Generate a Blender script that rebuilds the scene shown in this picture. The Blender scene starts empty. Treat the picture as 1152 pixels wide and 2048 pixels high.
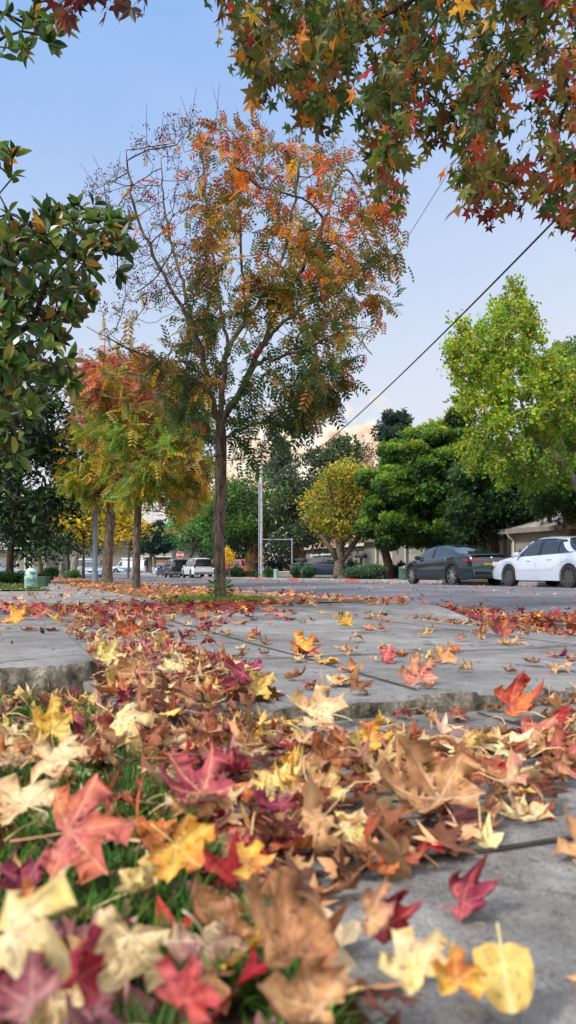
import bpy, bmesh, math, random
import numpy as np
from mathutils import Vector, Matrix, noise as mn
from mathutils.bvhtree import BVHTree
from math import sin, cos, pi, radians as R_, sqrt, atan2

SC = bpy.context.scene
COL = SC.collection
rng = np.random.default_rng(7)
rnd = random.Random(11)

# ------------------------------------------------------------------ camera model
F, CX, HY, CH = 1575.0, 576.0, 1141.0, 0.30       # focal length and horizon of the 1152x2048 photograph, camera height
def gz(y):                                          # the street dips gently, then rises again to the cross street
    y = np.clip(np.asarray(y, float), 0, 400)
    t = np.clip((y-70)/60, 0, 1); s = t*t*(3-2*t)
    return -0.0037*np.minimum(y, 85) + 0.30*s - 0.0
def at(px, py, Y): return Vector(((px-CX)/F*Y, Y, CH-(py-HY)/F*Y))
def gpt(px, Y, dz=0.0): return Vector(((px-CX)/F*Y, Y, float(gz(Y))+dz))
SA, CA = sin(R_(20)), cos(R_(20))
def W(u, v, dz=None):
    x, y = -u*SA+v*CA, u*CA+v*SA
    return Vector((x, y, float(gz(y))+(dz or 0.0)))
def UV(x, y): return (-x*SA+y*CA, x*CA+y*SA)
def yv(px, v): return v/(CA*(px-CX)/F+SA)           # distance at which the sight line of a column crosses the street line v
STREET = R_(90+20)                                  # heading along the street, away from the camera

def lin(c): 
    c = np.asarray(c, float)/255.0
    return np.where(c <= .04045, c/12.92, ((c+.055)/1.055)**2.4)
def L3(*c): return tuple(float(q) for q in lin(c))

# ------------------------------------------------------------------ materials
MATS = {}
def mat(name, col=(.5,.5,.5), rough=.6, metal=0.0, var=0.15, scale=6.0, bump=0.0, bscale=40.0, coat=0.0, spec=.5, col2=None, detail=4):
    if name in MATS: return MATS[name]
    m = bpy.data.materials.new(name); m.use_nodes = True
    nt = m.node_tree; N = nt.nodes; b = N['Principled BSDF']
    b.inputs['Roughness'].default_value = rough; b.inputs['Metallic'].default_value = metal
    b.inputs['Coat Weight'].default_value = coat; b.inputs['Specular IOR Level'].default_value = spec
    tc = N.new('ShaderNodeTexCoord'); no = N.new('ShaderNodeTexNoise'); no.inputs['Scale'].default_value = scale; no.inputs['Detail'].default_value = detail
    nt.links.new(tc.outputs['Object'], no.inputs['Vector'])
    rp = N.new('ShaderNodeValToRGB'); e = rp.color_ramp.elements
    c2 = col2 or tuple(min(1, q*(1+var)) for q in col); c1 = tuple(q*(1-var) for q in col) if col2 is None else col
    e[0].position = .32; e[1].position = .68
    e[0].color = (*c1, 1); e[1].color = (*c2, 1)
    nt.links.new(no.outputs['Fac'], rp.inputs['Fac']); nt.links.new(rp.outputs['Color'], b.inputs['Base Color'])
    if bump:
        n2 = N.new('ShaderNodeTexNoise'); n2.inputs['Scale'].default_value = bscale; n2.inputs['Detail'].default_value = 6
        bp = N.new('ShaderNodeBump'); bp.inputs['Strength'].default_value = bump; bp.inputs['Distance'].default_value = .02
        nt.links.new(tc.outputs['Object'], n2.inputs['Vector']); nt.links.new(n2.outputs['Fac'], bp.inputs['Height']); nt.links.new(bp.outputs['Normal'], b.inputs['Normal'])
    MATS[name] = m
    return m

def ground_mat(name, c1, c2, c3, s1, s2, s3, rough=.9, bump=.3, speck=None, crack=0.0, wet=0.0):
    """three scales of mottling, fine aggregate speckle and stains"""
    m = bpy.data.materials.new(name); m.use_nodes = True; nt = m.node_tree; N = nt.nodes; l = nt.links.new; b = N['Principled BSDF']
    tc = N.new('ShaderNodeTexCoord')
    def nz(s, d=5, r=.6):
        n = N.new('ShaderNodeTexNoise'); n.inputs['Scale'].default_value = s; n.inputs['Detail'].default_value = d; n.inputs['Roughness'].default_value = r
        l(tc.outputs['Object'], n.inputs['Vector']); return n
    def ramp(n, p0, p1, a, c):
        r = N.new('ShaderNodeValToRGB'); e = r.color_ramp.elements; e[0].position = p0; e[1].position = p1; e[0].color = (*a, 1); e[1].color = (*c, 1)
        l(n.outputs['Fac'], r.inputs['Fac']); return r
    def mix(f, a, c, t='MIX'):
        x = N.new('ShaderNodeMix'); x.data_type = 'RGBA'; x.blend_type = t
        if isinstance(f, float): x.inputs[0].default_value = f
        else: l(f, x.inputs[0])
        l(a, x.inputs[6]); l(c, x.inputs[7]); return x.outputs[2]
    big = ramp(nz(s1), .35, .65, c1, c2); med = ramp(nz(s2, 6, .7), .4, .66, (1,1,1), c3)
    o = mix(1.0, big.outputs['Color'], med.outputs['Color'], 'MULTIPLY')
    fine = nz(s3, 3, .7); fr = ramp(fine, .3, .7, (.55,.55,.55), (1.35,1.35,1.35))
    o = mix(.75, o, fr.outputs['Color'], 'MULTIPLY')
    if speck:
        v = N.new('ShaderNodeTexVoronoi'); v.inputs['Scale'].default_value = speck; l(tc.outputs['Object'], v.inputs['Vector'])
        r = N.new('ShaderNodeValToRGB'); e = r.color_ramp.elements; e[0].position = .12; e[1].position = .3; e[0].color = (.35,.35,.36,1); e[1].color = (1,1,1,1)
        l(v.outputs['Distance'], r.inputs['Fac']); o = mix(.55, o, r.outputs['Color'], 'MULTIPLY')
    if crack:
        wn = nz(3, 6, .7); va = N.new('ShaderNodeVectorMath'); va.operation = 'MULTIPLY_ADD'; va.inputs[1].default_value = (.35,.35,.35); l(wn.outputs['Color'], va.inputs[0]); l(tc.outputs['Object'], va.inputs[2])
        v = N.new('ShaderNodeTexVoronoi'); v.feature = 'DISTANCE_TO_EDGE'; v.inputs['Scale'].default_value = crack; l(va.outputs[0], v.inputs['Vector'])
        r = N.new('ShaderNodeValToRGB'); e = r.color_ramp.elements; e[0].position = .002; e[1].position = .012; e[0].color = (.3,.28,.26,1); e[1].color = (1,1,1,1); l(v.outputs['Distance'], r.inputs['Fac'])
        gate = ramp(nz(1.3, 3), .47, .56, (0,0,0), (1,1,1)); o2 = mix(1.0, o, r.outputs['Color'], 'MULTIPLY'); o = mix(gate.outputs['Color'], o, o2)
        st = ramp(nz(5.5, 8, .75), .56, .70, (1,1,1), (.52,.46,.40)); o = mix(.8, o, st.outputs['Color'], 'MULTIPLY')
        st2 = ramp(nz(38, 4, .6), .62, .70, (1,1,1), (.45,.42,.40)); o = mix(.8, o, st2.outputs['Color'], 'MULTIPLY')
    l(o, b.inputs['Base Color']); b.inputs['Roughness'].default_value = rough; b.inputs['Specular IOR Level'].default_value = .3
    bp = N.new('ShaderNodeBump'); bp.inputs['Strength'].default_value = bump; bp.inputs['Distance'].default_value = .008
    ad = N.new('ShaderNodeMath'); ad.operation = 'ADD'; f2 = nz(s3*.22, 6, .7)
    l(fine.outputs['Fac'], ad.inputs[0]); l(f2.outputs['Fac'], ad.inputs[1]); l(ad.outputs[0], bp.inputs['Height']); l(bp.outputs['Normal'], b.inputs['Normal'])
    MATS[name] = m; return m

def leaf_mat(name, trans=.35, rough=.55, spec=.3, mott=.25, mscale=60):
    m = bpy.data.materials.new(name); m.use_nodes = True; nt = m.node_tree; N = nt.nodes; l = nt.links.new; b = N['Principled BSDF']
    a = N.new('ShaderNodeAttribute'); a.attribute_name = 'Col'
    tc = N.new('ShaderNodeTexCoord'); n = N.new('ShaderNodeTexNoise'); n.inputs['Scale'].default_value = mscale; n.inputs['Detail'].default_value = 5
    l(tc.outputs['Object'], n.inputs['Vector'])
    r = N.new('ShaderNodeMapRange'); r.inputs['From Min'].default_value = .3; r.inputs['From Max'].default_value = .7
    r.inputs['To Min'].default_value = 1-mott; r.inputs['To Max'].default_value = 1+mott; l(n.outputs['Fac'], r.inputs['Value'])
    mx = N.new('ShaderNodeMix'); mx.data_type = 'RGBA'; mx.blend_type = 'MULTIPLY'; mx.inputs[0].default_value = 1
    l(a.outputs['Color'], mx.inputs[6]); l(r.outputs['Result'], mx.inputs[7])
    l(mx.outputs[2], b.inputs['Base Color']); b.inputs['Roughness'].default_value = rough; b.inputs['Specular IOR Level'].default_value = spec
    t = N.new('ShaderNodeBsdfTranslucent'); l(mx.outputs[2], t.inputs['Color'])
    s = N.new('ShaderNodeMixShader'); s.inputs[0].default_value = trans
    l(b.outputs[0], s.inputs[1]); l(t.outputs[0], s.inputs[2]); l(s.outputs[0], N['Material Output'].inputs['Surface'])
    if mscale < 100:
        bp = N.new('ShaderNodeBump'); bp.inputs['Strength'].default_value = .35; bp.inputs['Distance'].default_value = .004
        l(n.outputs['Fac'], bp.inputs['Height']); l(bp.outputs['Normal'], b.inputs['Normal'])
    MATS[name] = m; return m

LEAF = leaf_mat('fallen_leaf', .22, .6, .25, .22, 70)
FOL = leaf_mat('foliage', .45, .5, .35, .2, 3)
GLOSSY = leaf_mat('glossy_foliage', .36, .32, .5, .2, 8)
GRASS = leaf_mat('grass', .3, .5, .3, .2, 20)

def bark_mat(name, c1, c2, scale=14, stretch=.18, bump=.9):
    m = bpy.data.materials.new(name); m.use_nodes = True; nt = m.node_tree; N = nt.nodes; l = nt.links.new; b = N['Principled BSDF']
    tc = N.new('ShaderNodeTexCoord'); mp = N.new('ShaderNodeMapping'); mp.inputs['Scale'].default_value = (1, 1, stretch); l(tc.outputs['Object'], mp.inputs['Vector'])
    n = N.new('ShaderNodeTexNoise'); n.inputs['Scale'].default_value = scale; n.inputs['Detail'].default_value = 7; n.inputs['Roughness'].default_value = .7; l(mp.outputs[0], n.inputs['Vector'])
    r = N.new('ShaderNodeValToRGB'); e = r.color_ramp.elements; e[0].position = .36; e[1].position = .62; e[0].color = (*c1,1); e[1].color = (*c2,1)
    l(n.outputs['Fac'], r.inputs['Fac']); l(r.outputs['Color'], b.inputs['Base Color']); b.inputs['Roughness'].default_value = .9; b.inputs['Specular IOR Level'].default_value = .2
    bp = N.new('ShaderNodeBump'); bp.inputs['Strength'].default_value = bump; bp.inputs['Distance'].default_value = .03; l(n.outputs['Fac'], bp.inputs['Height']); l(bp.outputs['Normal'], b.inputs['Normal'])
    MATS[name] = m; return m
BARK = bark_mat('grey_brown_bark', L3(40,35,31), L3(126,112,100), 34, .22, 1.0)
BARK_D = bark_mat('dark_bark', L3(30,25,22), L3(80,66,56), 16)
BARK_P = bark_mat('pale_bark', L3(95,90,85), L3(165,158,150), 10)
BARK_R = bark_mat('shaggy_brown_bark', L3(58,38,26), L3(140,104,76), 7)

# ------------------------------------------------------------------ object helpers
def link(o, parent=None):
    COL.objects.link(o)
    if parent is not None: o.parent = parent
    return o
def tag(o, label=None, cat=None, group=None, kind=None):
    if label: o['label'] = label
    if cat: o['category'] = cat
    if group: o['group'] = group
    if kind: o['kind'] = kind
    return o
def empty(name, loc, rz=0.0, label=None, cat=None, group=None):
    o = bpy.data.objects.new(name, None); o.empty_display_size = .2; link(o); o.location = loc; o.rotation_euler = (0, 0, rz)
    return tag(o, label, cat, group)
def copy_tree(o, parent=None):
    c = o.copy(); COL.objects.link(c)
    if parent is not None: c.parent = parent
    for ch in list(o.children): copy_tree(ch, c)
    return c

class MB:
    """collects shapes, builds ONE mesh object"""
    def __init__(s): s.v = []; s.f = []; s.sm = []
    def add(s, v, f, smooth=False):
        b = len(s.v); s.v += [tuple(p) for p in v]; s.f += [tuple(i+b for i in q) for q in f]; s.sm += [smooth]*len(f); return s
    def box(s, c, d, M=None, bev=0.0):
        x, y, z = d[0]/2, d[1]/2, d[2]/2
        if bev <= 0:
            v = [Vector((a*x, b*y, e*z)) for e in (-1,1) for b in (-1,1) for a in (-1,1)]
            f = [(0,2,3,1),(4,5,7,6),(0,1,5,4),(2,6,7,3),(0,4,6,2),(1,3,7,5)]
        else:
            bm = bmesh.new(); bmesh.ops.create_cube(bm, size=1)
            for p in bm.verts: p.co = Vector((p.co.x*d[0], p.co.y*d[1], p.co.z*d[2]))
            bmesh.ops.bevel(bm, geom=list(bm.edges), offset=min(bev, .45*min(d)), segments=2, affect='EDGES', profile=.5)
            bm.verts.index_update(); v = [p.co.copy() for p in bm.verts]; f = [tuple(q.index for q in g.verts) for g in bm.faces]; bm.free()
        if M is not None: v = [M @ p for p in v]
        c = Vector(c); return s.add([p+c for p in v], f)
    def tube(s, pts, rad, n=8, cap=True, smooth=True):
        pts = [Vector(p) for p in pts]; k = len(pts)
        if not hasattr(rad, '__len__'): rad = [rad]*k
        vs = []; up = Vector((.31,.17,.93)); X = None
        for i in range(k):
            t = (pts[min(i+1,k-1)]-pts[max(i-1,0)]); t = t.normalized() if t.length > 1e-9 else Vector((0,0,1))
            if X is None: X = t.cross(up); X = X.normalized() if X.length > 1e-3 else t.orthogonal().normalized()
            else: X = (X-t*X.dot(t)); X = X.normalized() if X.length > 1e-6 else t.orthogonal().normalized()
            Yv = t.cross(X)
            for j in range(n):
                a = 2*pi*j/n; vs.append(pts[i]+(X*cos(a)+Yv*sin(a))*rad[i])
        fs = [(i*n+j, i*n+(j+1)%n, (i+1)*n+(j+1)%n, (i+1)*n+j) for i in range(k-1) for j in range(n)]
        if cap: fs += [tuple(reversed(range(n))), tuple(range((k-1)*n, k*n))]
        return s.add(vs, fs, smooth)
    def lathe(s, prof, n=20, M=None, smooth=True, cap=True):
        vs = []; 
        for r, z in prof:
            for j in range(n):
                a = 2*pi*j/n; vs.append(Vector((r*cos(a), r*sin(a), z)))
        k = len(prof); fs = [(i*n+j, i*n+(j+1)%n, (i+1)*n+(j+1)%n, (i+1)*n+j) for i in range(k-1) for j in range(n)]
        fs += [tuple(reversed(range(n))), tuple(range((k-1)*n, k*n))] if cap else []
        if M is not None: vs = [M @ p for p in vs]
        return s.add(vs, fs, smooth)
    def prism(s, poly, o, ax, ay, az, h):
        """polygon in the plane (ax, ay), extruded by h along az"""
        n = len(poly); v = [o+ax*p[0]+ay*p[1] for p in poly]+[o+ax*p[0]+ay*p[1]+az*h for p in poly]
        return s.add(v, [tuple(reversed(range(n))), tuple(range(n, 2*n))]+[(i, (i+1)%n, n+(i+1)%n, n+i) for i in range(n)])
    def build(s, name, m, parent=None, sharp=40, kind=None):
        me = bpy.data.meshes.new(name); me.from_pydata([tuple(p) for p in s.v], [], s.f)
        me.polygons.foreach_set('use_smooth', s.sm); me.materials.append(m)
        bm = bmesh.new(); bm.from_mesh(me); bmesh.ops.recalc_face_normals(bm, faces=bm.faces); bm.to_mesh(me); bm.free()
        if sharp and any(s.sm): me.set_sharp_from_angle(angle=R_(sharp))
        me.update(); o = link(bpy.data.objects.new(name, me), parent)
        if kind: o['kind'] = kind
        return o

def np_mesh(name, V, faces, m, parent=None, col=None, smooth=False, loc=None):
    """V (N,3); faces: list of int arrays (M,k); col (N,3) linear"""
    V = np.asarray(V, np.float32)
    if loc is not None: V = V-np.asarray(loc, np.float32)
    me = bpy.data.meshes.new(name); me.vertices.add(len(V)); me.vertices.foreach_set('co', V.ravel())
    faces = [np.asarray(f, np.int32) for f in faces if len(f)]
    nl = sum(f.size for f in faces); npoly = sum(len(f) for f in faces)
    me.loops.add(nl); me.polygons.add(npoly)
    me.loops.foreach_set('vertex_index', np.concatenate([f.ravel() for f in faces]))
    tot = np.concatenate([np.full(len(f), f.shape[1], np.int32) for f in faces]); st = np.concatenate([[0], np.cumsum(tot)[:-1]]).astype(np.int32)
    me.polygons.foreach_set('loop_start', st)
    try: me.polygons.foreach_set('loop_total', tot)
    except Exception: pass
    me.polygons.foreach_set('use_smooth', np.full(npoly, smooth, bool))
    me.update(calc_edges=True); me.validate()
    if col is not None:
        a = me.attributes.new('Col', 'FLOAT_COLOR', 'POINT'); c = np.ones((len(V), 4), np.float32); c[:, :3] = np.clip(col, 0, 1); a.data.foreach_set('color', c.ravel())
    me.materials.append(m); o = bpy.data.objects.new(name, me); link(o, parent)
    if loc is not None and parent is None: o.location = loc
    return o

def unit(a): 
    a = np.asarray(a, float); return a/np.maximum(np.linalg.norm(a, axis=-1, keepdims=True), 1e-9)
def frames(d, n):
    """rotation matrices whose y axis is d and z axis near n"""
    y = unit(d); x = np.cross(y, n); bad = np.linalg.norm(x, axis=1) < 1e-4; x[bad] = np.cross(y[bad], [.3,.5,.8]); x = unit(x); z = np.cross(x, y)
    return np.stack([x, y, z], axis=2)
def scatter(tv, tf, P, Rm, S, C, cm=None):
    """copies of a template -> (V, [faces], colours)"""
    tv = np.asarray(tv, float); N, k = len(P), len(tv)
    V = np.einsum('nij,kj->nki', Rm, tv)*np.asarray(S, float).reshape(N, 1, -1)+np.asarray(P)[:, None, :]
    byk = {}
    for f in tf: byk.setdefault(len(f), []).append(f)
    fs = [(np.asarray(f)[None]+(np.arange(N)*k)[:, None, None]).reshape(-1, q) for q, f in byk.items()]
    c = np.repeat(np.asarray(C)[:, None, :], k, 1)
    if cm is not None: c = c*np.asarray(cm)[None, :, None] if np.ndim(cm) == 1 else c*np.asarray(cm)[None]
    return V.reshape(-1, 3), fs, c.reshape(-1, 3)
def join(parts):
    Vs, Fs, Cs, b = [], {}, [], 0
    for V, fs, c in parts:
        for f in fs: Fs.setdefault(f.shape[1], []).append(f+b)
        Vs.append(V); Cs.append(c); b += len(V)
    return np.concatenate(Vs), [np.concatenate(f) for f in Fs.values()], np.concatenate(Cs)
def inpoly(x, y, poly):
    x = np.asarray(x); y = np.asarray(y); r = np.zeros(x.shape, bool); j = len(poly)-1
    for i in range(len(poly)):
        xi, yi = poly[i]; xj, yj = poly[j]
        c = ((yi > y) != (yj > y)) & (x < (xj-xi)*(y-yi)/((yj-yi) or 1e-9)+xi); r ^= c; j = i
    return r
def sample_poly(poly, n, g=rng):
    p = np.array(poly); lo, hi = p.min(0), p.max(0); out = np.zeros((0, 2))
    while len(out) < n:
        q = lo+g.random((n*2, 2))*(hi-lo); out = np.concatenate([out, q[inpoly(q[:,0], q[:,1], poly)]])
    return out[:n]
def px2w(q, Y): return np.stack([(q[:,0]-CX)/F*Y, np.broadcast_to(Y, (len(q),)), CH-(q[:,1]-HY)/F*Y], 1)
def w2px(P): return CX+F*P[:,0]/P[:,1], HY-F*(P[:,2]-CH)/P[:,1]
def pick(pal, w, n, g=rng, jit=.12):
    pal = lin(np.array(pal, float)); w = np.array(w, float); w /= w.sum()
    c = pal[g.choice(len(pal), n, p=w)]
    return np.clip(c*(1+g.normal(0, jit, (n, 1)))*(1+g.normal(0, jit*.5, (n, 3))), 0, 1)

# ------------------------------------------------------------------ tree skeletons (space colonisation)
def colonize(nodes, parent, att, step, infl, kill, iters=140, grav=0.0):
    nodes = [np.array(p, float) for p in nodes]; parent = list(parent); att = np.asarray(att, float)
    P = np.array(nodes); D = np.linalg.norm(att[:, None]-P[None], axis=2); near = D.argmin(1); nd = D.min(1)
    for it in range(iters):
        act = nd < infl
        if not act.any() or len(att) == 0: break
        new = []
        for i in np.unique(near[act]):
            d = unit(att[act & (near == i)]-nodes[i]).sum(0)+rng.normal(0, .12, 3)+np.array([0, 0, grav])
            q = nodes[i]+step*d/max(np.linalg.norm(d), 1e-6); new.append((q, i))
        b = len(nodes)
        for q, i in new: nodes.append(q); parent.append(int(i))
        Q = np.array([q for q, _ in new]); D = np.linalg.norm(att[:, None]-Q[None], axis=2); k = D.argmin(1); dk = D.min(1)
        better = dk < nd; near = np.where(better, k+b, near); nd = np.where(better, dk, nd)
        keep = nd > kill; att, near, nd = att[keep], near[keep], nd[keep]
        if len(nodes) > 5000: break
    return np.array(nodes), np.array(parent)
def radii(par, tip, power=2.4, cap=None):
    n = len(par); r = np.zeros(n); acc = np.zeros(n); kids = np.zeros(n, int)
    for i in range(n):
        if par[i] >= 0: kids[par[i]] += 1
    for i in range(n-1, -1, -1):
        r[i] = tip if acc[i] == 0 else acc[i]**(1/power)
        if par[i] >= 0: acc[par[i]] += r[i]**power
    return (np.minimum(r, cap) if cap is not None else r), kids
def skeleton_mesh(mb, P, par, r, n_big=9, minr=0.0):
    kids = [[] for _ in P]
    for i, p in enumerate(par):
        if p >= 0: kids[p].append(i)
    stack = [(-1, i) for i, p in enumerate(par) if p < 0]
    while stack:
        b, s = stack.pop(); ch = [b, s] if b >= 0 else [s]
        while kids[ch[-1]]:
            ks = sorted(kids[ch[-1]], key=lambda q: -r[q]); stack += [(ch[-1], q) for q in ks[1:]]; ch.append(ks[0])
        if len(ch) > 1:
            rr = [r[q] for q in ch]
            if b >= 0: rr[0] = min(r[b], rr[1]*1.25)
            if max(rr) < minr: continue
            mb.tube([P[q] for q in ch], rr, n_big if max(rr) > .03 else (6 if max(rr) > .012 else 4), cap=False)
# ================================================================== world, camera, sun
wd = bpy.data.worlds.new("World"); SC.world = wd; wd.use_nodes = True
nt = wd.node_tree; N = nt.nodes; l = nt.links.new; N.clear()
out = N.new('ShaderNodeOutputWorld'); bg = N.new('ShaderNodeBackground'); l(bg.outputs[0], out.inputs['Surface'])
SUN_EL, SUN_AZ = R_(42), R_(-125)     # azimuth measured from +Y towards +X: the brighter part of the sky is high on the left, behind the camera
sky = N.new('ShaderNodeTexSky'); sky.sky_type = 'NISHITA'; sky.sun_disc = False; sky.sun_elevation = SUN_EL; sky.sun_rotation = SUN_AZ; sky.air_density = 1.0; sky.dust_density = 1.5
tc = N.new('ShaderNodeTexCoord'); sx = N.new('ShaderNodeSeparateXYZ'); l(tc.outputs['Generated'], sx.inputs[0])
def mth(op, a, b=None, clamp=False):
    m = N.new('ShaderNodeMath'); m.operation = op; m.use_clamp = clamp
    for i, q in enumerate((a, b)):
        if q is None: continue
        if isinstance(q, (int, float)): m.inputs[i].default_value = q
        else: l(q, m.inputs[i])
    return m.outputs[0]
def ramp(v, stops, interp='LINEAR'):
    r = N.new('ShaderNodeValToRGB'); r.color_ramp.interpolation = interp; e = r.color_ramp.elements
    while len(e) < len(stops): e.new(.5)
    for q, (p, c) in zip(e, stops): q.position = p; q.color = (*c, 1)
    l(v, r.inputs['Fac']); return r.outputs['Color']
def mixc(f, a, b, t='MIX'):
    x = N.new('ShaderNodeMix'); x.data_type = 'RGBA'; x.blend_type = t
    if isinstance(f, (int, float)): x.inputs[0].default_value = f
    else: l(f, x.inputs[0])
    for i, q in ((6, a), (7, b)):
        if isinstance(q, tuple): x.inputs[i].default_value = (*q, 1)
        else: l(q, x.inputs[i])
    return x.outputs[2]
haze = ramp(sx.outputs['Z'], [(0, L3(240,232,232)), (.12, L3(238,239,245)), (.26, L3(216,229,250)), (.48, L3(164,200,251)), (.62, L3(146,190,250)), (.9, (1.7,1.75,1.85))])  # last stop brightens the unseen zenith as added fill light
nsk = mixc(1.0, sky.outputs['Color'], (.085,.085,.085), 'MULTIPLY')
base = mixc(.93, nsk, haze)
# thin high veil of cloud: the right-hand side of the sky is paler
side = mth('ADD', mth('MULTIPLY', sx.outputs['X'], 1.5), .1, True)
base = mixc(mth('MULTIPLY', side, .55), base, L3(238,241,250))
nv = N.new('ShaderNodeTexNoise'); nv.inputs['Scale'].default_value = 3.1; nv.inputs['Detail'].default_value = 5; l(tc.outputs['Generated'], nv.inputs['Vector'])
base = mixc(mth('MULTIPLY', mth('SUBTRACT', nv.outputs['Fac'], .45, True), .7, True), base, L3(226,230,246))
# the sunset-lit cumulus bank low over the end of the street
n1 = N.new('ShaderNodeTexNoise'); n1.inputs['Scale'].default_value = 17; n1.inputs['Detail'].default_value = 8; n1.inputs['Roughness'].default_value = .55; l(tc.outputs['Generated'], n1.inputs['Vector'])
n2 = N.new('ShaderNodeTexNoise'); n2.inputs['Scale'].default_value = 42; n2.inputs['Detail'].default_value = 6; l(tc.outputs['Generated'], n2.inputs['Vector'])
yy = mth('MAXIMUM', sx.outputs['Y'], .15); el = mth('DIVIDE', sx.outputs['Z'], yy); az = mth('DIVIDE', sx.outputs['X'], yy)
azd = mth('SUBTRACT', az, .05)
top = mth('SUBTRACT', .218, mth('MULTIPLY', mth('MULTIPLY', azd, azd), 2.6))
top = mth('ADD', top, mth('MULTIPLY', mth('SUBTRACT', n1.outputs['Fac'], .5), .22))
top = mth('ADD', top, mth('MULTIPLY', mth('SUBTRACT', n2.outputs['Fac'], .5), .07))
dep = mth('SUBTRACT', top, el)
cm = mth('MULTIPLY', dep, 40, True)
fwd = mth('MULTIPLY', mth('ADD', sx.outputs['Y'], -.2), 5, True)
ccol = ramp(mth('ADD', mth('MULTIPLY', dep, 6.5), mth('MULTIPLY', mth('SUBTRACT', n2.outputs['Fac'], .5), 1.7)),
            [(0, (1.2,1.08,.90)), (.25, (1.12,.90,.66)), (.5, L3(252,214,186)), (.75, L3(234,198,190)), (1, L3(216,192,202))])
base = mixc(mth('MULTIPLY', mth('MULTIPLY', cm, fwd), .95), base, ccol)
# added bright sky behind the viewer: unseen fill light for surfaces facing the lens
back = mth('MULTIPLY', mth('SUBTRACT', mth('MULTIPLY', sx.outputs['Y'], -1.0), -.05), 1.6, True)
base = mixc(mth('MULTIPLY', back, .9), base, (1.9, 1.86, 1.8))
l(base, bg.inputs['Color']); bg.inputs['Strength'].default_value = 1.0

cd = bpy.data.cameras.new('camera'); cam = link(bpy.data.objects.new('camera', cd)); SC.camera = cam
cam.location = (0, 0, CH); cam.rotation_euler = (R_(90), 0, 0)
cd.sensor_fit = 'VERTICAL'; cd.sensor_height = 36; cd.sensor_width = 20.25; cd.lens = F/2048*36; cd.shift_y = (HY-1024)/2048
cd.clip_start = .02; cd.clip_end = 3000
cd.dof.use_dof = True; cd.dof.focus_distance = 9.0; cd.dof.aperture_fstop = 6.3

sl = bpy.data.lights.new('sun', 'SUN'); so = link(bpy.data.objects.new('sun', sl)); sl.energy = 4.0; sl.angle = R_(10); sl.color = (1, .95, .88)
sd = Vector((sin(SUN_AZ)*cos(SUN_EL), cos(SUN_AZ)*cos(SUN_EL), sin(SUN_EL))); so.rotation_euler = sd.to_track_quat('Z', 'Y').to_euler()
SC.view_settings.view_transform = 'Standard'; SC.view_settings.look = 'None'; SC.view_settings.exposure = 0
SC.cycles.use_denoising = True; SC.cycles.max_bounces = 8; SC.cycles.transmission_bounces = 4

# ================================================================== ground
M_CONC = ground_mat('concrete', L3(126,126,128), L3(166,165,166), (.70,.68,.66), 1.6, 9, 240, .9, .8, speck=None, crack=1.1)
M_PAVE = ground_mat('weathered_paving', L3(124,124,124), L3(166,165,164), (.60,.55,.5), 3.5, 16, 190, .88, 1.0, speck=90, crack=1.7)
M_ROUGH = ground_mat('exposed_aggregate', L3(66,62,54), L3(168,160,146), (.42,.42,.4), 22, 60, 150, .95, 1.0, speck=60)
M_ASPH = ground_mat('asphalt', L3(88,90,97), L3(120,122,130), (.8,.8,.82), .5, 2.2, 120, .85, .35, speck=60)
M_SOIL = ground_mat('leaf_mould', L3(54,38,26), L3(96,68,44), (.6,.5,.4), 4, 18, 120, .95, 1.0)
M_LAWN = ground_mat('turf', L3(46,72,28), L3(82,112,44), (.7,.7,.6), .8, 5, 90, .9, .8)
M_VERGE = ground_mat('littered_verge', L3(104,84,60), L3(150,122,88), (.65,.6,.55), 1.2, 6, 60, .95, 1.0)
M_REDK = mat('red_kerb_paint', L3(168,84,82), .7, var=.2, scale=12)
M_PINK = mat('faded_red_paint', L3(198,150,146), .8, var=.15, scale=9)

def sheet(name, us, vs, hf, m, mask=None, world=False, smooth=True):
    """a height-field sheet over street coordinates (u along, v across)"""
    V = []; idx = {}
    for i, u in enumerate(us):
        for j, v in enumerate(vs):
            x, y = (u, v) if world else (-u*SA+v*CA, u*CA+v*SA)
            idx[i, j] = len(V); V.append((x, y, float(gz(y))+hf(u, v)))
    fs = [(idx[i,j], idx[i,j+1], idx[i+1,j+1], idx[i+1,j]) for i in range(len(us)-1) for j in range(len(vs)-1) if mask is None or mask((us[i]+us[i+1])/2, (vs[j]+vs[j+1])/2)]
    mb = MB(); mb.add(V, fs, smooth); o = mb.build(name, m, kind='structure'); return o
def span(*a): return list(np.concatenate([np.linspace(p, q, n, endpoint=False) for p, q, n in zip(a[0:-1:2], a[2::2], a[1::2])])) + [a[-1]]

# one wide ground sheet out to the horizon
sheet('ground', span(-900, 10, 900), span(-40, 4, 0, 26, 130, 4, 300, 6, 1800), lambda u, v: -.22, M_LAWN, world=True)
ROAD_Z = -.14
KN, KF = 3.85, 16.6                   # the near and the far kerb line
sheet('road', span(-30, 12, 0, 40, 120, 8, 133), span(KN, 4, KF+.02), lambda u, v: ROAD_Z+.10*sin(pi*(v-KN)/(KF-KN)), M_ASPH)
sheet('cross_road', span(128, 4, 143), span(-90, 20, 90), lambda u, v: ROAD_Z+.006, M_ASPH)

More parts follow.
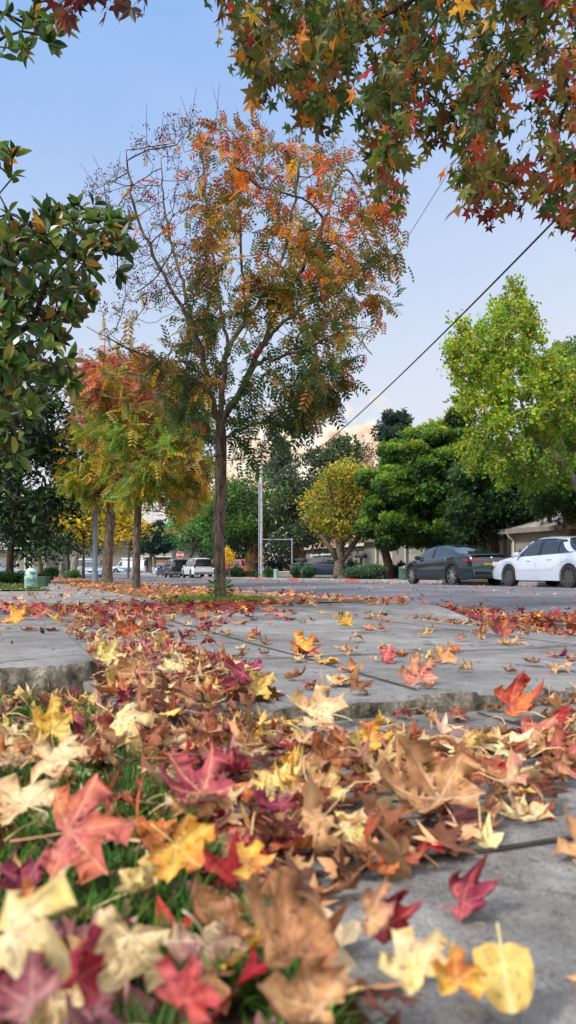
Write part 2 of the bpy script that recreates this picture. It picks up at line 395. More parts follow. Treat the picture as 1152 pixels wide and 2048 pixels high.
# the driveway apron: flat, then sloping to the gutter, its far corner flaring up to the kerb
def ss(a, b, t): t = min(1, max(0, (t-a)/(b-a))); return t*t*(3-2*t)
def apron(u, v):
    d = ss(2.3, KN, v)*(1-ss(5.6, 6.6, u)); return -.125*d
LIPU = 1.71
def lip(v): return LIPU+.016*mn.noise(Vector((v*3.1, 2, 0)))+.010*mn.noise(Vector((v*13, 7, 0)))
def driveway():
    us = span(0, 40, 1.0); vs = span(-6, 20, .2, 66, KN); V = []; fs = []
    nv_ = len(vs)
    def front(v): return lip(v) if v > .22 else 2.35
    tbl = [(0, -.07), (.002, -.030), (.006, -.012), (.014, -.004)] # rows of the worn rounded lip: offset along u, height
    ul = [0, .03]+span(.08, 34, 4.9)
    rows = []
    for du, dz in tbl: rows.append([(front(v)+du+(.010*mn.noise(Vector((v*31, du*90, 4)))-.014*max(0, mn.noise(Vector((v*8, 3, 9)))-.25)*0), v, dz+.006*mn.noise(Vector((v*23, du*50, 1)))) for v in vs])
    for k in ul: rows.append([(front(v)+.03+k*(7.3-front(v)-.03)/4.9, v, .0015*mn.noise(Vector((v*6, k*9, 3)))) for v in vs])
    idx = []
    for r in rows:
        q = []
        for (u, v, dz) in r:
            x, y = -u*SA+v*CA, u*CA+v*SA; q.append(len(V)); V.append((x, y, float(gz(y))+dz+apron(u, v)))
        idx.append(q)
    for i in range(len(rows)-1):
        for j in range(nv_-1): fs.append((idx[i][j], idx[i][j+1], idx[i+1][j+1], idx[i+1][j]))
    mb = MB(); mb.add(V, fs, True); return mb.build('driveway', M_CONC, kind='structure', sharp=50)
drv = driveway()
drv.data.materials.append(M_ROUGH)
for p in drv.data.polygons:
    c = p.center; u, v = UV(c.x, c.y)
    if v > .2 and u < lip(v)+.009: p.material_index = 1
# expansion joints scored in the slab, just proud of it as thin dark strips set in shallow grooves
M_JOINT = mat('dark_joint', L3(44,40,36), .95, var=.3, scale=30)
def joint(name, pts, w, hf):
    mb = MB(); V = []; 
    for i, (u, v) in enumerate(pts):
        a = pts[max(i-1, 0)]; b = pts[min(i+1, len(pts)-1)]; t = Vector((b[0]-a[0], b[1]-a[1])).normalized(); nrm = Vector((-t.y, t.x))*w*(1+.5*mn.noise(Vector((u*9, v*9, 0))))
        for s in (-.5, .5):
            uu, vv = u+nrm.x*s, v+nrm.y*s; x, y = -uu*SA+vv*CA, uu*CA+vv*SA; V.append((x, y, float(gz(y))+hf(uu, vv)+.004))
    mb.add(V, [(2*i, 2*i+1, 2*i+3, 2*i+2) for i in range(len(pts)-1)]); return mb.build(name, M_JOINT, kind='structure', sharp=0)
for u0, va, vb in ((2.62, .3, 3.6), (3.62, -4, 3.7), (4.75, -5, 3.5)):
    joint('pavement_joint', [(u0+.008*mn.noise(Vector((v*2, u0, 0))), v) for v in np.linspace(va, vb, 24)], .012, apron)
for v0, ua, ub in ((1.0, 1.78, 6.5), (2.25, 1.78, 6.5), (-1.2, 3.7, 6.5)):
    joint('pavement_joint', [(u, v0+.008*mn.noise(Vector((u*2, v0, 5)))) for u in np.linspace(ua, ub, 22)], .010, apron)

# lower paving in front of the lip
PZ = -.048
def pave_h(u, v): return PZ+.004*mn.noise(Vector((u*2.4, v*2.4, 0)))
sheet('paving', span(-1.2, 40, LIPU+.02), span(.25, 40, 3.9), pave_h, M_PAVE)
joint('paving_joint', [(.84+.006*mn.noise(Vector((v*5, 0, 0))), v) for v in np.linspace(.3, 2.4, 30)], .011, pave_h)
joint('paving_joint', [(1.20+.006*mn.noise(Vector((v*5, 3, 0))), v) for v in np.linspace(.5, 2.6, 30)], .007, pave_h)
joint('paving_joint', [(u, 1.11+.006*mn.noise(Vector((u*5, 9, 0)))) for u in np.linspace(1.2, 1.68, 14)], .009, pave_h)
joint('paving_joint', [(.36, v) for v in np.linspace(.3, 1.5, 14)], .009, pave_h)
# soil bed on the left, carrying grass and the deepest leaf litter
sheet('soil_bed', span(-1.2, 30, 2.4), span(-2.5, 26, .27), lambda u, v: -.052+.012*mn.noise(Vector((u*3, v*3, 2))), M_SOIL)

# the raised slab with its broken corner
def raised():
    us = np.linspace(2.19, 3.6, 30); vs = np.concatenate([np.linspace(-4, -.6, 8, endpoint=False), np.linspace(-.6, .25, 160)])
    V = []; fs = []; rows = []
    tbl = [(.0, -.075), (.002, -.02), (.006, .018), (.012, .038), (.022, .050), (.045, .058)]
    def corner(v): return .30*max(0, (v-.10)/.15)**2*.35
    for du, z in tbl: rows.append([(2.19+du+corner(v)+(.012*mn.noise(Vector((v*9, z*20, 0)))+.009*mn.noise(Vector((v*44, z*120, 3)))+.006*mn.noise(Vector((v*90, z*260, 8))))*(1 if z < .05 else .3), v, z+.010*mn.noise(Vector((v*29, z*80, 5)))*(1 if z < .05 else .2)) for v in vs])
    for u in us[2:]: rows.append([(u+corner(v)*(1-(u-2.19)/1.41), v, .060+.0015*mn.noise(Vector((u*7, v*7, 0)))) for v in vs])
    idx = []
    for r in rows:
        # right flank: drop at the last column
        q = []
        for j, (u, v, z) in enumerate(r+[(r[-1][0], .262, r[-1][2]-.02), (r[-1][0], .268, -.06)]):
            if j == len(vs)-1: z = z-.006
            vv = v+.008*mn.noise(Vector((u*11, z*50, 9)))*(j >= len(vs)-1)
            x, y = -u*SA+vv*CA, u*CA+vv*SA; q.append(len(V)); V.append((x, y, float(gz(y))+z))
        idx.append(q)
    for i in range(len(rows)-1):
        for j in range(len(idx[0])-1): fs.append((idx[i][j], idx[i][j+1], idx[i+1][j+1], idx[i+1][j]))
    mb = MB(); mb.add(V, fs, True); return mb.build('raised_slab', M_CONC, kind='structure', sharp=60)
rs = raised(); rs.data.materials.append(M_ROUGH)
for p in rs.data.polygons:
    if abs(p.normal.z) < .8: p.material_index = 1

# pavement, verge and lawn running away along the near side
sheet('sidewalk', span(7.3, 10, 13.9), span(-26, 14, 1.6), lambda u, v: .004, M_CONC)
sheet('sidewalk', span(13.9, 60, 126), span(.80, 3, 1.6), lambda u, v: .004, M_CONC)
sheet('verge', span(7.3, 60, 126), span(1.6, 3, KN-.15), lambda u, v: .012 if 1.6 < v < KN-.2 else -.002, M_VERGE)
sheet('lawn', span(13.9, 40, 60, 6, 126), span(-26, 12, .80), lambda u, v: .012+.05*(v < -1.0), M_LAWN)
for u0 in np.arange(8.2, 34, 1.6): joint('pavement_joint', [(u0, .85), (u0, 1.2), (u0, 1.55)] if u0 > 13.9 else [(u0, -8), (u0, -3), (u0, 1.55)], .012, lambda u, v: .004)
def kerb(name, v0, v1, u0, u1, m, top=.012, step=2.0, face=1):
    mb = MB(); us = np.arange(u0, u1+.01, step); V = []
    for u in us:
        for v, z in ((v0, ROAD_Z-.05), (v0+.006, top-.02), (v0+.02, top), (v1-.02, top), (v1-.006, top-.02), (v1, ROAD_Z-.05)):
            x, y = -u*SA+v*CA, u*CA+v*SA; V.append((x, y, float(gz(y))+z))
    n = 6; fs = [(i*n+j, i*n+j+1, (i+1)*n+j+1, (i+1)*n+j) for i in range(len(us)-1) for j in range(5)]+[tuple(range(5, -1, -1)), tuple((len(us)-1)*n+j for j in range(6))]
    mb.add(V, fs, False); return mb.build(name, m, kind='structure')
kerb('kerb', KN-.15, KN+.01, 6.6, 126.6, M_CONC)
kerb('kerb', KF, KF+.16, -20, 127, M_CONC)
# faded red paint on the kerb by the near tree, red zones on the far kerb
kerb('kerb_paint', KN-.155, KN+.015, 8.0, 10.4, M_PINK, top=.016, step=.4)
def far_u(px, v): Y = yv(px, v); X = (px-CX)/F*Y; return UV(X, Y)[0]
for pa, pb in ((509, 523), (578, 596), (690, 716)):
    ub, ua = far_u(pa, KF), far_u(pb, KF); kerb('kerb_paint', KF-.006, KF+.166, min(ua, ub), max(ua, ub), M_REDK, top=.017, step=max(.2, abs(ub-ua)/4-.001))
# the far side: concrete drives and footpath, patches of lawn
sheet('far_pavement', span(-20, 50, 126), span(KF+.16, 3, 24.5), lambda u, v: .0, M_CONC)
u1, u2 = far_u(596, 19.2), far_u(430, 19.2)
sheet('far_lawn', span(far_u(690, 19.2), 10, far_u(612, 19.2)), span(18.6, 3, 22.5), lambda u, v: .03, M_LAWN)
sheet('far_lawn', span(far_u(578, 19.2), 14, far_u(440, 19.2)), span(18.6, 3, 24), lambda u, v: .03, M_LAWN)
sheet('far_lawn', span(-2, 6, far_u(800, 19.2)), span(18.2, 3, 24), lambda u, v: .03, M_VERGE)
# the puddle in the gutter
M_WATER = bpy.data.materials.new('water'); M_WATER.use_nodes = True
_n = M_WATER.node_tree; _b = _n.nodes['Principled BSDF']; _b.inputs['Base Color'].default_value = (.018,.016,.014,1); _b.inputs['Roughness'].default_value = .06
_t = _n.nodes.new('ShaderNodeTexNoise'); _t.inputs['Scale'].default_value = 9; _p = _n.nodes.new('ShaderNodeBump'); _p.inputs['Strength'].default_value = .04
_n.links.new(_t.outputs['Fac'], _p.inputs['Height']); _n.links.new(_p.outputs['Normal'], _b.inputs['Normal'])
def puddle():
    mb = MB(); c = []; n = 40
    for i in range(n):
        a = 2*pi*i/n; rr = 1+.25*mn.noise(Vector((cos(a)*1.5, sin(a)*1.5, 3)))
        u, v = 5.2+1.9*rr*cos(a), KN+.26+.26*rr*sin(a); x, y = -u*SA+v*CA, u*CA+v*SA; c.append((x, y, float(gz(y))+ROAD_Z+.016))
    mb.add(c, [tuple(range(n))]); mb.build('puddle', M_WATER, kind='structure')
puddle()
# ================================================================== leaf templates for trees
def t_star(droop=.22, petiole=.55):
    tips = [(0, 1.0), (58, .93), (-58, .93), (114, .62), (-114, .62)]; o = []
    for a in (-114, -58, 0, 58, 114):
        rt = dict(tips)[a]; o += [(a-29 if a > -114 else a-30, .40 if abs(a) < 100 else .30), (a-11, .40+.32*(rt-.3)), (a, rt), (a+11, .40+.32*(rt-.3))]
    o += [(146, .26)]
    v = [(0, 0, 0)]+[(r*sin(R_(a)), r*cos(R_(a)), -droop*r*r+.05*cos(R_(a*3))) for a, r in o]; f = [(0, i+1, i) for i in range(1, len(o))]
    b = len(v); w = .012; v += [(-w, 0, 0), (w, 0, 0), (w, -petiole*.5, .06), (-w, -petiole*.5, .06), (w, -petiole, 0), (-w, -petiole, 0)]
    f += [(b, b+1, b+2, b+3), (b+3, b+2, b+4, b+5)]; cm = [.95]+[1.0]*len(o)+[.6]*6
    v = np.array(v); v[:, 1] += petiole; return v, f, cm
def t_pinnate(n=5, ll=.44, lw=.165, droop=.35):
    v, f, cm = [], [], []
    def z(t): return .10*t-droop*t*t
    for i in range(n):
        t = .16+.8*i/(n-1); L = ll*(1-.35*t)*(.75+.5*min(t*3, 1))*.8
        for s in (-1, 1):
            d = np.array([s*.80, .52, -.30]); d /= np.linalg.norm(d); w = np.array([-d[1]*s, d[0]*s, .15*s])*lw*.5; b0 = np.array([0, t, z(t)])
            k = len(v); v += [b0, b0+d*L*.45+w, b0+d*L+np.array([0, 0, -.03]), b0+d*L*.45-w]; f.append((k, k+1, k+2, k+3)); cm += [.9, 1.05, 1.1, .95]
    k = len(v); w = .008
    for t in (0, .5, 1): v += [(-w, t, z(t)), (w, t, z(t))]; cm += [.55, .55]
    f += [(k, k+1, k+3, k+2), (k+2, k+3, k+5, k+4)]
    return np.array(v, float), f, cm
def t_ovate(w=.23, fold=.10, curl=.12):
    v = []
    for t, ww in ((0, .0), (.12, .45), (.38, .92), (.62, 1.0), (.85, .62)):
        for s in ((-1, 0, 1) if ww > 0 else (0,)): v.append((s*w*ww, t, fold*abs(s)*ww-curl*t*t))
    v.append((0, 1.04, -curl*1.1)); f = [(0, 2, 1), (0, 3, 2)]
    for r in range(3):
        b = 1+3*r; f += [(b, b+1, b+4, b+3), (b+1, b+2, b+5, b+4)]
    f += [(10, 11, 13), (11, 12, 13)]; return np.array(v), f, [1.0]*14
def t_blade(w=.5): return np.array([(0, 0, 0), (w*.5, .5, .08), (0, 1, -.05), (-w*.5, .5, .08)]), [(0, 1, 2, 3)], [.85, 1, 1.1, 1]
def t_fan():  # ginkgo
    v = [(0, 0, 0)]+[(sin(a)*.62, .35+cos(a)*.62-(.16 if abs(a) < .1 else 0), .05*cos(3*a)) for a in np.linspace(-1.15, 1.15, 7)]
    return np.array(v), [(0, i+1, i) for i in range(1, 7)], [.8]+[1.05]*7
def t_spray(n=6):  # a clump of small narrow leaves
    v, f, cm = [], [], []
    for i in range(n):
        a = 2*pi*i/n+.3*(i % 2); d = np.array([cos(a)*.75, .55, sin(a)*.75]); d /= np.linalg.norm(d); p = np.cross(d, [.2, .9, .3]); p = p/np.linalg.norm(p)*.16; k = len(v)
        v += [(0, 0, 0), d*.55+p, d, d*.55-p]; f.append((k, k+1, k+2, k+3)); cm += [.7, 1, 1.15, 1]
    return np.array(v, float), f, cm

def subdivide(pts, step):
    out = [np.array(pts[0], float)]
    for a, b in zip(pts[:-1], pts[1:]):
        a, b = np.array(a, float), np.array(b, float); n = max(1, int(round(np.linalg.norm(b-a)/step)))
        out += [a+(b-a)*i/n for i in range(1, n+1)]
    return out
def guide(trunk, limbs, step):
    """trunk and limb polylines (world points) joined into one node list"""
    P, par = [], []
    for q in subdivide(trunk, step): P.append(q); par.append(len(P)-2)
    for lb in limbs:
        s = subdivide(lb, step); k = int(np.argmin([np.linalg.norm(p-s[0]) for p in P]))
        for i, q in enumerate(s[1:]): P.append(q+rng.normal(0, step*.10, 3)); par.append(k if i == 0 else len(P)-2)
    return P, par
def lp(Y, *pts):  # polyline given as (px, py[, dy])
    return [tuple(at(p[0], p[1], Y+(p[2] if len(p) > 2 else 0))) for p in pts]

def crown_attractors(poly, n, Y, thick):
    q = sample_poly(poly, n); p = np.array(poly); cx, cy = p.mean(0); rx = np.ptp(p[:,0])/2; ry = np.ptp(p[:,1])/2
    f = np.sqrt(np.clip(1.02-((q[:,0]-cx)/rx)**2*.8-((q[:,1]-cy)/ry)**2*.5, .04, 1)); dy = rng.uniform(-1, 1, n)*thick*f
    Yv = Y+dy; return np.stack([(q[:,0]-CX)/F*Yv, Yv, CH-(q[:,1]-HY)/F*Yv], 1)

def put_leaves(nodes, dirs, n, T, size, colf, mode='droop', jit=.05, weights=None, sz=.22, g=rng):
    i = g.choice(len(nodes), n, p=None if weights is None else weights/weights.sum()); P = nodes[i]+g.normal(0, jit, (n, 3))
    r = g.normal(0, 1, (n, 3))
    if mode == 'droop': d = dirs[i]*.5+r*.75+np.array([0, 0, -.35]); nn = np.array([0, 0, 1.0])+g.normal(0, .45, (n, 3))
    elif mode == 'hang': d = r*.5+np.array([0, 0, -.85]); nn = g.normal(0, 1, (n, 3))*np.array([1, 1, .35])
    elif mode == 'up': d = dirs[i]*.9+r*.6+np.array([0, 0, .35]); nn = np.array([0, 0, 1.0])+g.normal(0, .5, (n, 3))
    else: d = r; nn = g.normal(0, 1, (n, 3))
    return scatter(T[0], T[1], P, frames(unit(d), nn), size*np.clip(g.normal(1, sz, n), .5, 1.6), colf(P, n), T[2])
def node_dirs(P, par): return unit(np.where((par >= 0)[:, None], P-P[np.maximum(par, 0)], [[0, 0, 1.0]]))

def tree_root(name, label, base, cat='tree', group=None): return empty(name, base, 0, label, cat, group)
def tree_part(name, mbv, m, root):  # MB in world space -> child in root space
    o = mbv.build(name, m, None, sharp=0); o.parent = root; o.matrix_parent_inverse = Matrix.Translation(-root.location); return o
def crown_part(name, parts, m, root, kind=None):
    V, Fs, C = join(parts); o = np_mesh(name, V-np.array(root.location, np.float32), Fs, m, root, C)
    if kind: o['kind'] = kind
    return o

# ================================================================== the near Chinese pistache on the verge
T_PIN = t_pinnate(); T_STAR = t_star(); T_OV = t_ovate(); T_BL = t_blade(); T_FAN = t_fan(); T_SPR = t_spray()
def pist_col(zones):
    """zones: list of (weight function over px,py, palette, weights)"""
    def f(P, n):
        px, py = w2px(P); c = np.zeros((n, 3)); wts = np.stack([np.clip(z[0](px, py), 0, None)+1e-4 for z in zones], 1); wts /= wts.sum(1, keepdims=True)
        u = rng.random(n)[:, None]; k = (wts.cumsum(1) < u).sum(1).clip(0, len(zones)-1)
        # leaves of one twig share a colour: quantised position drives the choice
        for j, z in enumerate(zones):
            m = k == j; c[m] = pick(z[1], z[2], int(m.sum()))
        return c
    return f
G_DARK = [(58,88,46), (74,104,48), (48,78,46), (96,112,52)]; G_OLIVE = [(112,112,46), (134,124,52), (146,116,54), (90,104,48)]
ORNG = [(214,104,44), (226,136,52), (190,78,42), (205,70,48)]; REDS = [(176,48,52), (150,36,56), (200,66,60)]; YELL = [(222,170,50), (204,150,48), (232,190,80), (160,140,50)]

def bell(cx, cy, rx, ry, a=1.0): return lambda x, y: a*np.exp(-((x-cx)/rx)**2-((y-cy)/ry)**2)
def main_tree():
    Y = 8.1; base = gpt(441, Y, .0)
    root = tree_root('pistache_tree', 'nearest slender street tree, orange and green leaves, bare upper left, grass tuft at its foot', base, group='pistache trees in a row along the verge')
    trunk = [tuple(base+Vector((0, 0, -.15)))]+lp(Y, (440,1150), (437,1080), (441,980,.02), (442,900,.0), (441,845))
    limbs = [lp(Y, (441,845), (462,812,-.05), (487,775,-.12), (505,730,-.2), (531,678,-.25), (560,610,-.35), (606,540,-.4), (650,440,-.5), (672,360,-.5)),
             lp(Y, (441,860), (444,780,.1), (455,700,.2), (492,640,.3), (534,590,.35), (572,500,.45), (590,400,.5), (600,320,.55)),
             lp(Y, (441,852), (424,800,-.1), (408,730,-.2), (388,650,-.25), (352,590,-.3), (306,510,-.35), (272,430,-.4), (250,300,-.45)),
             lp(Y, (437,850), (402,775,-.15), (365,745,-.3), (300,716,-.45), (235,688,-.6), (175,655,-.75)),
             lp(Y, (365,745,-.3), (290,750,-.2), (204,748,-.1)),
             lp(Y, (455,700,.2), (440,610,.35), (424,500,.4), (413,400,.45), (404,290,.5)),
             lp(Y, (505,730,-.2), (560,715,-.5), (630,690,-.8), (700,650,-1.0)),
             lp(Y, (492,640,.3), (486,520,.1), (478,400,0), (470,280,0)),
             lp(Y, (388,650,-.25), (352,520,.1), (330,420,.3), (322,320,.35)),
             lp(Y, (531,678,-.25), (600,620,.3), (690,560,.6), (770,520,.8)),
             lp(Y, (441,880), (480,860,.5), (540,840,.9), (600,800,1.2)),
             lp(Y, (441,880), (400,860,.5), (350,830,.8), (330,790,1.0))]
    P, par = guide(trunk, limbs, .10)
    poly = [(180,345),(215,320),(255,285),(330,262),(395,228),(470,240),(540,262),(620,280),(700,300),(745,350),(795,400),(806,470),(845,535),(800,585),(735,690),(715,775),(640,830),(590,890),(520,930),(455,890),(380,880),(335,800),(300,740),(170,690),(160,650),(240,600),(200,480)]
    att = crown_attractors(poly, 620, Y, 1.25)
    P, par = colonize(P, par, att, .10, .75, .13, 120, .05)
    r, kids = radii(par, .0036, 2.05, .062)
    nt_ = len(subdivide(trunk, .10))
    for i in range(nt_): r[i] = max(r[i], .056+.042*max(0, 1-i/4)**2) if i < nt_-1 else r[i]
    mb = MB(); skeleton_mesh(mb, P, par, r, 12)
    # bare upright shoots at the top and left
    px, py = w2px(P); thin = r < .008; tips = np.where(kids == 0)[0]; D = node_dirs(P, par)
    for i in tips:
        if px[i] < 420 and py[i] < 620 and rng.random() < .75 or py[i] < 330:
            d = unit(D[i]*.6+np.array([0,0,.8])+rng.normal(0,.15,3)); L = rng.uniform(.12,.34); q = [P[i]+d*L*t+np.array([0,0,.04*t*t]) for t in (0,.5,1)]; mb.tube(q, [.0032,.0026,.0016], 4, cap=False)
    seeds = []; ns = 0
    cand = [i for i in tips if (px[i] < 430 and py[i] < 640) or (620 < px[i] < 760 and 380 < py[i] < 880 and rng.random() < .25) or (py[i] < 420 and rng.random() < .5) or (330 < px[i] < 460 and 690 < py[i] < 800)]
    for i in cand:
        n = 34; ax = unit(D[i]+np.array([0,0,.5])); c0 = P[i]
        for b in range(7):
            d = unit(ax+rng.normal(0,.7,3)); L = rng.uniform(.06,.2); e = c0+d*L; mb.tube([c0, c0+d*L*.5+rng.normal(0,.006,3), e], [.0022,.0017,.0012], 3, cap=False)
            m = 6; Q = e+rng.normal(0,.022,(m,3)); seeds.append((Q, m))
    Q = np.concatenate([q for q, _ in seeds]); n = len(Q)
    scol = pick([(120,52,60),(96,44,56),(168,50,64),(80,60,50)], [3,2,2,1.5], n)
    sm = scatter(np.array([(0,0,1),(.9,0,-.4),(-.45,.8,-.4),(-.45,-.8,-.4)]), [(0,1,2),(0,2,3),(0,3,1),(1,3,2)], Q, frames(rng.normal(0,1,(n,3)), rng.normal(0,1,(n,3))), rng.uniform(.006,.012,n), scol)
    # leaf density over the crown: almost bare upper left
    w = thin.astype(float)*np.where(kids == 0, 1.6, 1.0)
    w *= np.where((px < 400) & (py < 660), np.clip((px-280)/400, .04, 1)*.6, 1)*np.where((px < 330) & (py > 640), .5, 1)
    w *= np.where(py > 560, 1.3, 1)*np.where((py > 720) , 1.15, 1)*np.where(py > 950, 0, 1)
    w *= .12+1.9*np.clip(np.array([mn.noise(Vector(p*2.3)) for p in P])+.30, 0, 1); w *= np.where(py < 420, .75, 1)
    zones = [(bell(560,310,250,110,1.2), ORNG+REDS+G_OLIVE, [4,4,3,1.4,.7,.4,.7,1.5,2,2.2,1]), (bell(700,420,160,120,1.0), ORNG+G_OLIVE+REDS, [3,3,2,1,3,3,3,2,1,1,1]),
             (bell(480,480,220,150,1.6), G_OLIVE+ORNG+YELL, [3,3,3,3,1,1,1,.3,2,2,1,1]), (bell(650,650,170,110,1.0), YELL+G_OLIVE+G_DARK, [3,3,2,2,2,2,2,2,1,1,1,1]),
             (bell(500,800,230,160,2.4), G_DARK, [3,3,3,2]), (bell(690,740,90,120,.9), ORNG+G_OLIVE+REDS, [2,2,2,1,2,2,2,2,1,1,1]), (bell(330,700,120,80,1.0), YELL+G_OLIVE, [2,3,1,2,2,2,2,2]),
             (bell(540,600,240,120,1.5), G_DARK+G_OLIVE, [3,3,2,3,2,2,2,2]), (lambda x, y: .05+0*x, ORNG+YELL, [1]*8)]
    base_c = pist_col(zones)
    key = np.floor(P/.22).astype(int)
    def colf(Q, n):  # neighbours share a hue
        c = base_c(Q, n); k = (np.floor(Q/.17).astype(int)*np.array([73856093,19349663,83492791])).sum(1); _, first, inv = np.unique(k, return_index=True, return_inverse=True)
        return np.clip(c*.35+c[first][inv]*.65*(1+rng.normal(0,.1,(n,1))), 0, 1)
    lv = put_leaves(P, D, 3500, T_PIN, .150, colf, 'droop', .05, w)
    tree_part('trunk', mb, BARK, root)
    crown_part('crown', [lv, sm], FOL, root)
    # shoots of fresh green at the foot of the trunk
    n = 60; a = rng.uniform(0, 2*pi, n); Q = np.stack([base.x+.085*np.cos(a), base.y+.085*np.sin(a), base.z+rng.uniform(.02,.24,n)], 1)
    g = scatter(T_OV[0], T_OV[1], Q, frames(np.stack([np.cos(a), np.sin(a), rng.uniform(-.2,.8,n)],1), np.tile([0,0,1.],(n,1))+rng.normal(0,.4,(n,3))), rng.uniform(.04,.08,n), pick([(96,150,50),(70,128,44)],[1,1],n), T_OV[2])
    crown_part('base_shoots', [g], FOL, root, 'stuff')
main_tree()

# ------------------------------------------------------------------ other pistaches of the row
def row_tree(label, Y, bx, trunk, poly, thick, natt, nleaf, size, zones, rtrunk, name='pistache_tree', grp='pistache trees in a row along the verge', limbs=(), seeds=0, bark=None, T=None, step=.16, mode='droop'):
    base = gpt(bx, Y, .0); root = tree_root(name, label, base, group=grp)
    tr = [tuple(base+Vector((0,0,-.15)))]+lp(Y, *trunk)
    P, par = guide(tr, [lp(Y, *q) for q in limbs], step); att = crown_attractors(poly, natt, Y, thick)
    P, par = colonize(P, par, att, step, 1.5*step*6, step*1.4, 120, .04); r, kids = radii(par, .006, 2.2, rtrunk*.9)
    k = len(subdivide(tr, step))
    for i in range(k): r[i] = rtrunk*(1-.25*i/k)+rtrunk*.5*max(0, 1-i/3)**2
    mb = MB(); skeleton_mesh(mb, P, par, r, 10); D = node_dirs(P, par)
    w = (r < .02)*np.where(kids == 0, 2.0, 1.0); w *= .1+1.9*np.clip(np.array([mn.noise(Vector(p*1.3)) for p in P])+.3, 0, 1)
    px, py = w2px(P); w *= inpoly(px, py, [tuple(q) for q in (np.array(poly)-np.mean(poly, 0))*1.08+np.mean(poly, 0)])
    cf = pist_col(zones)
    def colf(Q, n):
        c = cf(Q, n); kk = (np.floor(Q/.3).astype(int)*np.array([73856093,19349663,83492791])).sum(1); _, f, inv = np.unique(kk, return_index=True, return_inverse=True); return np.clip(c*.45+c[f][inv]*.55, 0, 1)
    parts = [put_leaves(P, D, nleaf, T or T_PIN, size, colf, mode, step*.5, w)]
    if seeds:
        t = rng.choice(np.where(kids == 0)[0], seeds); Q = np.repeat(P[t], 80, 0)+rng.normal(0, .12, (seeds*80, 3)); n = len(Q)
        parts.append(scatter(T_BL[0], T_BL[1], Q, frames(rng.normal(0,1,(n,3)), rng.normal(0,1,(n,3))), rng.uniform(.03,.07,n), pick([(150,54,80),(172,66,92),(120,44,70)],[1,1,1],n), T_BL[2]))
    tree_part('trunk', mb, bark or BARK, root); crown_part('crown', parts, FOL, root); return root
PINKS = [(176,66,84),(150,52,72),(196,92,96)]
row_tree('second nearest street tree of the row, yellow green crown with red seed tufts', 14.9, 272, [(273,1100),(276,1020),(281,960),(284,910)],
    [(200,760),(250,720),(330,730),(390,790),(420,860),(425,950),(410,1010),(360,1040),(320,990),(270,985),(230,1010),(200,940),(185,850)], 2.0, 460, 5200, .20,
    [(bell(290,780,120,60), PINKS+ORNG+G_OLIVE+[(120,140,50)], [7,5,4,.5,.5,.4,.3,2,2,1,1,4]), (bell(300,920,170,110,2.0), G_OLIVE+YELL+[(104,138,54),(140,166,60)], [1,1,.4,2,1.4,1,1.6,2,8,8]), (bell(390,950,50,70), G_DARK+YELL, [1,1,1,1,3,3,2,2]), (bell(260,730,60,30,.7), ORNG+YELL, [1]*8)],
    .078, seeds=44, limbs=[[(281,1000),(250,960,.3),(225,930,.6)],[(282,970),(320,945,-.3),(350,930,-.6)],[(284,910),(300,850),(310,790)]])
row_tree('third street tree, broad pink and gold crown, beside the blue grey lamp post', 22.5, 213, [(217,1090),(222,1030),(226,990),(222,950)],
    [(140,790),(170,720),(240,700),(320,720),(350,780),(330,900),(300,960),(270,1010),(220,1020),(160,1010),(125,950),(120,860)], 2.6, 460, 6200, .25,
    [(bell(230,760,110,60,1.3), PINKS+ORNG+YELL+[(120,140,50)], [7,6,5,.8,.8,.6,.5,1,1,1,1,3]), (bell(190,910,140,110,2.2), YELL+G_OLIVE+[(110,144,52),(156,174,58)], [1.6,1.4,1.6,2,1,1,.5,1,8,7]), (bell(150,820,50,60,.7), ORNG+G_OLIVE+PINKS, [1,1,.6,.6,1,1,1,1,2,2,2]), (bell(230,990,80,40,1.0), G_DARK, [1]*4)],
    .15, seeds=70, limbs=[[(226,1000),(190,960,.4),(160,930,.8)],[(225,980),(260,940,-.5),(290,900,-.8)],[(222,950),(225,850),(235,780)]], step=.22)

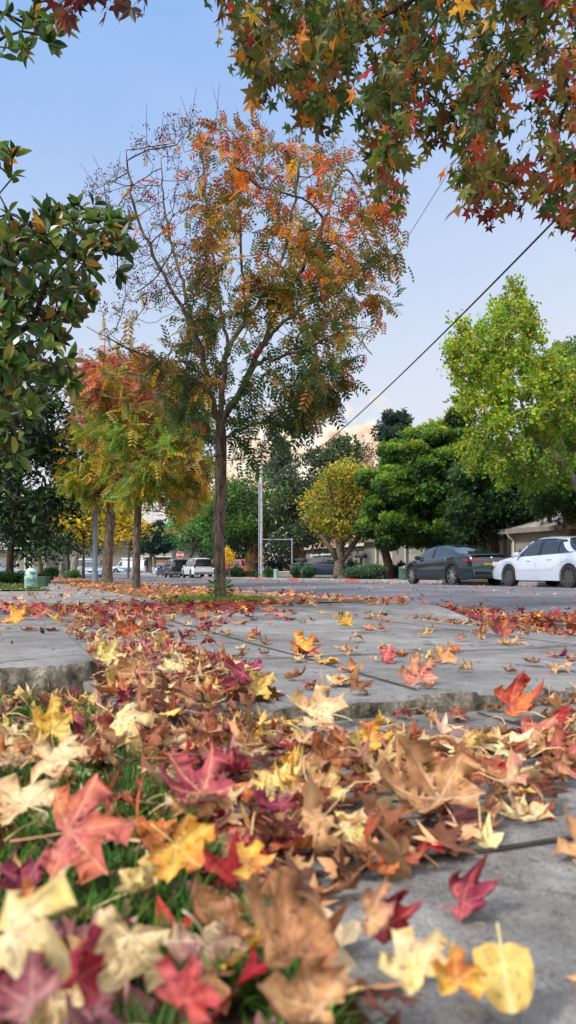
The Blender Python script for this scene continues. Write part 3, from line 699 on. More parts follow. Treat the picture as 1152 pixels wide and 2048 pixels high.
# ------------------------------------------------------------------ sweetgum overhead, its trunk just outside the frame on the right
def sweetgum():
    base = Vector((2.1, 1.5, -.05)); root = tree_root('sweetgum_tree', 'large sweetgum overhanging the top right, star leaves in green, orange and red with spiky balls', base)
    g = [(2.1,1.5,-.2),(2.08,1.55,.9),(2.0,1.7,1.9),(1.9,1.9,2.5)]
    limbs = [[(1.9,1.9,2.5),(1.6,2.6,3.1),(1.2,3.4,3.5),(.7,4.2,3.75),(.1,4.7,3.8)], [(1.9,1.9,2.5),(1.95,2.8,3.0),(1.9,3.7,3.2),(1.75,4.6,3.2)],
             [(1.2,3.4,3.5),(.4,3.5,3.6),(-.4,3.5,3.5),(-1.0,3.4,3.1)], [(1.6,2.6,3.1),(1.35,3.3,3.05),(1.15,3.9,2.85),(.98,4.4,2.55)], [(1.9,3.7,3.2),(1.5,4.0,2.8),(1.32,4.2,2.45)],
             [(.7,4.2,3.75),(.62,4.4,3.2),(.55,4.5,2.8),(.5,4.5,2.45)], [(1.9,1.9,2.5),(1.95,1.6,3.6),(1.8,1.9,4.6)], [(1.8,1.9,4.6),(1.2,2.8,4.9)], [(1.2,3.4,3.5),(.9,3.9,3.3),(.3,4.2,3.1),(-.05,4.3,2.95)]]
    P, par = guide(g, limbs, .12)
    poly = [(425,-30),(440,60),(455,130),(520,190),(600,215),(650,250),(700,275),(745,310),(770,385),(795,420),(820,350),(850,270),(885,280),(905,325),(945,375),(975,425),(1005,455),(1060,430),(1110,440),(1150,470),(1260,440),(1400,300),(1400,-120),(1000,-160),(600,-160)]
    q = sample_poly(poly, 560); Yv = rng.uniform(3.0, 5.2, 560); a1 = np.stack([(q[:,0]-CX)/F*Yv, Yv, CH-(q[:,1]-HY)/F*Yv], 1)
    poly2 = [(70,-120),(75,20),(140,18),(200,28),(260,5),(290,-20),(285,-120)]; q2 = sample_poly(poly2, 40); Y2 = rng.uniform(3.2,3.8,40); a2 = np.stack([(q2[:,0]-CX)/F*Y2, Y2, CH-(q2[:,1]-HY)/F*Y2], 1)
    a3 = np.stack([rng.uniform(.6,2.8,120), rng.uniform(.4,3.0,120), rng.uniform(3.2,5.6,120)], 1)
    P, par = colonize(P, par, np.concatenate([a1,a2,a3]), .12, 1.0, .16, 120, -.05); r, kids = radii(par, .0028, 2.2, .06)
    k = len(subdivide(g, .12))
    for i in range(k): r[i] = max(r[i], .11*(1-.3*i/k)+.05*max(0,1-i/3)**2)
    mb = MB(); skeleton_mesh(mb, P, par, r, 12); D = node_dirs(P, par); px, py = w2px(P)
    ok = inpoly(px, py+8, [(x, y) for x, y in poly]) | inpoly(px, py, poly2) | (py < -120) | (px > 1170)
    w = (r < .012)*np.where(kids == 0, 2.2, 1.0)*ok
    zones = [(bell(640,110,220,150,1.2), G_OLIVE+[(120,84,44),(62,84,34),(74,100,36)]+ORNG[:2]+YELL[:2]+REDS[:1], [3,3,2,3,2,3,3,.7,.5,.8,.5,.25]), (bell(900,180,260,180,1.2), [(66,96,36),(88,112,40),(112,112,44),(54,76,32),(128,100,50)]+ORNG+YELL, [4,4,3,3,2.5,.6,.6,.8,.4,.5,.6,.3,.4]),
             (bell(1080,340,180,140,1.1), [(170,96,54),(150,104,60),(140,72,54)]+REDS+G_OLIVE, [3,3,3,1,.7,.6,3,3,3,2]), (bell(780,350,70,90,1.0), ORNG+G_OLIVE, [2,2,2,1,2,2,2,2]), (bell(1000,440,60,30,1.2), [(176,60,58),(160,84,54),(120,60,44)], [3,2,1]), (bell(1130,60,80,120,.7), PINKS+G_OLIVE, [1,.6,.6,2,2,1,2]), (bell(180,0,160,60,3.0), [(110,46,44),(84,52,40),(130,70,50),(96,36,44)], [1]*4)]
    pc = pist_col(zones)
    lv = put_leaves(P, D, 9000, T_STAR, .055, lambda Q, n: pc(Q, n)*.8, 'hang', .05, w)
    # leaf colours follow the crown zones above
    tree_part('trunk', mb, BARK_D, root); crown_part('crown', [lv], FOL, root)
    M_BALL = mat('seed_ball_brown', L3(52,42,34), .8, var=.3, scale=60)
    t = [i for i in np.where(kids == 0)[0] if ok[i] and r[i] < .01 and py[i] > -20 and px[i] > 430 and px[i] < 1150]; rnd.shuffle(t)
    bm = bmesh.new(); bmesh.ops.create_icosphere(bm, subdivisions=2, radius=.0125); bm.verts.ensure_lookup_table()
    for i, p in enumerate(bm.verts):
        if i % 2 == 0: p.co *= 1.45
    bmesh.ops.create_cone(bm, cap_ends=False, segments=4, radius1=.0012, radius2=.0009, depth=.07, matrix=Matrix.Translation((0,0,.045)))
    me = bpy.data.meshes.new('seed_ball'); bm.to_mesh(me); bm.free(); me.materials.append(M_BALL)
    for i in t[:46]:
        o = bpy.data.objects.new('seed_ball', me); link(o, root); o.location = Vector(P[i])-root.location+Vector((0,0,-.078)); s = rnd.uniform(.8,1.15); o.scale = (s,s,1)
sweetgum()

# ------------------------------------------------------------------ magnolia on the left
def magnolia():
    base = Vector((-3.9, 6.6, -.02)); root = tree_root('magnolia_tree', 'dark evergreen magnolia with big glossy leaves reaching in from the left edge', base)
    g = [(-3.9,6.6,-.2),(-3.85,6.6,.9),(-3.8,6.55,1.8)]
    limbs = [[(-3.8,6.55,1.8),(-3.2,6.4,2.4),(-2.6,6.2,2.7),(-2.05,6.0,2.9)], [(-3.8,6.55,1.8),(-3.3,6.2,2.0),(-2.6,6.0,2.05),(-2.0,5.9,2.1)], [(-3.8,6.55,1.8),(-3.6,6.5,3.2),(-3.0,6.3,4.2),(-2.5,6.1,4.7)],
             [(-3.6,6.5,3.2),(-3.2,6.2,3.6),(-2.6,6.0,3.7)], [(-3.8,6.55,1.8),(-3.4,6.6,1.6),(-2.7,6.5,1.5),(-2.2,6.4,1.5)], [(-3.0,6.3,4.2),(-2.6,6.0,4.1),(-2.2,5.8,4.15)], [(-3.6,6.5,3.2),(-3.9,6.9,4.6),(-3.8,6.8,5.6)]]
    P, par = guide(g, limbs, .14)
    polys = [([(-260,-60),(60,-30),(100,20),(160,60),(150,110),(110,150),(60,120),(10,150),(-60,180),(-260,200)], 90, 6.0, .5), ([(-200,270),(40,285),(55,320),(30,370),(-40,380),(-200,400)], 40, 6.0, .5),
             ([(-260,430),(0,440),(70,425),(140,405),(205,405),(255,450),(250,490),(290,520),(250,560),(190,570),(170,640),(120,690),(165,730),(150,790),(95,780),(70,850),(40,930),(-60,950),(-260,900)], 900, 6.0, .9), ([(0,470),(80,450),(150,440),(200,470),(180,560),(140,640),(100,700),(60,780),(0,860)], 420, 5.9, .7), ([(-300,-200),(-100,-200),(-100,800),(-300,900)], 60, 6.6, 1.2)]
    A = []
    for pl, n, Y, th in polys:
        q = sample_poly(pl, n); Yv = Y+rng.uniform(-th, th, n); A.append(np.stack([(q[:,0]-CX)/F*Yv, Yv, CH-(q[:,1]-HY)/F*Yv], 1))
    P, par = colonize(P, par, np.concatenate(A), .14, 2.2, .17, 140, .0); r, kids = radii(par, .006, 2.1, .09)
    for i in range(len(subdivide(g, .14))): r[i] = max(r[i], .13)
    print('magnolia nodes', len(P))
    mb = MB(); skeleton_mesh(mb, P, par, r, 12); D = node_dirs(P, par); px, py = w2px(P)
    ok = np.zeros(len(P), bool)
    for pl, *_ in polys: ok |= inpoly(px, py, pl)
    tips = np.where((r < .022) & ok)[0]; parts = []
    pal, wts = [(66,92,46),(84,112,52),(52,76,42),(106,132,58),(132,142,64),(140,100,54),(206,150,52)], [4,5,3,4,3,.9,.45]
    for i in tips:
        n = int(rng.integers(10, 16)) if kids[i] == 0 else int(rng.integers(2, 7)); ax = unit(D[i]*.8+np.array([.15,-.25,.55])); a = rng.uniform(0, 2*pi)+np.arange(n)*2.4
        X = unit(np.cross(ax, [.3,.2,.9])); Yx = np.cross(ax, X); op = rng.uniform(.35,1.15,n)
        d = ax*np.cos(op)[:,None]+(X*np.cos(a)[:,None]+Yx*np.sin(a)[:,None])*np.sin(op)[:,None]+np.array([0,0,-.12])
        parts.append(scatter(T_OV[0], T_OV[1], P[i]+rng.normal(0,.012,(n,3)), frames(unit(d), np.tile(ax,(n,1))+rng.normal(0,.25,(n,3))), rng.uniform(.085,.15,n), pick(pal, wts, n, jit=.2)*.86, T_OV[2]))
    tree_part('trunk', mb, BARK_D, root); crown_part('crown', parts, GLOSSY, root)
magnolia()

# ------------------------------------------------------------------ trees further off, crowns built of leaf clumps
def clump_crown(polys, Y, nblob, rb, thick, nleaf, size, pal, wts, T=None, top=None, shell=.45, up=.5, mode='rand', dark=.55):
    """polys: crown outline; blobs: leafy clumps inside it; returns list of scatter parts and blob centres"""
    T = T or T_BL; q = sample_poly(polys, nblob); p = np.array(polys); ctr = p.mean(0); rx = np.ptp(p[:,0])/2
    q = ctr+(q-ctr)*.93; rad = rng.uniform(rb[0], rb[1], nblob)/F*Y
    dep = rng.uniform(-1, 1, nblob)*thick*np.sqrt(np.clip(1-((q[:,0]-ctr[0])/rx)**2, .08, 1)); B = px2w(q, Y); B[:,1] += dep; B[:,0] *= (Y+dep)/Y; B[:,2] = CH+(B[:,2]-CH)*(Y+dep)/Y
    w = rad**2; i = rng.choice(nblob, nleaf, p=w/w.sum()); d = unit(rng.normal(0, 1, (nleaf, 3))+np.array([0, -.15, up])); rr = rad[i]*(1-shell*rng.random(nleaf)**1.6)
    Pn = B[i]+d*rr[:, None]*np.array([1.15, 1.0, .85]); Pn += rng.normal(0, 1, (nleaf, 3))*rad[i][:, None]*.22
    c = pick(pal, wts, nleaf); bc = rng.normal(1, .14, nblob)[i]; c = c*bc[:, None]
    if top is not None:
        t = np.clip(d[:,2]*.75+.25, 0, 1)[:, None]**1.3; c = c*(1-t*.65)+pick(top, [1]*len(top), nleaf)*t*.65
    c = c*(dark+(1-dark)*np.clip(d[:,2]*.7+.6, 0, 1))[:, None]   # shade painted into the colour: leaves darken towards each clump's underside
    ld = d*.6+rng.normal(0, .7, (nleaf, 3))+np.array([0,0,(-.5 if mode == 'hang' else .25)]); nn = d+rng.normal(0, .7, (nleaf, 3))
    return scatter(T[0], T[1], Pn, frames(unit(ld), nn), size*np.clip(rng.normal(1,.25,nleaf),.5,1.6), np.clip(c*1.25,0,1), T[2]), B
def far_tree(name, label, Y, trunk, rt, poly, nblob, rb, thick, nleaf, size, pal, wts, bark=None, limbs=10, m=None, group=None, cat='tree', base_dz=0.0, extra=(), **kw):
    x, y = trunk[0]; base = Vector(((x-CX)/F*Y, Y, float(gz(Y))+base_dz)); root = tree_root(name, label, base, cat, group)
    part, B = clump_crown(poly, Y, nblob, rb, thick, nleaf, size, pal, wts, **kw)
    mb = MB(); tp = [base+Vector((0,0,-.2)), base+Vector((0,0,.02))]+[at(a, b, Y) for a, b in trunk[1:]]; k = len(tp)
    fine = [tp[0]]
    for a, b in zip(tp[:-1], tp[1:]):
        for t in (.34,.67,1): fine.append(a.lerp(b, t)+Vector((rng.normal(0,rt*.12), rng.normal(0,rt*.12), 0)))
    n = len(fine); mb.tube(fine, [rt*(1.55 if i < 2 else 1.15 if i < 4 else 1)*(1-.55*i/n) for i in range(n)], 12)
    top = tp[-1]; prev = tp[-2]
    order = rng.permutation(len(B))[:limbs]
    for j in order:
        e = Vector(B[j]); s = prev.lerp(top, rng.uniform(.35, 1)); mid = s.lerp(e, .5)+Vector((rng.normal(0,.1), rng.normal(0,.1), .12*(e-s).length)); q = [s, s.lerp(mid,.5), mid, mid.lerp(e,.5)+Vector((0,0,.03)), e]
        mb.tube(q, [rt*.42, rt*.36, rt*.28, rt*.17, rt*.06], 7, cap=False)
    for pts, r0 in extra: mb.tube([at(a, b, Y+(c[0] if c else 0)) for a, b, *c in pts], [r0*(1-.7*i/len(pts)) for i in range(len(pts))], 6)
    tree_part('trunk', mb, bark or BARK, root); crown_part('crown', [part], m or FOL, root); return root
GR1 = [(58,92,44),(74,112,50),(44,76,40)]
# dark evergreen filling the left edge under the magnolia
far_tree('evergreen_tree', 'deep green shady tree filling the left edge behind the utility pillar', 24, [(20,1160),(22,1120),(28,1040)], .16, [(-90,650),(20,660),(80,720),(105,800),(128,880),(140,950),(130,1040),(140,1090),(80,1115),(10,1100),(-40,1120),(-100,1080)], 90, (20,46), 2.4, 14000, .17, [(32,50,30),(42,62,36),(62,86,44),(24,38,26),(96,118,56)], [4,4,2,4,1], T=T_OV, m=GLOSSY, limbs=12, bark=BARK_D, shell=.8)
far_tree('shade_tree', 'dark spreading tree behind the small green bin and blue car on the left', 48, [(82,1145),(80,1120),(70,1080)], .2, [(0,1000),(90,985),(170,1000),(200,1050),(195,1095),(140,1110),(60,1112),(0,1105)], 36, (16,30), 2.6, 5200, .26, [(46,72,40),(62,96,50),(34,54,34),(120,140,80)], [4,3,4,1], limbs=10)
# golden street trees down the verge
for lab, Y, bx, tr, rt, poly, nl, bk in (
    ('thin dark stemmed street tree with golden yellow leaves beside the parked near side cars', 39, 167, [(167,1160),(167,1100),(168,1050)], .085, [(110,1000),(150,965),(215,975),(262,1010),(268,1060),(232,1090),(190,1085),(140,1080),(105,1045)], 3000, BARK_D),
    ('forked pale street tree behind the groundcover in front of the blue car', 52, 124, [(124,1147),(126,1110),(124,1080)], .27, [(85,1015),(130,985),(175,1010),(170,1060),(140,1080),(90,1075)], 1500, BARK_P),
    ('stout pale grey street trunk, slightly leaning, with gold leaves above the groundcover', 55, 147, [(146,1150),(150,1110),(153,1075)], .33, [(110,1000),(160,985),(215,1015),(215,1065),(160,1075),(110,1060)], 1700, BARK_P),
    ('twin dark street tree between the two pale trunks down the pavement', 60, 136, [(136,1149),(136,1115),(137,1080)], .17, [(115,1010),(150,1000),(180,1020),(170,1062),(130,1068)], 900, BARK_D)):
    far_tree('street_tree', lab, Y, tr, rt, poly, 26, (13,24), 1.8, nl, .24, [(196,164,40),(170,150,40),(120,120,40),(84,96,40),(222,184,60)], [4,3,3,2,2], bark=bk, limbs=9, group='golden street trees down the near pavement')
# trees round the far end of the street
far_tree('gold_tree', 'yellow tree behind the broad pink street tree, above the ambulance', 60, [(256,1142),(258,1100),(262,1060)], .12, [(215,1020),(250,985),(300,1000),(305,1045),(280,1080),(240,1085),(215,1065)], 26, (16,28), 2, 2400, .27, [(200,170,44),(214,186,60),(150,146,48),(100,110,46)], [4,3,2,1])
far_tree('cedar_tree', 'blue green drooping cedar in front of the two storey apartments', 118, [(302,1140),(302,1100),(300,1050)], .3, [(262,1085),(290,1060),(300,1025),(318,1050),(345,1085),(352,1098),(310,1106),(262,1108)], 30, (7,13), 2.6, 2600, .5, [(40,66,62),(52,82,74),(32,52,50)], [1,1,1], T=T_SPR, mode='hang')
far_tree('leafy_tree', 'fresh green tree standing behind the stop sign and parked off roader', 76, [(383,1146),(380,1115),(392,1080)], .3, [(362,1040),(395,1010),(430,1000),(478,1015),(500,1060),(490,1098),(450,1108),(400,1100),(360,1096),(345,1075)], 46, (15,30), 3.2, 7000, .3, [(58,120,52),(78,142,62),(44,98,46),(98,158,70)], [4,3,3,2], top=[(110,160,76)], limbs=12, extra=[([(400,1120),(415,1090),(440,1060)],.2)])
far_tree('sapling', 'small bright yellow sapling just right of the near trunk, by the red pickup', 60, [(459,1147),(459,1125)], .05, [(448,1100),(460,1095),(468,1110),(467,1128),(452,1132),(446,1118)], 16, (5,9), .5, 700, .15, [(232,190,60),(220,170,44),(206,180,70)], [1,1,1], limbs=7)
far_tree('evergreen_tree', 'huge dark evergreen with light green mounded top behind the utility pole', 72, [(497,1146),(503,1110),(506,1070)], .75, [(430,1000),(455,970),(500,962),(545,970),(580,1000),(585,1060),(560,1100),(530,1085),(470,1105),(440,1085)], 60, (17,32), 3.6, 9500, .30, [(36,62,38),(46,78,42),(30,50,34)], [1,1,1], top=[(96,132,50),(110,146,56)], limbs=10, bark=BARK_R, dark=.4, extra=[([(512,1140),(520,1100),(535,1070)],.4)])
far_tree('broadleaf_tree', 'tall dark leathery tree with shaggy brown trunk right of the utility pole', 58, [(600,1147),(604,1118),(592,1080)], .42, [(535,1010),(560,960),(600,935),(640,900),(680,872),(720,895),(715,930),(690,960),(660,1000),(650,1060),(640,1095),(600,1108),(560,1098),(540,1060)], 64, (16,30), 2.8, 9500, .28, [(40,60,38),(56,78,44),(76,94,56),(34,48,34),(110,110,60)], [4,4,3,3,1], T=T_OV, m=GLOSSY, bark=BARK_R, limbs=12, extra=[([(596,1115),(580,1092),(570,1070)],.22)])
far_tree('russet_tree', 'sparse russet tree rising behind the yellow one, against the glowing cloud', 66, [(700,1150),(702,1060),(704,1000)], .25, [(640,960),(670,915),(715,900),(760,885),(800,905),(790,950),(750,980),(690,1000),(640,1000)], 46, (13,24), 2.2, 3600, .22, [(140,92,70),(160,104,82),(116,92,56),(96,90,50),(150,70,60)], [3,3,2,2,1], limbs=26)
far_tree('maple_tree', 'yellow and amber tree with grey forked trunk in front of the dark blue car', 46, [(680,1146),(678,1116),(680,1095)], .40, [(612,1012),(632,978),(650,950),(672,938),(700,920),(735,938),(752,975),(768,1000),(748,1030),(762,1066),(722,1092),(690,1080),(660,1094),(630,1088),(616,1050)], 80, (9,24), 2.4, 9000, .21, [(190,168,52),(158,158,52),(118,134,52),(200,146,70),(90,114,48)], [3,3,4,2,3], bark=BARK, limbs=14, extra=[([(684,1120),(705,1092),(725,1065)],.2),([(676,1120),(660,1095),(640,1070)],.2)])
# pines against the sky
def conifer(name, label, Y, bx, top, bot, wid, pal, n, size, levels, rt, sparse=False):
    base = Vector(((bx-CX)/F*Y, Y, float(gz(Y)))); root = tree_root(name, label, base); H = at(bx, top, Y).z-base.z; z0 = at(bx, bot, Y).z-base.z
    mb = MB(); mb.tube([base, base+Vector((0,0,H*.5)), base+Vector((0,0,H))], [rt, rt*.6, .03], 8); Q = []
    for kk in range(levels):
        t = kk/(levels-1); z = z0+(H-z0)*t; L = wid/F*Y*((1-t)**.8 if not sparse else (.55+.45*sin(pi*min(1, t*1.1+.1))))*rng.uniform(.75,1.15)
        for b in range(6):
            a = rng.uniform(0, 2*pi); d = Vector((cos(a), sin(a), -.18 if not sparse else .35)); e = base+Vector((0,0,z))+d*L; s = base+Vector((0,0,z)); mb.tube([s, s.lerp(e,.5)+Vector((0,0,.05*L)), e], [.05,.035,.015], 4, cap=False)
            for f in np.linspace(.35, 1, 5) if not sparse else (.75,.9,1.0): Q.append(np.array(s.lerp(e, float(f))))
    Q = np.array(Q); i = rng.choice(len(Q), n); P = Q[i]+rng.normal(0, size*.55, (n,3)); d = rng.normal(0,1,(n,3))+np.array([0,0,-.1])
    tree_part('trunk', mb, BARK_D, root); crown_part('crown', [scatter(T_SPR[0], T_SPR[1], P, frames(unit(d), rng.normal(0,1,(n,3))), size*rng.uniform(.7,1.3,n), pick(pal,[1]*len(pal),n), T_SPR[2])], FOL, root)
conifer('pine_tree', 'open topped dark pine standing alone against the sky above the mounded evergreen', 90, 790, 838, 905, 34, [(50,72,60),(62,84,66)], 900, .55, 7, .25, True)
conifer('redwood_tree', 'distant grey green conifer against the pink cloud near the pole top', 120, 561, 885, 960, 34, [(84,100,86),(98,112,94)], 1500, .7, 12, .4)
# the mounded evergreens and the ginkgo on the right
CLD = [(56,106,46),(68,124,54),(50,90,46),(40,72,40)]
def mounded():
    Y = 42.5; base = Vector(((778-CX)/F*Y, Y, float(gz(Y)))); root = tree_root('mounded_evergreen', 'large evergreen of rounded bright green mounds above the long shrub and mailboxes', base)
    C = [(760,965,30),(790,935,28),(830,905,32),(872,880,36),(905,862,34),(930,890,34),(885,925,34),(845,955,34),(805,985,32),(770,1010,32),(752,1045,30),(790,1045,32),(830,1015,36),(870,985,38),(910,960,36),(940,990,34),(905,1010,34),(860,1045,32),(825,1070,26),(780,1080,24),(895,1055,28),(860,905,28),(915,925,30),(790,900,18),(815,955,28),(935,1040,26)]
    parts = []; mb = MB(); B = []
    for cx, cy, rr in C:
        for k in range(6):
            px, py, r = cx+rng.normal(0,rr*.5), cy+rng.normal(0,rr*.42), rr*rng.uniform(.34,.85); dep = rng.uniform(-1,1)*2.1*(1 if k else .6); Yb = Y+dep; c = np.array(at(px, py, Yb)); B.append(c); R = r/F*Yb; n = int(330*(r/24)**2)
            d = unit(rng.normal(0,1,(n,3))+np.array([0,-.25,.45])); ruff = np.array([mn.noise(Vector(q*3.1+c)) for q in d])
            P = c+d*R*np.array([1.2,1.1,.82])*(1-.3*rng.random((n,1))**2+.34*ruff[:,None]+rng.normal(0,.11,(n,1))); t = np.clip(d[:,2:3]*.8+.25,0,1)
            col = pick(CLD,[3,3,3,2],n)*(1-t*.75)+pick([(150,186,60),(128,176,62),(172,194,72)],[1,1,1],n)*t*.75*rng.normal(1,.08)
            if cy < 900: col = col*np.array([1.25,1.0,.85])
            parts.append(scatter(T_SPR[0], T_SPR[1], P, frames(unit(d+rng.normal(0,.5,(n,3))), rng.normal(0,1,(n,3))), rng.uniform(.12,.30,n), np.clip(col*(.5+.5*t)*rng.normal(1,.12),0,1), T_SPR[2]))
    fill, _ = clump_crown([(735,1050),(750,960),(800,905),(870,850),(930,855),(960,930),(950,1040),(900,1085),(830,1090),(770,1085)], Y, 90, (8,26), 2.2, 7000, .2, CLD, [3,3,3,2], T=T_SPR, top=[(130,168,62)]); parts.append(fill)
    t0 = [base+Vector((0,0,-.2)), at(776,1125,Y), at(768,1095,Y), at(775,1055,Y), at(800,1010,Y)]; mb.tube(t0, [.30,.25,.22,.19,.14], 10)
    for j in rng.permutation(len(B))[:22]:
        s = t0[3].lerp(t0[4], rng.random()); e = Vector(B[j]); mb.tube([s, s.lerp(e,.5)+Vector((0,0,.25)), e], [.12,.09,.04], 6, cap=False)
    tree_part('trunk', mb, BARK_D, root); crown_part('crown', parts, FOL, root)
mounded()
far_tree('juniper_tree', 'shadowy blue green evergreen hanging over the garages behind the black sedan', 38.5, [(985,1150),(990,1100),(985,1040)], .3, [(912,960),(940,900),(990,890),(1060,900),(1085,960),(1080,1020),(1070,1062),(1010,1052),(985,1088),(950,1098),(925,1082),(905,1030)], 80, (16,32), 2.0, 14000, .17, [(36,66,42),(48,82,48),(30,54,40),(70,104,52)], [4,4,4,2], T=T_SPR, bark=BARK_D, limbs=16, dark=.4, top=[(78,112,50)])
GK = [(124,160,40),(152,178,46),(102,142,42),(174,178,52),(200,178,54)]
def ginkgo():
    Y = 27.5; base = Vector(((1262-CX)/F*Y, Y, float(gz(Y)))); root = tree_root('ginkgo_tree', 'tall yellow green ginkgo with a pale leaning trunk above the white sedan', base)
    P, par = guide([tuple(base+Vector((0,0,-.2)))]+lp(Y, (1225,1060), (1180,1000), (1130,942), (1085,885)), [lp(Y, (1085,885), (1040,800,-.3), (1010,700,-.2), (1015,600,0), (1030,560)), lp(Y, (1085,885), (1010,860,.5), (950,800,.8), (910,740,.9)), lp(Y, (1130,942), (1120,840,.6), (1130,760,.8)), lp(Y, (1040,800,-.3), (960,720,-.6), (900,650,-.7)), lp(Y, (1180,1000), (1200,880,-.6), (1190,780,-1))], .3)
    poly = [(1000,610),(1055,595),(1085,650),(1110,690),(1160,740),(1260,760),(1290,880),(1250,960),(1150,950),(1090,945),(1060,960),(1000,935),(950,945),(925,880),(940,810),(905,800),(900,740),(895,700),(915,665),(940,665),(965,650),(985,630)]
    att = crown_attractors(poly, 700, Y, 2.6); P, par = colonize(P, par, att, .26, 1.8, .36, 120, .06); r, kids = radii(par, .008, 2.2, .19)
    for i in range(len(subdivide([tuple(base)]+lp(Y, (1225,1060), (1180,1000), (1130,942), (1085,885)), .3))): r[i] = max(r[i], .2)
    mb = MB(); skeleton_mesh(mb, P, par, r, 10); D = node_dirs(P, par); px, py = w2px(P)
    w = (r < .03)*np.where(kids == 0, 1.6, 1.0)*(.35+1.3*np.clip(np.array([mn.noise(Vector(p*.75)) for p in P])+.45, 0, 1))
    def colf(Q, n):
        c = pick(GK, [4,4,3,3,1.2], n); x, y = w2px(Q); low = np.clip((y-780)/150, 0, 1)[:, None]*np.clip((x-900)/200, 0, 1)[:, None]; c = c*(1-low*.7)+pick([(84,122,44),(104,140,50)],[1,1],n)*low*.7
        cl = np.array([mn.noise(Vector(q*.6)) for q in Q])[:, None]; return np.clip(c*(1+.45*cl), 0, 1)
    ns, m = 3500, 12; s = rng.choice(len(P), ns, p=w/w.sum()); ctr = np.array(at(1070, 800, Y)); o_ = unit(P[s]-ctr); low = np.clip((py[s]-760)/140, 0, 1)[:, None]
    sd_ = unit(o_*.55+np.array([0,0,.75])*(1-low)+np.array([0,0,-.9])*low+rng.normal(0,.42,(ns,3))); t = (np.arange(m)+.5)/m; L = rng.uniform(.3,.75,ns)*np.where(o_[:,2] > .45, 1.15, 1)
    Q = (P[s][:,None,:]+sd_[:,None,:]*(L[:,None]*t)[:,:,None]+np.array([0,0,-.22])*((L[:,None]*t)**2)[:,:,None]).reshape(-1,3)+rng.normal(0,.045,(ns*m,3)); n = len(Q)
    for q in range(0, ns, 2):
        e0 = P[s[q]]; mb.tube([e0, e0+sd_[q]*L[q]*.5+np.array([0,0,-.05*L[q]]), e0+sd_[q]*L[q]+np.array([0,0,-.22*L[q]**2])], [.009,.006,.003], 3, cap=False)
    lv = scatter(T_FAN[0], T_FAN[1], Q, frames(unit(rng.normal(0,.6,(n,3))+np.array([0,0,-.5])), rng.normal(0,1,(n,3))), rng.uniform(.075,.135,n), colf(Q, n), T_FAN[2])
    tree_part('trunk', mb, BARK_P, root); crown_part('crown', [lv], FOL, root)
ginkgo()
far_tree('rough_trunk_tree', 'thick shaggy brown trunk with a dark rounded crown at the right edge', 33, [(1146,1150),(1140,1080),(1142,1020)], .52, [(1085,760),(1100,720),(1130,695),(1180,690),(1260,720),(1300,850),(1290,1010),(1230,1064),(1170,1050),(1120,1062),(1060,1045),(1045,990),(1085,930),(1090,840)], 90, (20,42), 2.4, 14000, .17, [(52,84,42),(66,100,48),(42,68,40)], [1,1,1], T=T_SPR, bark=BARK_R, limbs=10, top=[(98,128,54)], extra=[([(1150,1050),(1120,1010),(1100,985)],.2)])
# a backdrop of distant trees, each a tree of its own
for i, (px, Y, top, wd_) in enumerate(((10,160,1000,90),(95,150,990,80),(185,165,1000,80),(405,160,985,70),(470,130,965,75),(560,125,950,80),(650,120,960,80),(850,85,930,110),(990,80,900,120),(1110,75,900,120))):
    far_tree('background_tree', ('hazy dark green tree closing the view behind %s' % ('the red car at the left edge','the blue car','the pale street trunks','the white sport utility car','the mounded evergreen left of the pole','the utility pole','the tiled roof house','the bright mounded evergreen','the black sedan garages','the white sedan house')[i]), Y,
             [(px,1142),(px,1100),(px,top+40)], .35, [(px-wd_*.8,1150),(px-wd_,1075),(px-wd_*.6,top+20),(px,top),(px+wd_*.6,top+18),(px+wd_,1075),(px+wd_*.8,1150)], 60, (14,28), 3, 5200, .6, [(46,68,42),(58,82,50),(38,56,36)], [1,1,1], limbs=8, group='distant trees closing the view')
def road_h(v):
    s = (KF+.02-KN)/4; k = min(3, max(0, int((v-KN)/s))); h = [.10*sin(pi*(KN+s*i-KN)/(KF-KN)) for i in range(5)]; t = (v-KN)/s-k; return h[k]*(1-t)+h[k+1]*t
# ================================================================== shared object materials
M_STEEL = mat('galvanised_steel', L3(150,158,168), .45, .6, var=.08, scale=20)
M_LAMP = mat('blue_grey_paint', L3(122,136,150), .5, .1, var=.12, scale=14)
M_BLACK = mat('black_paint', (.012,.012,.013), .35, 0, var=.2, scale=20)
M_WOODP = mat('grey_wood', L3(130,118,104), .9, var=.25, scale=30, bump=.4)
M_STUCCO = mat('grey_stucco', L3(126,124,116), .95, var=.10, scale=2.5, bump=.25, bscale=70)
M_STUCCO2 = mat('cream_stucco', L3(128,124,116), .95, var=.08, scale=2.5, bump=.25, bscale=70)
M_TRIM = mat('pale_trim', L3(196,194,184), .7, var=.06, scale=8)
M_DOOR = mat('garage_door_paint', L3(166,162,148), .6, var=.06, scale=5)
M_DARK = mat('dark_opening', (.01,.01,.011), .6)
M_WIN = mat('window_glass', (.03,.035,.04), .08, var=.3, scale=2, spec=.8)
M_GREENP = mat('weathered_green_plastic', L3(120,156,148), .6, var=.12, scale=9)
M_GREEND = mat('dark_green_plastic', L3(52,84,70), .6, var=.15, scale=12)
M_RED = mat('sign_red', L3(190,36,44), .45, var=.05)
M_WHITE = mat('sign_white', (.8,.8,.8), .45, var=.03)
M_CABLE = mat('black_cable', (.015,.015,.017), .6)
M_PLANK = mat('brown_planks', L3(150,100,64), .85, var=.3, scale=8)
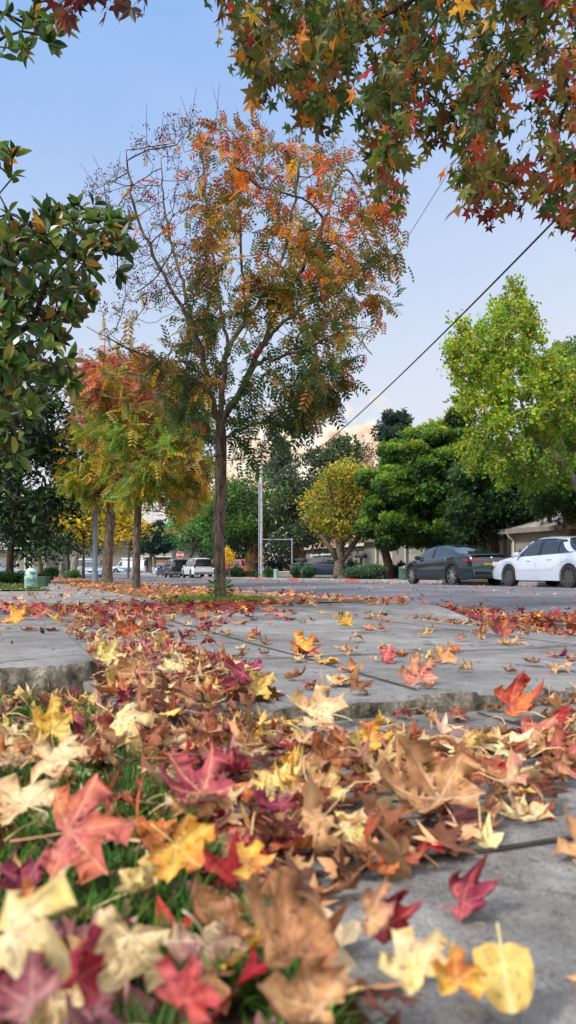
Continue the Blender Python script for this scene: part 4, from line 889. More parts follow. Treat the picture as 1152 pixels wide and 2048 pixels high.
def tile_mat(name, c1, c2, sx=3.2, sy=2.6):
    m = bpy.data.materials.new(name); m.use_nodes = True; nt = m.node_tree; N = nt.nodes; l = nt.links.new; b = N['Principled BSDF']
    at_ = N.new('ShaderNodeUVMap'); mp = N.new('ShaderNodeMapping'); mp.inputs['Scale'].default_value = (sx, sy, 1); l(at_.outputs[0], mp.inputs[0])
    br = N.new('ShaderNodeTexBrick'); br.inputs['Scale'].default_value = 1; br.inputs['Color1'].default_value = (*c1,1); br.inputs['Color2'].default_value = (*c2,1); br.inputs['Mortar'].default_value = (*[q*.3 for q in c1],1)
    br.inputs['Mortar Size'].default_value = .07; br.inputs['Brick Width'].default_value = 1; br.inputs['Row Height'].default_value = 1; br.inputs['Bias'].default_value = .1; l(mp.outputs[0], br.inputs['Vector'])
    l(br.outputs['Color'], b.inputs['Base Color']); b.inputs['Roughness'].default_value = .85; bp = N.new('ShaderNodeBump'); bp.inputs['Strength'].default_value = .8; bp.inputs['Distance'].default_value = .05
    l(br.outputs['Fac'], bp.inputs['Height']); bp.invert = True; l(bp.outputs['Normal'], b.inputs['Normal']); return m
M_TILEG = tile_mat('grey_roof_tiles', L3(134,128,126), L3(176,168,166)); M_TILER = tile_mat('terracotta_roof_tiles', L3(150,92,70), L3(190,128,100))
def uv_quad(name, quads, m, parent):
    """list of 4-point quads with metre UVs (u along the first edge, v along the last)"""
    me = bpy.data.meshes.new(name); V = [tuple(p) for q in quads for p in q]; me.from_pydata(V, [], [tuple(range(4*i, 4*i+4)) for i in range(len(quads))]); uvl = me.uv_layers.new(name='UVMap')
    for i, q in enumerate(quads):
        a, b, c, d = [Vector(p) for p in q]; w, h = (b-a).length, (d-a).length
        for j, t in enumerate(((0,0),(w,0),((c-d).length,h),(0,h))): uvl.data[4*i+j].uv = t
    me.materials.append(m); return link(bpy.data.objects.new(name, me), parent)

# ================================================================== poles, wires, sign
def farpt(px, v, dz=0.0): Y = yv(px, v); return Vector(((px-CX)/F*Y, Y, float(gz(Y))+dz))
POLE = farpt(522, 17.6)
def utility_pole():
    r = empty('utility_pole', POLE, R_(20), 'tall pale utility pole with a side conduit and top bracket, beside the small hedge', 'pole')
    H = at(522, 892, POLE.y).z-POLE.z; mb = MB(); mb.tube([(0,0,-.3),(0,0,H*.5),(0,0,H)], [.15,.125,.10], 14); mb.build('post', mat('bleached_pole', L3(178,178,184), .7, var=.15, scale=6, bump=.3), r)
    mb = MB(); mb.tube([(-.17,-.08,0),(-.17,-.08,H*.72)], .05, 8); mb.build('conduit', M_STEEL, r)
    for z in (.8, 2.4, 4.0, 5.6): mb = MB(); mb.lathe([(.16,z),(.165,z+.01),(.165,z+.06),(.16,z+.07)], 14); mb.build('strap', M_STEEL, r)
    mb = MB(); mb.box((0,-.13,H-.45), (.9,.08,.10), bev=.01); mb.build('crossarm', M_WOODP, r)
    for x in (-.38, .38): mb = MB(); mb.lathe([(.03,H-.40),(.045,H-.34),(.03,H-.30),(.04,H-.26),(.01,H-.22)], 10, Matrix.Translation((x,-.13,0))); mb.build('insulator', mat('insulator_glaze', L3(120,120,124), .2), r)
    mb = MB(); mb.box((0,-.16,1.3), (.17,.012,.26)); mb.build('tag_plate', mat('yellow_tag', L3(200,170,60), .5), r)
    return H
PH = utility_pole()
def cable(name, a, b, sag, rad, lab):
    a, b = Vector(a), Vector(b); pts = []
    for i in range(61):
        t = i/60; p = a.lerp(b, t); p.z -= sag*4*t*(1-t); pts.append(p)
    mb = MB(); mb.tube(pts, rad, 6); o = mb.build(name, M_CABLE, sharp=0); return tag(o, lab, 'cable')
pA = at(522, 972, POLE.y-.12); pMid = at(1085, 466, 13.5)
def through(a, m, L, sag):   # far end such that the sagging span passes m
    d = Vector((m.x-a.x, m.y-a.y)); t = d.length/L; e = a+Vector((d.x, d.y, 0))/d.length*L; e.z = (m.z+sag*4*t*(1-t)-a.z*(1-t))/t; return e
eA = through(pA, pMid, 62, 1.3)
cable('service_cable', pA, eA, 1.3, .020, 'thick black cable sagging from the utility pole up to the right, across open sky')
pB = at(700, 680, POLE.y*.6); p1 = at(935, 292, 11.0); dirB = (at(792, 545, 20.0)-p1)
p2 = at(522, 900, POLE.y-.13)
eB = through(p2, at(862, 400, 15.0), 62, .9)
cable('thin_wire', p2, eB, .9, .0055, 'thin steep wire crossing the sky between the two street crowns, left of the thick cable')
eC = at(300, 1040, 105); cable('service_cable', at(522, 976, POLE.y+.1), eC, .8, .014, 'slack dark cable running left from the utility pole behind the mounded dark evergreen')
# the pole that carries the near ends, behind the camera's right shoulder
def near_pole():
    b = Vector((eA.x, eA.y, 0.0)); r = empty('utility_pole', b, 0, 'wooden utility pole carrying the near ends of the overhead wires', 'pole'); top = max(eA.z, eB.z)+.4
    mb = MB(); mb.tube([(0,0,-.3),(0,0,top)], [.17,.12], 14); mb.build('post', M_WOODP, r)
    e2 = Vector((eB.x-b.x, eB.y-b.y, 0)); mb = MB(); mb.tube([(0,0,eB.z), (e2.x, e2.y, eB.z)], .03, 8); mb.build('arm', M_STEEL, r)
near_pole()
def pipe_frame():
    a, b = at(524, 1079, POLE.y-.2), at(584, 1078, POLE.y-3.2); g = gpt(584, POLE.y-3.2)
    r = empty('pipe_frame', g, 0, 'thin metal pipe frame, an upright post with a crossbar running to the utility pole', 'frame')
    mb = MB(); mb.tube([Vector((0,0,-.15)), Vector((0,0,b.z-g.z))], .05, 10); mb.build('post', M_STEEL, r)
    mb = MB(); mb.tube([b-g+Vector((.06,0,-.04)), a-g], .042, 10); mb.build('crossbar', M_STEEL, r)
    mb = MB(); mb.lathe([(.055,0),(.06,.02),(.06,.1),(.05,.12)], 10, Matrix.Translation((0,0,b.z-g.z-.08))); mb.build('elbow', M_STEEL, r)
pipe_frame()
def lamp_post():
    Y = 23.0; g = gpt(190, Y, .0); r = empty('street_lamp', g, 0, 'blue grey steel street lamp post standing beside the broad pink street tree', 'street lamp')
    mb = MB(); mb.lathe([(.17,0),(.17,.02),(.10,.035),(.095,.30),(.078,.34),(.070,2.4),(.058,4.2),(.05,4.6)], 16); mb.build('post', M_LAMP, r)
    for k in range(4): mb = MB(); mb.lathe([(.014,.02),(.014,.05),(.006,.055)], 6, Matrix.Translation((.135*cos(k*pi/2+.7), .135*sin(k*pi/2+.7), 0))); mb.build('bolt', M_STEEL, r)
    mb = MB(); mb.tube([(0,0,4.5),(.2,.06,4.72),(.7,.2,4.8),(1.0,.3,4.8)], [.04,.035,.03,.03], 8); mb.build('arm', M_LAMP, r)
    mb = MB(); mb.box((1.25,.38,4.79), (.55,.2,.09), Matrix.Rotation(.3,3,'Z'), bev=.035); h = mb.build('lamp_head', M_LAMP, r)
    mb = MB(); mb.box((1.27,.385,4.74), (.34,.14,.03), Matrix.Rotation(.3,3,'Z'), bev=.012); mb.build('lens', mat('lamp_lens', L3(220,220,210), .2), h)
    mb = MB(); mb.box((.0,-.096,.42), (.07,.006,.1), bev=.004); mb.build('hand_hole_cover', M_LAMP, r)
lamp_post()
def stop_sign():
    Y = 84; g = gpt(360, Y, -.05); c = at(360, 1110, Y); r = empty('stop_sign', g, 0, 'red octagonal STOP sign on a thin post behind the parked cars', 'sign'); h = c.z-g.z; R = .40
    mb = MB(); mb.tube([(0,.04,-.2),(0,.04,h+.3)], .03, 8); mb.build('post', M_STEEL, r)
    oc = [(R*cos(pi/8+k*pi/4), R*sin(pi/8+k*pi/4)) for k in range(8)]; X, Z, Yv = Vector((1,0,0)), Vector((0,0,1)), Vector((0,1,0))
    mb = MB(); mb.prism(oc, Vector((0,0,h)), X, Z, Yv, .012); p = mb.build('border', M_WHITE, r)
    mb = MB(); mb.prism([(a*.93, b*.93) for a, b in oc], Vector((0,-.005,h)), X, Z, Yv, .004); mb.build('face', M_RED, r)
    t = text_mesh('lettering', 'STOP', .33, M_WHITE, r, bold=True); t.location = (0,-.010,h-.105); t.rotation_euler = (R_(90),0,0)
def text_mesh(name, s, size, m, parent, bold=False):
    cu = bpy.data.curves.new(name, 'FONT'); cu.body = s; cu.size = size; cu.align_x = 'CENTER'; cu.extrude = .001
    if bold: cu.offset = size*.018
    o = bpy.data.objects.new(name, cu); COL.objects.link(o); dg = bpy.context.evaluated_depsgraph_get(); me = bpy.data.meshes.new_from_object(o.evaluated_get(dg)); COL.objects.unlink(o); bpy.data.objects.remove(o)
    me.materials.clear(); me.materials.append(m); return link(bpy.data.objects.new(name, me), parent)
stop_sign()

# ================================================================== small street things
def pillar():
    d = 15.6; g = gpt(62, d, .006); r = empty('utility_pillar', g, R_(8), 'pale green domed utility pillar with peeling paint on the lawn edge', 'utility pillar')
    prof = [(.132,0),(.134,.02),(.128,.03),(.128,.165),(.133,.17),(.133,.185),(.127,.19),(.127,.27),(.122,.31),(.105,.35),(.075,.38),(.04,.395),(.002,.40)]
    M = bpy.data.materials.new('peeling_green_paint'); M.use_nodes = True; nt = M.node_tree; N = nt.nodes; b = N['Principled BSDF']; tc = N.new('ShaderNodeTexCoord'); n = N.new('ShaderNodeTexNoise'); n.inputs['Scale'].default_value = 11; n.inputs['Detail'].default_value = 3
    rp = N.new('ShaderNodeValToRGB'); e = rp.color_ramp.elements; e[0].position = .53; e[1].position = .57; e[0].color = (*L3(168,200,192),1); e[1].color = (*L3(70,112,112),1); nt.links.new(tc.outputs['Object'], n.inputs['Vector']); nt.links.new(n.outputs['Fac'], rp.inputs['Fac']); nt.links.new(rp.outputs['Color'], b.inputs['Base Color']); b.inputs['Roughness'].default_value = .6
    mb = MB(); mb.lathe([(a, z) for a, z in prof if z <= .19], 24, Matrix.Diagonal((1,.8,1))); mb.build('base', M_GREENP, r); mb = MB(); mb.lathe([(.127,.191)]+[(a, z) for a, z in prof if z > .19], 24, Matrix.Diagonal((1,.8,1))); mb.build('cover', M, r)
    mb = MB(); mb.box((.05,-.103,.10), (.03,.008,.03), bev=.003); mb.build('latch', M_STEEL, r)
pillar()
def bin_():
    d = 18.0; g = gpt(84, d, .0); r = empty('utility_box', g, R_(-6), 'low dark green ribbed box just right of the domed pillar', 'utility box'); w = .27; k = .82
    mb = MB(); v = [(-w/2*k,-.12*k,0),(w/2*k,-.12*k,0),(w/2*k,.12*k,0),(-w/2*k,.12*k,0),(-w/2,-.12,.20),(w/2,-.12,.20),(w/2,.12,.20),(-w/2,.12,.20)]; mb.add(v, [(3,2,1,0),(0,1,5,4),(1,2,6,5),(2,3,7,6),(3,0,4,7),(4,5,6,7)]); b = mb.build('body', M_GREEND, r)
    for z in (.04,.075,.11,.145): mb = MB(); t = k+(1-k)*z/.2; mb.box((0,-.12*t-.004,z), (w*t*.94,.01,.014)); mb.build('rib', M_GREEND, b)
    mb = MB(); mb.box((0,0,.215), (w+.025,.265,.028), bev=.01); mb.build('lid', M_GREEND, r)
bin_()
def ground_pillar(px, v, h, rr, m, lab):
    g = farpt(px, v, .0); r = empty('utility_pillar', g, 0, lab, 'utility pillar'); mb = MB(); mb.lathe([(rr*1.1,0),(rr*1.1,.03),(rr,.04),(rr*.95,h*.8)], 16); mb.build('base', m, r); mb = MB(); mb.lathe([(rr*1.08,h*.8),(rr*1.1,h*.86),(rr*.9,h*.97),(rr*.2,h)], 16); mb.build('cap', m, r)
ground_pillar(552, 18.0, .60, .17, M_GREENP, 'pale green cylinder pillar at the edge of the far footpath, in front of the amber tree')
ground_pillar(805, 17.2, .62, .18, M_GREEND, 'dark green cylinder pillar at the far kerb, left of the black sedan')
def mailboxes(px, v, lab, hgt=1.0, n=2, finial=True, rz=20):
    g = farpt(px, v, .0); r = empty('mailbox_stand', g, R_(rz), lab, 'mailbox', 'mailbox stands along the far kerb')
    mb = MB(); mb.box((0,0,hgt/2-.1), (.11,.11,hgt+.2), bev=.01); mb.build('post', M_BLACK, r); mb = MB(); mb.box((0,0,hgt+.015), (.62,.40,.03), bev=.008); mb.build('shelf', M_BLACK, r)
    for k in range(n):
        x = (k-(n-1)/2)*.26; prof = [(-.105,0),(.105,0),(.105,.13)]+[(.105*cos(a), .13+.105*sin(a)) for a in np.linspace(.2, pi-.2, 9)]+[(-.105,.13)]
        mb = MB(); mb.prism(prof, Vector((x,-.26,hgt+.032)), Vector((1,0,0)), Vector((0,0,1)), Vector((0,1,0)), .52); b = mb.build('mailbox', M_BLACK, r)
        mb = MB(); mb.prism([(a*.93, z*.95+.005) for a, z in prof], Vector((x,-.266,hgt+.034)), Vector((1,0,0)), Vector((0,0,1)), Vector((0,1,0)), .008); d = mb.build('door', mat('mailbox_door', L3(70,80,92), .4, .3), b)
        mb = MB(); mb.box((x,-.275,hgt+.20), (.03,.02,.03), bev=.004); mb.build('handle', M_STEEL, d)
        mb = MB(); mb.box((x+.112,-.05,hgt+.22), (.008,.03,.14)); mb.build('flag', M_RED, b)
    if finial: mb = MB(); mb.tube([(0,.21,hgt),(0,.21,hgt+.3)], .04, 8); mb.lathe([(.045,hgt+.3),(.075,hgt+.33),(.05,hgt+.37),(.07,hgt+.42),(.03,hgt+.5),(.004,hgt+.55)], 10, Matrix.Translation((0,.21,0))); mb.build('finial_post', M_BLACK, r)
mailboxes(722, 18.2, 'pair of black mailboxes on a finial post rising from the long low shrub', 1.12, rz=55)
mailboxes(604, 17.9, 'pair of black mailboxes between two small shrubs, in front of the dark blue car', 1.0, finial=False, rz=55)
mailboxes(513, 18.3, 'mailbox stand half hidden left of the pale utility pole', .98, rz=40, finial=False)
# ------------------------------------------------------------------ shrubs and hedges
def shrub(name, px, v, wpx, hpx, label, pal, n=2600, size=.10, T=None, group=None, Y=None, dz=0.0, lump=9, m=None):
    Y = Y or yv(px, v); g = Vector(((px-CX)/F*Y, Y, float(gz(Y))+dz)); r = empty(name, g, 0, label, 'shrub', group); Wd, H = wpx/F*Y/2, hpx/F*Y; parts = []; mb = MB()
    for k in range(lump):
        c = np.array([rng.uniform(-.72,.72)*Wd, rng.uniform(-.4,.4)*Wd*.8, H*rng.uniform(.25,.62)]); R = np.array([Wd*rng.uniform(.3,.48), Wd*rng.uniform(.3,.45), H*.38]); q = n//lump; d = unit(rng.normal(0,1,(q,3))+np.array([0,-.1,.35])); P = c+d*R*(1-.3*rng.random((q,1))**2+np.clip(rng.normal(0,.10,(q,1)),-.2,.3)); P[:,2] = np.clip(P[:,2], .02, None)
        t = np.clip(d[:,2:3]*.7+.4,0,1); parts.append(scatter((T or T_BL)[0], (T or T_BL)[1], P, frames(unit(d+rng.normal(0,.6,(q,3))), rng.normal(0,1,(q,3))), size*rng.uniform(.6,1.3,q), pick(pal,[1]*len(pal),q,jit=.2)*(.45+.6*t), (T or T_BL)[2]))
        mb.tube([Vector((c[0]*.2, c[1]*.2, -.05)), Vector(c*np.array([.7,.7,.5])), Vector(c)], [.03,.02,.01], 5, cap=False)
    mb.build('stems', BARK_D, r, sharp=0); V, Fs, C = join(parts); np_mesh('foliage', V, Fs, m or FOL, r, C)
SG = [(84,120,84),(102,140,98),(68,102,72),(120,154,114)]
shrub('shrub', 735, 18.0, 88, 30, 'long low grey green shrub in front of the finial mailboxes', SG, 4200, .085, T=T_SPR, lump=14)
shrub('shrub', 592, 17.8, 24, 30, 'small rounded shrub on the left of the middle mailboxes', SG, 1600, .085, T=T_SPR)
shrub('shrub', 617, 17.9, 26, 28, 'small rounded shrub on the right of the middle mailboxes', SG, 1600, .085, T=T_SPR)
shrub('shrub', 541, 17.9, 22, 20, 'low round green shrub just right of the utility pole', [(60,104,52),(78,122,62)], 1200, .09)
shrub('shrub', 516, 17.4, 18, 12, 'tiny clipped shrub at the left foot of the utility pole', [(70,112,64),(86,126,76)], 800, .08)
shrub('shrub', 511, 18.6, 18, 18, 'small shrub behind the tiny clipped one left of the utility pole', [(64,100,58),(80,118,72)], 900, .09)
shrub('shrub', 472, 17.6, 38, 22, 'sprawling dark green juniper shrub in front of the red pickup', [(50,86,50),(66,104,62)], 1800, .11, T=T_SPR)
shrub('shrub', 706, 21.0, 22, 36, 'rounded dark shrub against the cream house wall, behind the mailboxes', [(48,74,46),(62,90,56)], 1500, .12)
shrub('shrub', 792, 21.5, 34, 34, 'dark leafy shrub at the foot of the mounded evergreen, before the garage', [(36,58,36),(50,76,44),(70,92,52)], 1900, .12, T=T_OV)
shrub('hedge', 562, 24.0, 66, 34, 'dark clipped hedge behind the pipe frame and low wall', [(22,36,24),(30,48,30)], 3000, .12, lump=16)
shrub('shrub', 100, 0, 34, 20, 'leafy groundcover clump beside the two pale street trunks', [(78,124,62),(100,146,80),(60,100,52)], 1200, .12, Y=50, T=T_OV)
shrub('shrub', 146, 0, 30, 18, 'bright groundcover clump at the pavement edge before the stout pale trunk', [(84,132,70),(104,150,84)], 1200, .10, Y=44, T=T_OV)
shrub('shrub', 24, 0, 76, 24, 'dark low bushes on the lawn left of the domed pillar', [(44,76,38),(60,94,46),(34,58,32)], 2600, .06, Y=21, T=T_OV)
shrub('shrub', 78, 0, 50, 20, 'dark low bush behind the domed pillar and the green box', [(44,76,38),(60,94,46)], 1600, .07, Y=23, T=T_OV)
# ================================================================== buildings
U_, V_, Zv = Vector((-SA, CA, 0)), Vector((CA, SA, 0)), Vector((0,0,1))
def local(r): return lambda u, v, z: W(u, v)*1.0-Vector((0,0,W(u,v).z))+Vector((0,0,z))-Vector(r.location)
def wall_with_openings(mb, P, a0, a1, z0, z1, ops):
    """wall rectangle split round its openings (list of a0,a1,z0,z1); P(a,z) gives the point"""
    A = sorted({a0, a1, *[q for o in ops for q in o[:2]]}); Z = sorted({z0, z1, *[q for o in ops for q in o[2:]]})
    for i in range(len(A)-1):
        for j in range(len(Z)-1):
            am, zm = (A[i]+A[i+1])/2, (Z[j]+Z[j+1])/2
            if any(o[0] < am < o[1] and o[2] < zm < o[3] for o in ops): continue
            mb.add([P(A[i],Z[j]), P(A[i+1],Z[j]), P(A[i+1],Z[j+1]), P(A[i],Z[j+1])], [(0,1,2,3)])
def uat(px, v): Y = yv(px, v); X = (px-CX)/F*Y; return UV(X, Y)[0]
def garage_house(v, pxa, pxb, eave, ridge, doors, label, wallm, tile, depth=9, gz0=None, downpipes=(), lights=(), windows=(), gates=()):
    ua, ub = sorted((uat(pxa, v), uat(pxb, v))); um = (ua+ub)/2; g = W(um, v); r = empty('townhouse', g, 0, label, 'house'); z0 = g.z
    def P(u, z, dv=0.0): return U_*(u-um)+V_*dv+Zv*z
    ops = [(min(uat(a,v),uat(b,v)), max(uat(a,v),uat(b,v)), 0.0, h) for a, b, h in doors]; wops = [(min(uat(a,v),uat(b,v)), max(uat(a,v),uat(b,v)), zl, zh) for a, b, zl, zh in windows]
    mb = MB(); wall_with_openings(mb, lambda a, z: P(a, z), ua, ub, -.3, eave, ops+wops)
    for q in (ua, ub): mb.add([P(q,-.3), P(q,-.3,depth), P(q,eave,depth), P(q,eave)], [(0,1,2,3)])
    for o in ops+wops:   # reveals
        a, b, zl, zh = o; d = .22; mb.add([P(a,zl),P(a,zl,d),P(a,zh,d),P(a,zh)],[(0,1,2,3)]); mb.add([P(b,zl),P(b,zl,d),P(b,zh,d),P(b,zh)],[(0,1,2,3)]); mb.add([P(a,zh),P(b,zh),P(b,zh,d),P(a,zh,d)],[(0,1,2,3)])
    mb.build('wall', wallm, r, sharp=0)
    for a, b, zl, zh in ops:
        n = 4; mb = MB()
        for k in range(n):
            h = (zh-zl)/n; zc = zl+h*(k+.5)
            for c in range(6):
                w = (b-a)/6; uc = a+w*(c+.5); q = [P(uc-w*.47, zc-h*.46,.20), P(uc+w*.47, zc-h*.46,.20), P(uc+w*.47, zc+h*.46,.20), P(uc-w*.47, zc+h*.46,.20)]; i = [P(uc-w*.38, zc-h*.32,.215), P(uc+w*.38, zc-h*.32,.215), P(uc+w*.38, zc+h*.32,.215), P(uc-w*.38, zc+h*.32,.215)]
                mb.add(q+i, [(4,5,6,7),(0,1,5,4),(1,2,6,5),(2,3,7,6),(3,0,4,7)])
        mb.add([P(a,zl,.225),P(b,zl,.225),P(b,zh,.225),P(a,zh,.225)], [(0,1,2,3)]); mb.build('garage_door', M_DOOR, r)
        fw = .13; mb = MB()
        for ca, cb, za, zb in ((a-fw,a,zl,zh),(b,b+fw,zl,zh),(a-fw,b+fw,zh,zh+fw)):
            pts = [P(ca,za,-.04),P(cb,za,-.04),P(cb,zb,-.04),P(ca,zb,-.04),P(ca,za,.0),P(cb,za,.0),P(cb,zb,.0),P(ca,zb,.0)]; mb.add(pts, [(0,1,2,3),(0,1,5,4),(1,2,6,5),(2,3,7,6),(3,0,4,7)])
        mb.build('door_frame', M_TRIM, r)
    for a, b, zl, zh in wops:
        mb = MB(); mb.add([P(a,zl,.15),P(b,zl,.15),P(b,zh,.15),P(a,zh,.15)], [(0,1,2,3)]); w = mb.build('window', M_WIN, r)
        mb = MB()
        for t in (0,.5,1): uu = a+(b-a)*t; mb.box(P(uu,(zl+zh)/2,.12), (.05,.05,zh-zl), Matrix.Rotation(R_(20),3,'Z'))
        mb.build('frame', M_TRIM, w)
    ov = .45; e0, e1, rd = eave, ridge, depth/2
    uv_quad('roof', [(P(ua-ov,e0-.02,-ov),P(ub+ov,e0-.02,-ov),P(ub+ov,e1,rd),P(ua-ov,e1,rd)),(P(ub+ov,e0-.02,depth+ov),P(ua-ov,e0-.02,depth+ov),P(ua-ov,e1+.003,rd),P(ub+ov,e1+.003,rd))], tile, r)
    mb = MB(); pts = [P(ua-ov,e0-.22,-ov-.02),P(ub+ov,e0-.22,-ov-.02),P(ub+ov,e0,-ov-.02),P(ua-ov,e0,-ov-.02),P(ua-ov,e0-.22,-ov+.1),P(ub+ov,e0-.22,-ov+.1),P(ub+ov,e0-.03,-ov+.1),P(ua-ov,e0-.03,-ov+.1)]; mb.add(pts, [(0,1,2,3),(4,5,6,7),(0,1,5,4),(0,3,7,4),(1,2,6,5)]); mb.build('fascia', M_TRIM if wallm is M_STUCCO2 else mat('grey_fascia', L3(120,112,104), .8), r)
    for q in (ua+.01, ub-.01): mb = MB(); mb.add([P(q,eave),P(q,eave,depth),P(q,e1-.05,rd)], [(0,1,2)]); mb.build('gable', wallm, r, sharp=0)
    for px in downpipes:
        u = uat(px, v); mb = MB(); mb.tube([P(u,e0-.15,-ov), P(u,e0-.35,-.35), P(u,e0-.55,-.08), P(u,.0,-.08)], .05, 8); mb.build('downpipe', M_TRIM, r)
    for px, z in lights:
        u = uat(px, v); mb = MB(); mb.lathe([(.05,-.09),(.07,-.06),(.07,.06),(.03,.10)], 12, Matrix.Translation(P(u,z,-.075))); mb.build('wall_lamp', M_STEEL, r)
    return r, P
garage_house(25.2, 728, 1014, 2.75, 4.3, [(783,753,2.25),(812,848,2.25),(858,905,2.25),(967,1004,2.25)], 'long grey stucco garage terrace behind the black sedan, white framed doors', M_STUCCO, M_TILEG, downpipes=(948,), lights=[(796,1.75)])
garage_house(22.6, 1022, 1420, 2.35, 3.7, [(1200,1300,2.1)], 'low grey house with pale tile roof and downpipe behind the white sedan', M_STUCCO, M_TILEG, depth=8, downpipes=(1030,), lights=[(1040,1.35)])
garage_house(29.5, 612, 735, 2.9, 4.3, [], 'cream house with brown tile roof behind the amber tree and dark blue car', M_STUCCO2, M_TILER, windows=((640,652,1.0,2.2),(664,676,1.0,2.2),(690,700,.9,2.2)))
def trellis_wall():
    v = 25.0; ua, ub = sorted((uat(622, v), uat(722, v))); um = (ua+ub)/2; g = W(um, v); r = empty('garden_wall', g, 0, 'pale garden wall with open white rail top behind the dark blue car', 'wall')
    def P(u, z, d=0.0): return U_*(u-um)+V_*d+Zv*z
    def bar(mb, u0, u1, z0, z1, d0, d1): mb.add([P(u0,z0,d0),P(u1,z0,d0),P(u1,z1,d0),P(u0,z1,d0),P(u0,z0,d1),P(u1,z0,d1),P(u1,z1,d1),P(u0,z1,d1)], [(0,1,2,3),(4,5,6,7),(0,1,5,4),(1,2,6,5),(2,3,7,6),(3,0,4,7)])
    mb = MB(); bar(mb, ua, ub, -.2, 1.15, 0, .15); mb.build('wall', M_STUCCO2, r)
    for z in (1.5, 1.8): mb = MB(); bar(mb, ua, ub, z, z+.10, .03, .11); mb.build('rail', M_TRIM, r)
    for t in np.linspace(0, 1, 5): u = ua+(ub-ua)*t; mb = MB(); bar(mb, u-.07, u+.07, -.2 if t in (0,1) else 1.153, 1.95, -.02, .17); mb.build('post', M_TRIM, r)
trellis_wall()
def low_wall():
    v = 23.0; ua, ub = sorted((uat(535, v), uat(600, v))); um = (ua+ub)/2; g = W(um, v); r = empty('low_wall', g, 0, 'low tan garden wall under the dark hedge behind the lawn', 'wall')
    def P(u, z, d=0.0): return U_*(u-um)+V_*d+Zv*z
    for nm, u0, u1, z0, z1, d0, d1, m in (('wall', ua, ub, -.2, .42, 0, .2, M_STUCCO), ('coping', ua-.02, ub+.02, .422, .48, -.03, .23, M_TRIM)):
        mb = MB(); mb.add([P(u0,z0,d0),P(u1,z0,d0),P(u1,z1,d0),P(u0,z1,d0),P(u0,z0,d1),P(u1,z0,d1),P(u1,z1,d1),P(u0,z1,d1)], [(0,1,2,3),(4,5,6,7),(0,1,5,4),(1,2,6,5),(2,3,7,6),(3,0,4,7)]); mb.build(nm, m, r)
low_wall()
def apartments():
    Y = 146.0; xa, xb = (120-CX)/F*Y, (470-CX)/F*Y; xm = (xa+xb)/2; z0 = float(gz(Y)); g = Vector((xm, Y, z0)); r = empty('apartment_building', g, 0, 'two storey pale apartment block with balconies and terracotta roof at the street end', 'building')
    X = lambda px: (px-CX)/F*Y-xm; Z = lambda py: CH-(py-HY)/F*Y-z0; top = Z(1078); fl = Z(1112)
    ops = [(X(a), X(b), lo, hi) for a, b, lo, hi in ((282,300,fl+.3,fl+2.5),(308,322,fl+.3,fl+2.5),(332,342,fl+.3,fl+2.5),(350,362,fl+.6,fl+2.3),(215,228,fl+.6,fl+2.3),(180,190,fl+.6,fl+2.3),(150,162,fl+.6,fl+2.3),(288,306,.1,2.5),(316,338,.1,2.5),(352,366,.8,2.2),(200,212,.8,2.2),(160,172,.8,2.2),(400,412,fl+.6,fl+2.3),(430,442,.8,2.2))]
    mb = MB(); wall_with_openings(mb, lambda a, z: Vector((a, 0, z)), xa-xm, xb-xm, -.3, top, ops)
    for q in (xa-xm, xb-xm): mb.add([(q,0,-.3),(q,12,-.3),(q,12,top),(q,0,top)], [(0,1,2,3)])
    mb.build('wall', M_STUCCO2, r, sharp=0)
    for a, b, lo, hi in ops:
        mb = MB(); mb.add([(a,.25,lo),(b,.25,lo),(b,.25,hi),(a,.25,hi)], [(0,1,2,3)]); w = mb.build('window', M_WIN, r); mb = MB()
        for t in (0,.5,1): mb.box((a+(b-a)*t,.15,(lo+hi)/2), (.07,.07,hi-lo))
        mb.box(((a+b)/2,.15,hi), (b-a,.07,.07)); mb.build('frame', M_TRIM, w)
    mb = MB(); mb.box(((X(272)+X(346))/2,-.8,fl-.12), (X(346)-X(272),1.6,.24)); s = mb.build('balcony', M_TRIM, r); mb = MB()
    n = 60
    for k in range(n+1): mb.box((X(272)+(X(346)-X(272))*k/n,-1.55,fl+.5), (.045,.045,.96))
    mb.box(((X(272)+X(346))/2,-1.55,fl+1.02), (X(346)-X(272),.08,.07)); mb.build('railing', M_TRIM, s)
    for px in (272, 309, 346): mb = MB(); mb.box((X(px),-1.5,fl/2-.14), (.3,.3,fl-.28+.2), bev=.02); mb.build('column', M_STUCCO2, r)
    uv_quad('roof', [((xa-xm-.7,-1.9,top-.1),(xb-xm+.7,-1.9,top-.1),(xb-xm-3,6,top+2.6),(xa-xm+3,6,top+2.6)),((xb-xm+.7,13.4,top-.1),(xa-xm-.7,13.4,top-.1),(xa-xm+3,6.01,top+2.6),(xb-xm-3,6.01,top+2.6))], M_TILER, r)
    mb = MB(); mb.box(((xa+xb)/2-xm,-1.9,top-.22), (xb-xa+1.4,.12,.26)); mb.build('fascia', M_TRIM, r)
apartments()
